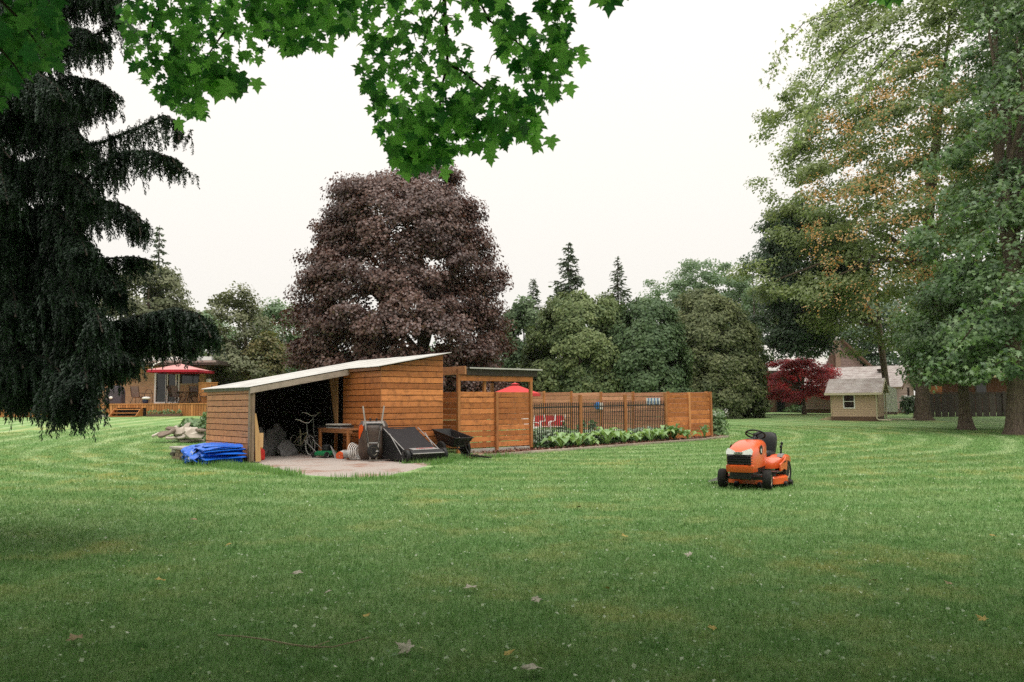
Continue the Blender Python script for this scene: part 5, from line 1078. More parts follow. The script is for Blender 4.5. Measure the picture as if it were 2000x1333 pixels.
MB().prism([(-.56, 0), (.56, 0), (.56, .66), (-.56, .66)], (0, 1.34, .24), (1, 0, 0), (0, -.08, 1), (0, .01, 0)).build('hopper_back', MT['mesh'], sw); MB().box(-.54, .54, .12, 1.33, .05, .07).build('hopper_floor', MT['black'], sw)
MB().tube([(-.57, 1.29, .93), (.57, 1.29, .93)], .014, 8).build('top_rail', MT['blackm'], sw)
for s in (-1, 1): MB().tube([(s * .57, -.02, .30), (s * .575, .55, .60), (s * .58, 1.15, .92)], .013, 7).build('side_rail', MT['steel'], sw, smooth=60); MB().tube([(s * .60, .15, .20), (s * .60, .80, .78)], .011, 6).build('brace', MT['steel'], sw)
MB().loft([[(s, y, z) for y, z in ((-.30, .24), (-.18, .34), (.10, .375), (.12, .30), (-.02, .12), (-.26, .14))] for s in (-.53, -.2, .2, .53)]).build('brush_hood', MT['black'], sw, smooth=30)
MB().prism([(-.44, 0), (.44, 0), (.40, .26), (-.42, .26)], (0, -.185, .347), (1, 0, 0), (0, 1, .13), (0, -.0, .010)).build('hood_panel', MT['greysteel'], sw)
MB().tube([(-.52, -.30, .255), (.52, -.30, .255)], .016, 8).build('front_bar', MT['steel'], sw)
MB().lathe([(.02, -.5), (.15, -.5), (.15, .5), (.02, .5)], 18, (0, -.08, .17), 'x').build('brush', MT['blackm'], sw)
for s in (-1, 1):
    w_ = add_wheel(sw, (s * .62, -.10, .19), .19, .11, MT['greysteel'], 'x', .72, MT['black'])
    for k in range(5): a = 2 * PI * k / 5; MB().beam((s * .058, 0, 0), (s * .058, .125 * math.cos(a), .125 * math.sin(a)), .012, .03).build('spoke', MT['black'], w_)
def lettering(text, size, mat, parent, o, u, v, ext=.002, name='lettering'):
    cu = bpy.data.curves.new(name, 'FONT'); cu.body = text; cu.size = size; cu.extrude = ext; cu.align_x = 'CENTER'; cu.align_y = 'CENTER'; cu.resolution_u = 2
    tmp = bpy.data.objects.new(name, cu); COL.objects.link(tmp); me = bpy.data.meshes.new_from_object(tmp); bpy.data.objects.remove(tmp); bpy.data.curves.remove(cu); me.materials.clear(); me.materials.append(mat)
    ob = link(name, me, parent); u, v = Vector(u).normalized(), Vector(v).normalized(); n = u.cross(v); mm = Matrix.Identity(4)
    for i, q in enumerate((u, v, n)):
        for r_ in range(3): mm[r_][i] = q[r_]
    mm.translation = Vector(o); ob.matrix_basis = mm; return ob
lettering('AGRI-FAB', .13, MT['redletter'], sw, (.03, -.035, .382), (1, 0, 0), (0, 1, .13))

# --- dump cart
dc = thing('dump_cart', 'black plastic dump cart with yellow wheel resting on its drawbar', 'garden cart', L(5.20, -2.70, .03), SROT); TI = R(-13)
tub = MB(); up_ = [(-.33, -.60), (.33, -.60), (.33, .62), (-.33, .62)]; lo_ = [(-.25, -.40), (.25, -.40), (.25, .40), (-.25, .40)]
def rg2(pl, s, z): return [(x * s, y * s, z) for x, y in pl]
tub.loft([rg2(lo_, 1, 0), rg2([((a[0] + b[0]) / 2, (a[1] + b[1]) / 2) for a, b in zip(lo_, up_)], 1, .16), rg2(up_, 1, .31), rg2(up_, 1.06, .315), rg2(up_, 1.06, .335), rg2(up_, .965, .335), rg2([((a[0] + b[0]) / 2, (a[1] + b[1]) / 2) for a, b in zip(lo_, up_)], .95, .17), rg2(lo_, .93, .02)])
mt_ = Matrix.Translation((0, .10, .40)) @ Matrix.Rotation(R(11), 4, 'X'); tub.xf(mt_).build('tub', MT['black'], dc, bevel=.008)
for z in (.10, .16, .22):
    f = z / .31; mb = MB(); mb.loft([[(x * s, y * s, zz) for x, y in [(a[0] + (b[0] - a[0]) * f, a[1] + (b[1] - a[1]) * f) for a, b in zip(lo_, up_)]] for s, zz in ((1.0, z - .015), (1.025, z), (1.0, z + .015))], True, False); mb.xf(mt_).build('rib', MT['black'], dc)
MB().tube([(-.08, -.42, .62), (-.02, -.18, .52), (.10, -.05, .50)], .011, 6).build('loose_bar', MT['steel'], dc)
for s in (-1, 1): add_wheel(dc, (s * .45, .02, .26), .25, .10, MT['yellow'], 'x', .86)
MB().tube([(-.42, .02, .26), (.42, .02, .26)], .018, 8).build('axle', MT['blackm'], dc); MB().beam((0, .3, .40), (0, -.35, .36), .30, .05).build('chassis', MT['blackm'], dc)
for s in (-1, 1): MB().beam((s * .16, -.30, .40), (s * .10 + .12, -.52, .08), .035, .03).build('strut', MT['blackm'], dc); MB().beam((s * .10 + .10, -.38, .10), (s * .03 + .34, -1.25, .05), .04, .04).build('drawbar', MT['blackm'], dc)
MB().cbox((.34, -1.28, .05), (.14, .10, .04)).build('hitch', MT['blackm'], dc); MB().cbox((.24, -.72, .08), (.20, .05, .07)).build('cross_bar', MT['blackm'], dc)
for i, (x, y, sx, sy, rr_, lab) in enumerate([(5.55, -3.15, .55, .22, .3, 'long reddish paving slab beside the sweeper wheel'), (6.1, -2.75, .34, .2, -.2, 'short pinkish paving slab under the cart drawbar')]):
    q = L(x, y); q.z = float(G(q.x, q.y)) + .03; tag(MB().cbox((0, 0, .03), (sx, sy, .06)).build('paving_slab', plain('red_paver', (.42, .24, .19), (.30, .16, .12), rough=.9, scale=8), None, bevel=.012, loc=q, rot=(0, 0, SROT + rr_)), lab, 'paving slab', 'slabs beside the pad')

# --- slab bench with the blue tarpaulin
sb = thing('block_platform', 'low platform of stacked timbers under a concrete slab', 'platform', L(-1.20, .42, 0), SROT)
MB().box(-.03, 1.10, 1.30, 2.95, .33, .40).build('top_slab', MT['concrete'], sb, bevel=.012); MB().box(-.02, 1.10, .0, 1.28, .32, .385).build('top_slab', MT['concrete'], sb, bevel=.012)
gb = random.Random(3)
for lv in range(3):
    for k in range(7):
        y0 = .02 + k * .43 + .1 * (lv % 2)
        if y0 + .38 > 3.1: continue
        MB().box(gb.uniform(-.01, .06), .30, y0, y0 + .38 - gb.uniform(0, .05), .01 + .105 * lv, .105 + .105 * lv).build('block', (MW['weathered_z'], MT['concrete'], MW['darkwood'])[gb.choice((0, 0, 1, 2))], sb, bevel=.008)
MB().box(.40, 1.08, .40, 2.55, .01, .315).build('core_stack', MT['concrete'], sb); MB().box(.62, 1.04, .55, 1.28, .388, .47).build('black_board', MT['black'], sb)
tp = thing('blue_tarpaulin', 'bright blue tarpaulin folded in thick layers over the platform', 'tarpaulin', L(-1.26, .20, -.03), SROT)
gt_ = random.Random(8)
def fold(x0, x1, y0, y1, z, th, seed, mat, sagx=.0, name='fold'):
    """one thick fold of tarpaulin: a rounded slab whose edges ripple and hang"""
    g = random.Random(seed); ph = [g.uniform(0, 6) for _ in range(6)]; mb = MB(); rows = []; n = 26
    for i in range(n + 1):
        t = i / n; y = y0 + (y1 - y0) * t; ring = []; ed_ = min(1, 6 * t, 6 * (1 - t)) ** .5
        for k in range(20):
            a = 2 * PI * k / 20; c, s = math.cos(a), math.sin(a); xx = (x0 + x1) / 2 + math.copysign(abs(c) ** .5, c) * (x1 - x0) / 2 * (1 + .05 * math.sin(7 * t + ph[0]) + .03 * math.sin(17 * t + ph[1])); f = (x1 - xx) / (x1 - x0)
            zz = z + math.copysign(abs(s) ** .6, s) * th / 2 * ed_ * (1 + .35 * math.sin(9 * t + ph[2]) + .25 * math.sin(21 * t + 3 * f + ph[5])) + .022 * math.sin(11 * t + 4 * f + ph[3]) + .014 * math.sin(23 * t - 6 * f + ph[4]) - sagx * max(0, f - .45) ** 1.5
            ring.append((xx, y + .02 * math.sin(3 * a + ph[1]), zz))
        rows.append(ring)
    return mb.loft(rows).build(name, mat, tp, smooth=55)
def drape(y0, y1, xo, ztop, zbot, seed, mat, amp=.05):
    g = random.Random(seed); ph = [g.uniform(0, 6) for _ in range(4)]; mb = MB(); rows = []
    for i in range(22):
        t = i / 21; z = ztop + (zbot - ztop) * t; rows.append([(xo - .10 * math.sin(t * PI * .8) - amp * (math.sin(9 * u + ph[0] + 2.5 * t) + .6 * math.sin(19 * u + ph[1] - 3 * t) + .35 * math.sin(37 * u + ph[2] + 5 * t)) * (.25 + t) + .05 * math.sin(PI * 2.4 * t + 3 * u + ph[3]), y0 + (y1 - y0) * u + .03 * math.sin(6 * t + ph[3]), z + .04 * math.sin(5 * u + ph[1]) * t + .02 * math.sin(14 * u) * t) for u in np.linspace(0, 1, 44)])
    mb.loft(rows, False, False); o = mb.build('hanging_fold', mat, tp, smooth=60); s = o.modifiers.new('solid', 'SOLIDIFY'); s.thickness = .012; return o
fold(-.16, .95, -.62, .45, .10, .15, 11, MT['tarp'], .0); fold(-.20, .95, -.70, .55, .215, .13, 12, MT['tarp'], .02); fold(-.17, .98, -.60, .70, .32, .12, 13, MT['tarp'], .02)
fold(-.10, 1.02, -.48, .88, .43, .12, 1, MT['tarp'], .05); fold(-.16, .98, -.40, .92, .505, .09, 2, MT['tarp'], .08); fold(-.06, .92, -.30, .82, .55, .07, 3, MT['tarp'], .04)
drape(.30, .95, -.12, .52, .08, 1, MT['tarp'], .035); drape(.45, .95, -.18, .50, .20, 2, MT['tarp'], .045); drape(.10, .70, -.20, .44, .10, 4, MT['tarp'], .04); drape(-.30, .45, -.22, .36, .16, 5, MT['tarp'], .03)
mb = MB().prism([(0, 0), (.22, .05), (.17, .26), (-.04, .20)], (-.33, .10, .16), (0, 1, 0), (.35, 0, 1), (-.01, 0, .0)); mb.build('pale_corner', MT['tarppale'], tp)

# ================================================================== STONE PILE
gs = random.Random(21); c0 = gp(352, 858)
def flatstone(label, px, py, D, rx, ry, th, tiltx, tilty, seed):
    g = random.Random(seed); q = at(px, py, D); n = g.choice((5, 6, 6, 7)); an = [2 * PI * k / n + g.uniform(-.32, .32) for k in range(n)]
    poly = [(math.cos(a) * rx * g.uniform(.8, 1.1), math.sin(a) * ry * g.uniform(.8, 1.1)) for a in an]; mb = MB(); rings = [[(x * s, y * s, z) for x, y in poly] for s, z in ((.97, -th / 2), (1, -th * .4), (.99, th * .42), (.965, th / 2))]; mb.loft(rings)
    o = mb.build('flat_stone', (MT['stone'], MT['stonepale'], MT['stone'], MT['stonedark'])[seed % 4], None, loc=q, rot=(-tiltx, tilty, g.uniform(-.6, .6)), bevel=.0); return tag(o, label, 'stone', 'flat stones heaped by the shed')
words_ = 'broad squarish slab at the shed end of the stone heap|large pale slab leaning in the middle of the heap|thin long stone lying along the heap foot|dark-topped stone at the crest of the heap|narrow upright stone near the heap crest|low pale slab at the lawn end of the heap|small wedge tucked under the large pale slab|flat stone second from the lawn end of the heap|tilted pale stone beside the dark-topped stone|rounded slab overlapping the broad squarish one|short stone half sunk in grass before the heap|long tapering slab sloping down towards the lawn|stone slipped flat below the broad squarish slab|grey chip between the two largest slabs|angular stone behind the heap crest|small flat stone balanced near the brick stump'.split('|')
SD_ = [(382, 847, .42, .36, -.75, .1), (358, 846, .50, .40, -.7, -.1), (372, 861, .45, .16, -.15, 0), (336, 838, .32, .2, -.3, .2), (363, 836, .12, .34, -.9, .35), (306, 849, .30, .22, -.45, -.2), (349, 855, .2, .16, -.6, .3), (318, 848, .28, .24, -.5, -.15), (345, 843, .3, .26, -.55, .3), (374, 842, .34, .3, -.6, .2), (332, 856, .24, .16, -.3, 0), (329, 846, .42, .26, -.5, -.35), (388, 860, .26, .15, -.1, .1), (368, 852, .14, .16, -.7, .4), (352, 836, .25, .2, -.4, .1), (392, 841, .26, .18, -.15, .15)]
for i, ((px, py, rx, ry, tx, ty), lab) in enumerate(zip(SD_, words_)): flatstone(lab, px, py, 33.0 + .35 * gs.uniform(-1, 1) + (.4 if py < 840 else 0), rx, ry, .075, tx, ty, 300 + i)
bs = thing('brick_stump', 'short stack of old bricks topped with a slate', 'brick pier', gp(394, 859), .3)
for lv in range(5):
    for k in range(2): MB().cbox(((-.12 if k else .12), 0, .045 + .085 * lv), (.225, .24, .078)).build('brick', MT['brick'], bs, bevel=.006)
MB().cbox((0, 0, .46), (.62, .34, .045)).build('cap_slate', MT['stone'], bs, bevel=.006)

# ================================================================== RIDING MOWER
fw = gp(1457, 956); MR = R(147.3)
mw = thing('riding_mower', 'orange riding mower with black seat parked on the lawn', 'riding mower', (fw.x, fw.y + .05, 0.0), MR)
def rrect(hw, z0, z1, y, rc, nx=4):
    pts = [(-hw, y, z0), (hw, y, z0)]
    for cx, a0 in ((hw - rc, 0), (-hw + rc, PI / 2)):
        for k in range(nx + 1): a = a0 + PI / 2 * k / nx; pts.append((cx + rc * math.cos(a), y, z1 - rc + rc * math.sin(a)))
    return pts
MB().loft([rrect(.225, .45, .685, .335, .07), rrect(.25, .42, .74, .27, .10), rrect(.272, .41, .80, .12, .12), rrect(.285, .41, .86, -.10, .13), rrect(.285, .42, .895, -.32, .13), rrect(.275, .44, .905, -.52, .13), rrect(.25, .47, .895, -.60, .12)]).build('hood', MT['orange'], mw, smooth=50)
MB().loft([[(x * w_, y + yy, z) for x, yy in ((-1, -.30), (-.93, -.05), (-.6, .0), (.6, .0), (.93, -.05), (1, -.30))] for w_, y, z in ((.26, .345, .335), (.27, .375, .40), (.272, .375, .455), (.25, .345, .475))]).build('bumper', MT['orange'], mw, smooth=40)
MB().loft([[(x * .243, y + yy, z) for x, yy in ((-1, -.08), (-.9, 0), (.9, 0), (1, -.08))] for y, z in ((.345, .478), (.352, .57), (.345, .665))], True).build('grille', MT['black'], mw)
for k in range(4): MB().loft([[(x * .242, y + yy, z) for x, yy in ((-1, -.07), (-.9, 0), (.9, 0), (1, -.07))] for y, z in ((.352, .487 + .046 * k), (.368, .497 + .046 * k), (.352, .51 + .046 * k))], True).build('grille_bar', MT['black'], mw, smooth=30)
for s in (-1, 1):
    MB().loft([[(s * x, y0 + dy, z) for x, z, dy in ((.07, .664, .012), (.238, .660, -.022), (.252, .72, -.055), (.215, .775, -.065), (.14, .752, -.03), (.07, .722, -.004))] for y0 in (.335, .358)]).build('headlight', MT['lens'], mw, smooth=30)
MB().loft([[(x, y, z) for x, z in ((-.085, .668), (.085, .668), (.085, .712), (-.085, .712))] for y in (.35, .366)]).build('badge', MT['lens'], mw); lettering('ARIENS', .046, MT['letter'], mw, (0, .368, .690), (-1, 0, 0), (0, 0, 1), .003)
for s in (-1, 1): MB().prism([(-.20, .66), (-.10, .64), (-.02, .70), (-.06, .80), (-.14, .83), (-.22, .78)], (s * .284, 0, 0), (0, 1, 0), (0, 0, 1), (s * .006, 0, 0)).build('side_vent', MT['black'], mw); MB().prism([(-.155, .68), (-.10, .68), (-.075, .73), (-.115, .76)], (s * .291, 0, 0), (0, 1, 0), (0, 0, 1), (s * .003, 0, 0)).build('side_mark', MT['white'], mw)
MB().box(-.20, .20, -.55, .30, .20, .42).build('engine_frame', MT['blackm'], mw, bevel=.02); MB().box(-.17, .17, -1.45, -.55, .24, .40).build('chassis', MT['blackm'], mw)
MB().box(-.14, .14, .28, .33, .21, .37).build('front_plate', MT['black'], mw, bevel=.01)
MB().beam((-.36, 0, .21), (.36, 0, .21), .06, .06).build('front_axle', MT['blackm'], mw); MB().tube([(-.3, -.06, .27), (0, -.1, .24), (.3, -.06, .27)], .014, 7).build('tie_rod', MT['steel'], mw)
for s in (-1, 1):
    o = add_wheel(mw, (s * .42, 0, .185), .185, .155, MT['cream'], 'x', .50); o.rotation_euler = (0, 0, R(8)); o = add_wheel(mw, (s * .40, -1.22, .26), .26, .22, MT['cream'], 'x', .48)
MB().loft([rrect(.22, .60, .90, -.60, .1), rrect(.21, .60, .92, -.68, .1), rrect(.16, .60, .86, -.78, .08)]).build('dashboard', MT['black'], mw, smooth=50)
MB().tube([(0, -.68, .88), (0, -.78, .985)], .022, 8).build('steering_column', MT['black'], mw)
sm = Matrix.Translation((0, -.79, .995)) @ Matrix.Rotation(R(28), 4, 'X'); st_ = MB().tube([(.185 * math.cos(k / 24 * 2 * PI), .185 * math.sin(k / 24 * 2 * PI), 0) for k in range(25)], .017, 8, False)
for k in range(3): a = k * 2.094 + .5; st_.tube([(0, 0, -.02), (.18 * math.cos(a), .18 * math.sin(a), 0)], .013, 6)
st_.lathe([(.045, -.03), (.045, .01), (.03, .018)], 14); st_.xf(sm).build('steering_wheel', MT['black'], mw, smooth=60)
MB().loft([[(x * hw, y, z) for x, z in ((-1, .0), (-.9, zt), (.9, zt), (1, 0))] and [(-hw, y, .56), (-hw, y, zt - .03), (-hw + .05, y, zt), (hw - .05, y, zt), (hw, y, zt - .03), (hw, y, .56)] for y, hw, zt in ((-.92, .17, .64), (-.98, .22, .675), (-1.2, .24, .655), (-1.36, .23, .66))]).build('seat_cushion', MT['black'], mw, smooth=50)
MB().loft([[(-hw, y - d, z), (-hw, y, z), (-hw * .6, y + .035, z), (hw * .6, y + .035, z), (hw, y, z), (hw, y - d, z)] for hw, y, z, d in ((.22, -1.30, .62, .12), (.24, -1.33, .75, .11), (.24, -1.38, .90, .10), (.21, -1.42, .99, .08), (.14, -1.43, 1.02, .06))]).build('seat_back', MT['black'], mw, smooth=50)
MB().loft([[(-hw, y, z0), (hw, y, z0), (hw, y, z1 - .03), (hw - .05, y, z1), (-hw + .05, y, z1), (-hw, y, z1 - .03)] for y, hw, z0, z1 in ((-.78, .30, .33, .36), (-.86, .40, .34, .52), (-1.05, .50, .44, .585), (-1.3, .51, .46, .59), (-1.52, .48, .42, .56), (-1.6, .44, .40, .50))]).build('rear_fender', MT['orange'], mw, smooth=40)
for s in (-1, 1):
    MB().prism([(-.60, .30), (-.84, .335), (-1.02, .30), (-1.06, .47), (-1.16, .56), (-1.02, .575), (-.88, .51), (-.70, .46), (-.60, .44)], (s * .49, 0, 0), (-s * .04, 1, 0), (0, 0, 1), (-s * .03, 0, 0)).build('side_panel', MT['orange'], mw, smooth=30, bevel=.008)
    MB().box(min(s * .20, s * .50), max(s * .20, s * .50), -.82, -.38, .285, .305).build('foot_board', MT['blackm'], mw); MB().prism([(-.97, .49), (-.80, .47), (-.80, .455), (-.97, .472)], (s * .50, 0, 0), (-s * .03, 1, 0), (0, 0, 1), (s * .006, 0, 0)).build('panel_slot', MT['black'], mw)
    MB().prism([(-.94, .59), (-1.14, .60), (-1.14, .66), (-.98, .66)], (s * .36, 0, -.045), (0, 1, 0), (0, 0, 1), (s * .10, 0, 0)).build('lever_console', MT['greysteel'], mw, bevel=.01)
    for yy, hh in ((-1.02, .14), (-1.09, .20)): MB().tube([(s * .41, yy, .60), (s * .42, yy - .02, .60 + hh)], .013, 7).build('lever', MT['black'], mw); MB().ell((s * .42, yy - .02, .61 + hh), (.028, .028, .035), 8, 6).build('lever_knob', MT['black'], mw)
dk = [(-.56, -.95), (-.60, -.72), (-.46, -.36), (-.18, -.24), (.18, -.24), (.46, -.36), (.60, -.72), (.56, -.95)]
MB().loft([[(x * s, -.6 + (y + .6) * s, z) for x, y in dk] for s, z in ((1.0, .075), (1.0, .185), (.93, .215))]).build('cutting_deck', MT['orange'], mw, smooth=30)
for x, y in ((-.22, -.20), (.22, -.20), (-.58, -.66), (.60, -.98), (-.60, -.98)): MB().lathe([(.02, -.03), (.055, -.035), (.06, 0), (.055, .035), (.02, .03)], 12, (x, y, .065), 'x').build('gauge_wheel', MT['black'], mw, smooth=40)
for s in (-1, 1): MB().lathe([(.09, .215), (.09, .26), (.05, .28)], 14, (s * .32, -.62, 0)).build('spindle_cover', MT['blackm'], mw)
MB().loft([[(.58, -.50, z0), (.58, -.85, z0), (.58, -.85, z1), (.58, -.50, z1)] if k == 0 else [(.90, -.52, .05), (.92, -.88, .05), (.92, -.88, .065), (.90, -.52, .065)] for k, (z0, z1) in enumerate(((.10, .20), (0, 0)))]).build('discharge_flap', MT['greysteel'], mw)

# ================================================================== BUNGALOW AND DECK (far side, behind the near spruce)
def X_(px, D): return at(px, 790, D).x
def Z_(px, py, D): return at(px, py, D).z
HD, DD = 52.5, 49.6
bx0, bx1 = X_(-40, HD), X_(398, HD); zg = float(G(-21, 50)) - .1
bh = thing('bungalow', 'low tan brick bungalow with flat overhanging roof behind the deck', 'house', (bx1, HD, zg))
zt = Z_(350, 716, HD) - zg; wd_ = bx1 - bx0
dx0, dx1, dz0, dz1 = X_(301, HD) - bx1, X_(350, HD) - bx1, Z_(320, 789, HD) - zg, Z_(320, 727, HD) - zg
wx0, wx1, wz0, wz1 = X_(350.6, HD) - bx1, X_(388, HD) - bx1, Z_(370, 749.5, HD) - zg, Z_(370, 724, HD) - zg
wm = MB()
def wallbits(bits):
    for a, b, c, d in bits: wm.box(a, b, 0, .25, c, d)
wallbits([(-wd_, dx0, 0, zt), (dx0, dx1, 0, dz0), (dx0, dx1, dz1, zt), (dx1, wx0, 0, zt), (wx0, wx1, 0, wz0), (wx0, wx1, wz1, zt), (wx1, 0, 0, zt)])
wm.build('wall', MT['brickwork'], bh); MB().box(-wd_, 0, .26, 9, 0, zt).build('house_body', MT['brownwall'], bh)
df = MB()
for a, b, c, d in ((dx0, dx0 + .10, dz0, dz1), (dx1 - .10, dx1, dz0, dz1), (dx0 + .1, dx1 - .1, dz1 - .10, dz1), (dx0 + .1, dx1 - .1, dz0, dz0 + .12), ((dx0 + dx1) / 2 - .09, (dx0 + dx1) / 2 + .05, dz0 + .12, dz1 - .1), (dx1 - .27, dx1 - .20, dz0 + .12, dz1 - .1)): df.box(a, b, -.05, .10, c, d)
sd_ = df.build('sliding_door', MT['white'], bh); MB().box(dx0 + .1, dx1 - .1, .06, .08, dz0 + .12, dz1 - .1).build('glass', MT['glass'], sd_)
wf = MB().box(wx0, wx1, -.06, .1, wz0 - .09, wz0).build('window', MT['tanpanel'], bh); MB().box(wx0, wx1, .08, .10, wz0, wz1).build('pane', MT['glass'], wf); MB().box(wx0, wx0 + .05, -.01, .09, wz0, wz1).build('frame', MT['darkbrown'], wf); MB().box(wx1 - .05, wx1, -.01, .09, wz0, wz1).build('frame', MT['darkbrown'], wf)
zr0, zr1 = Z_(340, 716, HD) - zg, Z_(340, 707, HD) - zg
MB().box(-wd_ - 1, X_(437, HD) - bx1, -1.1, 9.5, zr1 - .28, zr1).build('roof', MT['darkbrown'], bh, bevel=.02)
MB().box(-wd_ - .9, X_(433, HD) - bx1, -1.15, -1.11, zr1 - .12, zr1 + .02).build('fascia', plain('faded_fascia', (.34, .26, .24), (.26, .2, .18)), bh)
MB().prism([(-wd_, 0), (X_(398, HD) - bx1, 0), (X_(396, HD) - bx1, .42), (-wd_ + .2, .42)], (0, 1.2, zr1), (1, 0, 0), (0, .35, 1), (0, .3, 0)).build('clerestory', MT['roofwhite'], bh)
for k in range(7): MB().box(-1.3 - .95 * k, -1.16 - .95 * k, 1.1, 1.2, zr1, zr1 + .4).build('mullion', MT['darkbrown'], bh)
MB().lathe([(.16, 0), (.16, .22), (.10, .26)], 12, (X_(411, HD) - bx1, -.4, Z_(411, 748, HD) - zg)).build('vent_cap', MT['white'], bh)
# deck
zdk = Z_(300, 788.5, DD); dg = float(G(-22, DD)); dkx0, dkx1 = X_(-60, DD), X_(409, DD)
dk_ = thing('wooden_deck', 'orange-stained wooden deck with board skirting along the bungalow', 'deck', (dkx1, DD, dg)); dh = zdk - dg; dl = dkx1 - dkx0
MB().box(-dl, 0, .03, HD - DD - .07, dh - .05, dh - .012).build('floor', MW['orange'], dk_); MB().box(-dl, 0, -.06, .03, dh - .055, dh).build('edge_board', MW['orange'], dk_)
x = -dl; k = 0; sx0, sx1 = X_(229, DD) - dkx1, X_(282, DD) - dkx1; vb = {}
while x < -.1:
    h_ = dh - .06; lo = .0
    if sx0 - .05 < x < sx1: lo = h_ - .20
    key = round(lo, 2)
    if key not in vb: vb[key] = MB().box(0, .138, -.02, .012, lo, h_).mesh('board', MW['orange'])
    link('skirting_board', vb[key], dk_, (x, g_.uniform(-.006, .006), 0)); x += .162
stp = thing('deck_steps', 'two wooden box steps leading up to the deck', 'steps', ((sx0 + sx1) / 2 + dkx1, DD - .1, dg)); hw_ = (sx1 - sx0) / 2 - .05
for yy, zz in ((-.35, .46), (-.62, .24), (-.85, .04)): MB().box(-hw_, hw_, yy, yy + .32, zz - .05, zz).build('tread', MW['orange'], stp)
for s in (-1, 1): MB().prism([(-.02, 0), (-.95, 0), (-.95, .05), (-.68, .22), (-.40, .44), (-.02, .55)], (s * hw_, 0, 0), (0, 1, 0), (0, 0, 1), (s * .04, 0, 0)).build('stringer', MW['orange'], stp)
of_ = thing('deck_screen', 'tall orange board screen at the end of the deck', 'screen', (X_(402, 50.2), 50.4, dg)); zs_ = Z_(402, 749, 50.4) - dg
for k in range(7): MB().box(-.55 + .17 * k, -.39 + .17 * k, -.012, .012, .02, zs_).build('board', MW['orange'], of_)
MB().box(-.58, .66, -.04, .04, zs_ + .004, zs_ + .06).build('cap_rail', MW['orange'], of_)
# cantilever umbrella
DU = 50.6; uz = zdk; ur = thing('cantilever_umbrella', 'faded red cantilever umbrella with crimson rim over the deck', 'umbrella', (X_(351, DU), DU, uz)); hwu = (X_(401, DU) - X_(302, DU)) / 2; zrim = Z_(351, 728, DU) - uz; zap = Z_(351, 711, DU) - uz
cs = [(-1, -.9), (0, -1.0), (1, -.9), (1.0, 0), (1, .9), (0, 1.0), (-1, .9), (-1.0, 0)]
MB().loft([[(.02 * a, .02 * b, zap) for a, b in cs], [(hwu * .5 * a, hwu * .5 * b, zap * .48 + zrim * .52 + .05) for a, b in cs], [(hwu * a, hwu * b, zrim + .12) for a, b in cs]], True, False).build('canopy', MT['pinkcloth'], ur, smooth=15)
MB().loft([[(hwu * a, hwu * b, zrim + .12) for a, b in cs], [(hwu * a, hwu * b, zrim - .03) for a, b in cs]], True, False).build('valance', MT['rimcloth'], ur)
mx = X_(325, DU) - X_(351, DU); MB().tube([(mx, -.1, 0), (mx + .02, -.1, zrim + .3), (mx + .05, -.1, zap * .8)], .035, 8).build('mast', MT['bronze'], ur); MB().tube([(mx - .25, -hwu - .05, zrim + .15), (mx - .1, -hwu - .05, zrim + .45), (mx + .4, -.9, zap + .25), (mx + .75, -.1, zap + .42), (0, 0, zap + .02)], .035, 8).build('boom', MT['white'], ur, smooth=60)
def sling_chair(label, pos, rz, lounge=False):
    r_ = thing('sling_chair', label, 'chair', pos, rz, 'sling chairs on the deck')
    for nm, pts in (('backrest', [(.20, .44), (.30, .80), (.40, 1.12)]), ('seat', [(-.28, .44), (0, .40), (.20, .44)])):
        mb = MB(); rows = [[(-.25, y, z), (0, y + .02, z - .01), (.25, y, z)] for y, z in pts]; mb.loft(rows, False, False); mb.loft([[(x, y + .012, z - .008) for x, y, z in q] for q in rows], False, False); mb.build(nm, MT['sling'], r_, smooth=60)
    for s in (-1, 1):
        MB().tube([(s * .27, .42, 1.14), (s * .27, .20, .44), (s * .27, -.30, .43)], .020, 6).build('side_rail', MT['bronze'], r_, smooth=40); MB().tube([(s * .29, .30, .70), (s * .30, -.10, .66), (s * .30, -.30, .58), (s * .28, -.24, .2), (s * .28, -.34, 0)], .018, 6).build('front_leg', MT['bronze'], r_, smooth=60); MB().tube([(s * .27, .05, .42), (s * .28, .36, 0)], .018, 6).build('rear_leg', MT['bronze'], r_)
    return r_
for px, D, rz, lab in ((341, 50.9, R(80), 'sling chair seen behind the sliding door side of the deck table'), (348, 50.2, R(65), 'sling chair turned towards the deck table from the door side'), (381, 51.6, R(185), 'pale sling chair facing us behind the deck table'), (399, 50.2, R(-70), 'sling chair closest to the orange deck screen')): sling_chair(lab, (X_(px, D), D, zdk), rz)
sling_chair('lone sling chair by the brick wall near the spruce branches', (X_(268, 51.6), 51.6, zdk), R(175))
q = (X_(368, 50.8), 50.8, zdk); t_ = thing('deck_table', 'round dark metal table between the sling chairs', 'table', q)
MB().lathe([(.03, .70), (.72, .705), (.74, .72), (.72, .735), (.03, .735)], 24).build('table_top', MT['bronze'], t_)
for k in range(4): a = k * PI / 2 + .6; MB().tube([(math.cos(a) * .15, math.sin(a) * .15, .70), (math.cos(a) * .13, math.sin(a) * .13, .35), (math.cos(a) * .42, math.sin(a) * .42, 0)], .02, 6).build('leg', MT['bronze'], t_, smooth=60)
q = (X_(287, 50.2), 50.2, zdk); t_ = thing('side_table', 'small metal side table with curved back rail on the deck', 'side table', q)
MB().box(-.28, .28, -.2, .2, .62, .65).build('table_top', MT['bronze'], t_)
for x in (-.25, .25):
    for y in (-.17, .17): MB().tube([(x, y, 0), (x, y, .63)], .015, 6).build('leg', MT['bronze'], t_)
MB().tube([(.22 * math.cos(PI * k / 8), .18, .65 + .26 * math.sin(PI * k / 8)) for k in range(9)], .014, 6).build('back_rail', MT['bronze'], t_, smooth=60)
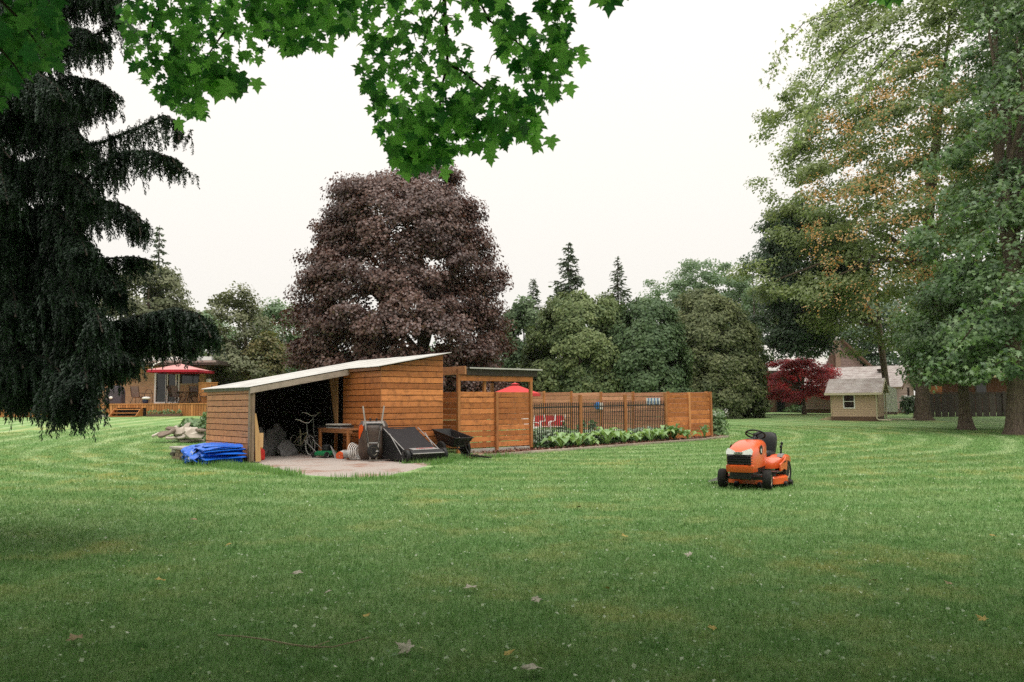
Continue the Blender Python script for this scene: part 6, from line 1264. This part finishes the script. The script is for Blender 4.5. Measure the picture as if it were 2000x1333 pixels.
q = (X_(284, 49.9), 49.9, zdk); t_ = thing('planter_bowl', 'dark blue planter with white blooms at the deck edge', 'planter', q); MB().lathe([(.13, 0), (.17, .05), (.19, .26), (.16, .27)], 18).build('pot', plain('navy_glaze', (.03, .04, .10), rough=.3), t_, smooth=50); MB().ell((0.05, 0, .33), (.28, .22, .10), 14, 8, lambda d: 1 + .15 * math.sin(9 * d.x) * math.sin(8 * d.y)).build('blooms', MT['white'], t_, smooth=60)
q = (X_(225, 50.6), 50.6, zdk); t_ = thing('covered_grill', 'covered dark grill on the deck behind the spruce tips', 'grill', q); MB().loft([[(x * s, y * s, z) for x, y in ((-.5, -.3), (.5, -.3), (.5, .3), (-.5, .3))] for s, z in ((1, .02), (1, .75), (.85, 1.05), (.5, 1.15))]).build('cover', plain('grill_cover', (.07, .055, .07), (.05, .04, .05), rough=.7), t_, bevel=.03)
MB().ell((-.12, -.34, .38), (.12, .06, .09), 10, 6).build('white_knob', MT['white'], t_, smooth=60)
pl_ = thing('flower_trough', 'narrow planting strip with seedlings at the deck foot', 'planter', (X_(320, DD - .4), DD - .4, float(G(-21.5, DD - .4)))); MB().box(-1.0, 1.1, -.14, .14, 0, .16).build('box', MT['brownwall'], pl_)
n_ = 160; P = np.stack([pl_.location.x + rng.uniform(-1, 1.05, n_), pl_.location.y + rng.uniform(-.12, .12, n_), pl_.location.z + .16 + .2 * rng.random(n_)], 1); nv = rng.normal(0, .6, (n_, 3)); nv[:, 2] += .4; scatter('seedlings', FROND[0], FROND[1], P, basis(nv, rng.random(n_) * 6.28), np.full(n_, .14), rng.random(n_), LM['shrub'], pl_, kind='stuff')
q = gx(197, 49); tag(MB().box(-1.2, .8, -.15, .15, -.05, .12).build('concrete_kerb', MT['concrete'], None, bevel=.02, loc=q), 'pale concrete kerb below the deck by the spruce', 'kerb')
bush('deck_plant', 'small green plant at the deck foot beside the kerb', gx(196, 49.2) + Vector((0, 0, .02)), .35, .32, 120, LM['shrub'], .16, 44)

# ================================================================== SIDE GARDEN: TAN SHED, LOG HOUSE, FENCE
TS = 47.0; q0 = at(1716, 822, TS); tz = q0.z; txr = R(-34)
ts = thing('garden_shed', 'small tan shed with shingle roof and white window', 'shed', (q0.x, TS, tz), txr)
sw_ = 2.62; eh = Z_(1670, 764, TS) - tz; dp = 2.0
wx0, wx1 = -sw_ * .71, -sw_ * .50; wz0, wz1 = eh * .44, eh * .86
def siding(name, x0, x1, z0, z1, mat, parent, holes=(), pitch=.105, axis='x', y=0.0, gable=None, n0=1):
    """lapped courses of siding, each course tilted out at its foot"""
    mb = MB(); z = z0
    while z < z1 - .01:
        zt_ = min(z + pitch, z1); segs = [(x0, x1)]
        for hx0, hx1, hz0, hz1 in holes:
            if zt_ > hz0 + .01 and z < hz1 - .01: segs = [s_ for a, b in segs for s_ in ((a, min(b, hx0)), (max(a, hx1), b)) if s_[1] > s_[0] + .01]
        if gable: a, b = gable(zt_); segs = [(max(a, s_[0]), min(b, s_[1])) for s_ in segs if min(b, s_[1]) > max(a, s_[0]) + .02]
        for a, b in segs:
            c8 = [(a, -.022, z), (b, -.022, z), (b, .02, z), (a, .02, z), (a, -.006, zt_), (b, -.006, zt_), (b, .02, zt_), (a, .02, zt_)]
            mb.hexa([(u, y + v, w_) for u, v, w_ in c8] if axis == 'x' else [(y - v, u, w_) for u, v, w_ in c8])
        z += pitch
    return mb.build(name, mat, parent)
siding('siding', -sw_, 0, .24, eh + .05, MT['tan'], ts, [(wx0, wx1, wz0, wz1)])
ridge = Z_(1700, 741, TS) - tz; half = dp / 2
siding('end_siding', 0, dp, .24, ridge, MT['tan'], ts, axis='y', y=0.0, gable=lambda z: (0, dp) if z <= eh else (half * (z - eh) / (ridge - eh), dp - half * (z - eh) / (ridge - eh)))
MB().box(-sw_ + .02, -.02, .022, dp - .02, .2, eh).build('core', MT['tan'], ts); MB().box(-sw_ - .01, .0, -.03, dp, -.15, .235).build('plinth', MT['brownwall'], ts)
wf = MB()
for a, b, c, d in ((wx0, wx1, wz0 - .06, wz0), (wx0, wx1, wz1, wz1 + .06), (wx0 - .06, wx0, wz0 - .06, wz1 + .06), (wx1, wx1 + .06, wz0 - .06, wz1 + .06), (wx0, wx1, (wz0 + wz1) / 2 - .02, (wz0 + wz1) / 2 + .02)): wf.box(a, b, -.045, .012, c, d)
wo = wf.build('window', MT['white'], ts); MB().box(wx0, wx1, -.004, .006, wz0, wz1).build('pane', MT['glass'], wo)
ov = .28; zr2 = ridge + .06
def shingle_slope(name, x0, x1, ya, za, yb, zb, parent, mat, rows=9):
    mb = MB()
    for k in range(rows):
        a, b = k / rows, (k + 1) / rows; p = lambda t, dz: (ya + (yb - ya) * t, za + (zb - za) * t + dz)
        (y0, z0), (y1, z1) = p(a, .03), p(b + .02, .012); mb.hexa([(x0, y0, z0 - .03), (x1, y0, z0 - .03), (x1, y1, z1 - .03), (x0, y1, z1 - .03), (x0, y0, z0), (x1, y0, z0), (x1, y1, z1), (x0, y1, z1)])
    return mb.build(name, mat, parent)
sl_ = (ridge - eh) / half
shingle_slope('roof', -sw_ - ov, .28, -ov, eh - sl_ * ov + .08, half, zr2, ts, MT['shingle']); shingle_slope('roof', -sw_ - ov, .28, dp + ov, eh - sl_ * ov + .08, half + .02, zr2 - .01, ts, MT['shingle'])
MB().box(-sw_ - ov - .02, .30, -ov - .09, -ov - .005, eh - sl_ * ov - .04, eh - sl_ * ov + .085).build('gutter', MT['cream'], ts)
for ya, yb in ((-ov, half), (dp + ov, half)): MB().prism([(ya, eh - sl_ * ov - .05), (ya, eh - sl_ * ov + .06), (yb, zr2 - .01), (yb, zr2 - .13)], (.285, 0, 0), (0, 1, 0), (0, 0, 1), (.03, 0, 0)).build('bargeboard', MT['cream'], ts)
MB().tube([(-.06, -ov - .04, eh - .1), (-.06, -.09, eh - .34), (-.06, -.09, .12), (.03, -.16, .05), (.75, -.35, .03)], .042, 8).build('downspout', MT['cream'], ts, smooth=30); MB().tube([(.10, dp + .05, eh - .1), (.10, dp + .05, .1), (.25, dp, .04), (1.7, dp + .2, .05)], .042, 8).build('downspout', MT['cream'], ts, smooth=30)
for xx in (-sw_ - .02, -.06): MB().box(xx, xx + .08, -.04, .0, .24, eh + .04).build('corner_board', MT['tanpanel'], ts)
MB().prism([(0, 0), (-1.3, -.12), (-1.5, -.10), (-.2, .28), (0, .28)], (-sw_, .4, -.05), (1, 0, 0), (0, 0, 1), (0, .12, 0)).build('ramp_board', MT['tanpanel'], ts)

LH = 60.0
lw = thing('log_wing', 'low mauve log-sided wing with grey shingle roof', 'house', (X_(1752, LH), LH, Z_(1752, 806, LH)), R(-40)); lz = lw.location.z; e2 = Z_(1752, 752, LH) - lz; r2 = Z_(1771, 714, LH) - lz; dp2 = 5.0; h2 = dp2 / 2; wl = 7.0
siding('log_wall', 0, dp2, .25, r2, MT['log'], lw, pitch=.24, axis='y', gable=lambda z: (0, dp2) if z <= e2 else (h2 * (z - e2) / (r2 - e2), dp2 - h2 * (z - e2) / (r2 - e2))); siding('log_wall', -wl, -.02, .25, e2, MT['log'], lw, pitch=.24)
MB().box(-wl, -.05, .03, dp2 - .05, -.2, e2).build('house_body', MT['brownwall'], lw); MB().box(-.9, .02, -.06, .02, -.1, .25).build('foundation', MT['brick'], lw)
s2 = (r2 - e2) / h2; shingle_slope('roof', -wl - .2, .5, -.45, e2 - s2 * .45 + .08, h2, r2 + .08, lw, MT['shingle'], 12); shingle_slope('roof', -wl - .2, .5, dp2 + .45, e2 - s2 * .45 + .08, h2 + .02, r2 + .07, lw, MT['shingle'], 12)
for ya in (-.45, dp2 + .45): MB().prism([(ya, e2 - s2 * .45 - .1), (ya, e2 - s2 * .45 + .06), (h2, r2 + .06), (h2, r2 - .12)], (.51, 0, 0), (0, 1, 0), (0, 0, 1), (.05, 0, 0)).build('bargeboard', MT['brownwall'], lw)
MB().box(-wl - .2, .5, -.56, -.46, e2 - s2 * .45 - .06, e2 - s2 * .45 + .07).build('gutter', MT['tanpanel'], lw)
for xx in (-1.5, -5.8): MB().cbox((xx, h2 - .9, r2 - .25), (.42, .3, .16)).build('roof_vent', MT['darkbrown'], lw)
wo = MB().box(.03, .06, 3.0, 3.5, .7, 1.9).build('window', MT['darkbrown'], lw); MB().box(.062, .07, 3.05, 3.45, .75, 1.85).build('pane', MT['glass'], wo)
MB().box(-.75, -.25, -.06, -.03, .3, e2 - .15).build('dark_window', MT['glass'], lw)
wp = at(1736, 805, 57.0); tag(MB().prism([(-.55, 0), (.60, 0), (.55, 1.62), (-.1, 1.95), (-.55, 1.85)], (0, 0, 0), (1, 0, 0), (0, 0, 1), (0, .06, 0)).build('white_panel', MT['white'], None, loc=wp, rot=(0, 0, R(-28))), 'plain white panel standing between tan shed and log wing', 'panel')
for px_, lab in ((1768, 'white flowering shrub in front of the log wing'), (1781, 'dark shrub with white blooms nearest the root-flared trunk')):
    bush('flowering_shrub', lab, gx(px_, 57.5), .55, 1.2, 380, LM['oak'], .2, int(px_), 26, fsz=.18)
MD = 68.0; mh = thing('log_house', 'larger log house with pale roof and brick chimney behind the crimson maple', 'house', (X_(1650, MD), MD, Z_(1600, 806, MD))); mz = mh.location.z
ew = Z_(1570, 724, MD) - mz; rw = Z_(1570, 690, MD) - mz; lx = X_(1478, MD) - X_(1650, MD)
MB().box(lx, 0, 0, 8, -.3, ew).build('wall', MT['brownwall'], mh); shingle_slope('roof', lx - .5, -.6, -.7, ew - .15, 5.0, rw + 1.0, mh, MT['roofwhite'], 12); MB().box(lx - .5, -.3, -.8, -.72, ew - .3, ew - .02).build('gutter', MT['darkbrown'], mh)
gxr = X_(1662, MD) - X_(1650, MD); gz = Z_(1645, 668, MD) - mz
siding('log_gable', -1.6, 2.0, .2, gz, MT['log'], mh, pitch=.26, y=-.05, gable=lambda z: (-1.5, 1.9) if z < ew else (-.4 - 1.1 * (gz - z) / (gz - ew) - .3, -.1 + 2.2 * (gz - z) / (gz - ew)))
MB().prism([(-.2, gz + .05), (-.2, gz + .3), (2.4, ew + .25), (2.4, ew)], (0, -.45, 0), (1, 0, 0), (0, 0, 1), (0, .5, 0)).build('bargeboard', MT['brownwall'], mh)
cx_ = X_(1637, MD - .6) - X_(1650, MD); MB().box(cx_ - .22, cx_ + .22, -1.0, -.56, ew - 1.2, Z_(1637, 667, MD) - mz).build('chimney', MT['chimney'], mh); MB().tube([(cx_, -.78, Z_(1637, 667, MD) - mz), (cx_ - .02, -.78, Z_(1637, 657, MD) - mz)], .10, 8).build('flue', MT['white'], mh)
MB().box(cx_ - .62, cx_ - .225, -.9, -.56, ew - 1.0, Z_(1632, 694, MD) - mz).build('chimney_shoulder', MT['brownwall'], mh)
for a, b, c, d, nm in ((1517, 1532, 806, 776, 'door'), (1558, 1601, 797, 770, 'window'), (1497, 1502, 795, 778, 'window'), (1584, 1598, 740, 722, 'window')):
    x0, x1, z0, z1 = X_(a, MD) - X_(1650, MD), X_(b, MD) - X_(1650, MD), Z_(a, c, MD) - mz, Z_(a, d, MD) - mz
    f_ = MB(); [f_.box(*q_) for q_ in ((x0 - .07, x0, -.06, .02, z0, z1), (x1, x1 + .07, -.06, .02, z0, z1), (x0 - .07, x1 + .07, -.06, .02, z1 + .002, z1 + .08), (x0 - .1, x1 + .1, -.10, .02, z0 - .08, z0 - .002))]; fo = f_.build(nm, MT['darkbrown'], mh); MB().box(x0, x1, -.03, -.005, z0, z1).build('pane', MT['glass'], fo)
    if b - a > 30:
        for t in (.35, .68): MB().box(x0 + (x1 - x0) * t - .03, x0 + (x1 - x0) * t + .03, -.07, -.031, z0, z1).build('mullion', MT['brownwall'], fo)
bush('house_plant', 'low dark green planting along the foot of the log house', gx(1570, 66.5), 2.0, .5, 600, LM['mapledark'], .2, 91)
# dark fence and the brown house beyond it
FD = 52.5; f0, f1 = X_(1812, FD), X_(2040, FD); MB().box(-dl, 0, .035, .05, .0, dh - .07).build('gap_shade_panel', M_dark, dk_)  # dark panel added behind the deck skirting so its gaps look shaded
df_ = thing('board_fence', 'dark vertical board fence behind the slim trunk', 'fence', (f0, FD, float(G(f0 + 3, FD)))); fzb = Z_(1870, 812, FD) - df_.location.z; fzt = Z_(1870, 768, FD) - df_.location.z
bm_ = {}
x = 0; k = 0
while x < f1 - f0:
    key = k % 3
    if key not in bm_: bm_[key] = MB().box(0, .205, -.012, .012, fzb - .1, fzt - (.02, .035, .01)[key]).mesh('board', MW['darkwood'])
    link('board', bm_[key], df_, (x, .02 * (k % 2), 0)); x += .225; k += 1
for zz in (fzb + .25, fzt - .22): MB().box(0, f1 - f0, .035, .075, zz, zz + .09).build('rail', MW['darkwood'], df_)
MB().box(-.05, f1 - f0, -.05, .09, fzt + .003, fzt + .05).build('cap_rail', MW['darkwood'], df_)
x = .1
while x < f1 - f0: MB().box(x - .08, x + .08, -.06, -.016, fzb - .1, fzt + .1).build('post', MW['darkwood'], df_); x += 2.45
BD = 62.0; b0 = X_(1886, BD); bw = thing('brown_house', 'low brown house with dull pink hip roof beyond the dark fence', 'house', (b0, BD, float(G(b0, BD)))); bz = bw.location.z
ez = Z_(1886, 735, BD) - bz; rz_ = Z_(1962, 714, BD) - bz; bxl = X_(2100, BD) - b0
MB().box(.9, bxl, .6, 7, -.2, ez).build('wall', plain('red_brown_wall', (.11, .038, .024), (.08, .028, .018), rough=.85), bw)
rf = [[(-.15, -.4, ez), (bxl, -.4, ez), (bxl, 7.5, ez), (-.15, 7.5, ez)], [(2.9, 2.8, rz_), (bxl - 2, 2.8, rz_), (bxl - 2, 3.4, rz_), (2.9, 3.4, rz_)]]
MB().loft(rf).build('roof', plain('pink_shingles', (.36, .24, .22), (.28, .18, .165), rough=.9), bw); MB().box(-.2, bxl, -.48, -.41, ez - .14, ez + .03).build('gutter', MT['tanpanel'], bw)
MB().box(0, .14, -.25, -.11, -.1, ez - .14).build('porch_post', MT['white'], bw); wo = MB().box(1.15, 2.0, .53, .59, ez - 1.7, ez - .35).build('window', MT['darkbrown'], bw); MB().box(1.2, 1.95, .515, .527, ez - 1.65, ez - .4).build('pane', MT['glass'], wo)
tag(MB().box(0, 1.0, 0, .5, 0, 1.1).build('timber_crate', MW['cedar'], None, loc=(X_(1813, 55), 55, Z_(1813, 786, 55))), 'stained timber box showing above the dark fence', 'box')

# ================================================================== LITTER ON THE LAWN
lt = {}
for nm, mt in (('pale', MT['deadleaf']), ('yellow', MT['yellowleaf']), ('brown', MT['brownleaf'])):
    g = random.Random(nm); mb = MB(); mb.add([(x, y - .4, .10 * math.sin(5 * x + 2) + .22 * x * x + .16 * (y - .4) ** 2 + g.uniform(-.02, .02)) for x, y, z in MAPLE[0]], MAPLE[1]); lt[nm] = mb.mesh('fallen_leaf', mt)
for px, py, s, nm, lab in [(790, 1279, .145, 'pale', 'curled pale leaf lying above the bottom edge of the lawn'), (918, 1158, .13, 'pale', 'pale dead leaf on the open grass left of centre'), (1038, 1322, .15, 'pale', 'pale leaf cut by the bottom edge of the picture'), (580, 1130, .12, 'pale', 'thin pale leaf uphill from the fallen stick'), (1345, 1092, .12, 'pale', 'pale leaf on the grass below the riding mower'), (1853, 1150, .10, 'brown', 'pinkish crumpled leaf in the dark grass'), (1918, 1221, .10, 'yellow', 'yellow leaf at the dark edge of the lawn'), (1940, 1055, .10, 'yellow', 'yellow-green leaf on the far side lawn'), (378, 1022, .12, 'brown', 'tan leaf on the mown stripes'), (1048, 1184, .10, 'pale', 'slim pale leaf between two larger pale leaves'), (1130, 997, .10, 'brown', 'small brown leaf between shed and mower'), (445, 1253 - 180, .09, 'yellow', 'small yellow leaf on the lawn below the blue tarpaulin'), (312, 1243 - 100, .11, 'yellow', 'yellow leaf in the shade of the spruce side'), (1220, 1055, .11, 'yellow', 'bright leaf on the lawn centre'), (145, 1260, .12, 'brown', 'brown leaf in the darkest lawn corner'), (995, 1290, .09, 'yellow', 'yellow leaf just uphill from the pale edge leaf'), (1185, 1160, .07, 'yellow', 'tiny yellow leaf on the central lawn'), (1705, 1145, .09, 'brown', 'brown leaf beside the pinkish crumpled leaf'), (1390, 1240, .08, 'yellow', 'little yellow leaf low on the lawn'), (715, 1215, .08, 'yellow', 'ochre leaf above the fallen stick'), (640, 1168, .08, 'pale', 'bleached leaf near the thin pale leaf'), (257, 980, .10, 'brown', 'brown leaf on a pale mowing stripe')]:
    q = gp(px, py); o = link('fallen_leaf', lt[nm], None, q + Vector((0, 0, .048)), (random.uniform(-.5, .3), random.uniform(-.4, .4), random.uniform(0, 6))); o.scale = (s * .74,) * 3; tag(o, lab, 'leaf', 'fallen leaves on the lawn')
pts = [gp(*p_) + Vector((0, 0, .055 + .01 * math.sin(i))) for i, p_ in enumerate([(425, 1257), (470, 1262), (520, 1269), (565, 1276), (610, 1279), (650, 1278), (690, 1270), (722, 1263)])]
st_ = MB().tube(pts, [.004, .005, .006, .006, .006, .005, .005, .003], 6); st_.tube([pts[4], pts[4].lerp(pts[5], .5) + Vector((.02, .10, .01))], .004, 5)
tag(st_.build('fallen_stick', plain('dry_twig', (.38, .32, .21), (.26, .21, .14), rough=.9), None, smooth=60), 'long thin curved stick lying in the foreground grass', 'stick')

# ================================================================== RAINY AIR
hzm = bpy.data.materials.new('rain_haze'); hzm.use_nodes = True; t = hzm.node_tree; t.nodes.clear(); ho = t.nodes.new('ShaderNodeOutputMaterial'); pv = t.nodes.new('ShaderNodeVolumePrincipled')
pv.inputs['Color'].default_value = (.93, .96, .97, 1); pv.inputs['Density'].default_value = HAZE; pv.inputs['Anisotropy'].default_value = .2; t.links.new(pv.outputs[0], ho.inputs['Volume'])
hb = MB().box(-165, 165, -55, 245, -1.2, 32).build('haze', hzm, None); hb['kind'] = 'stuff'
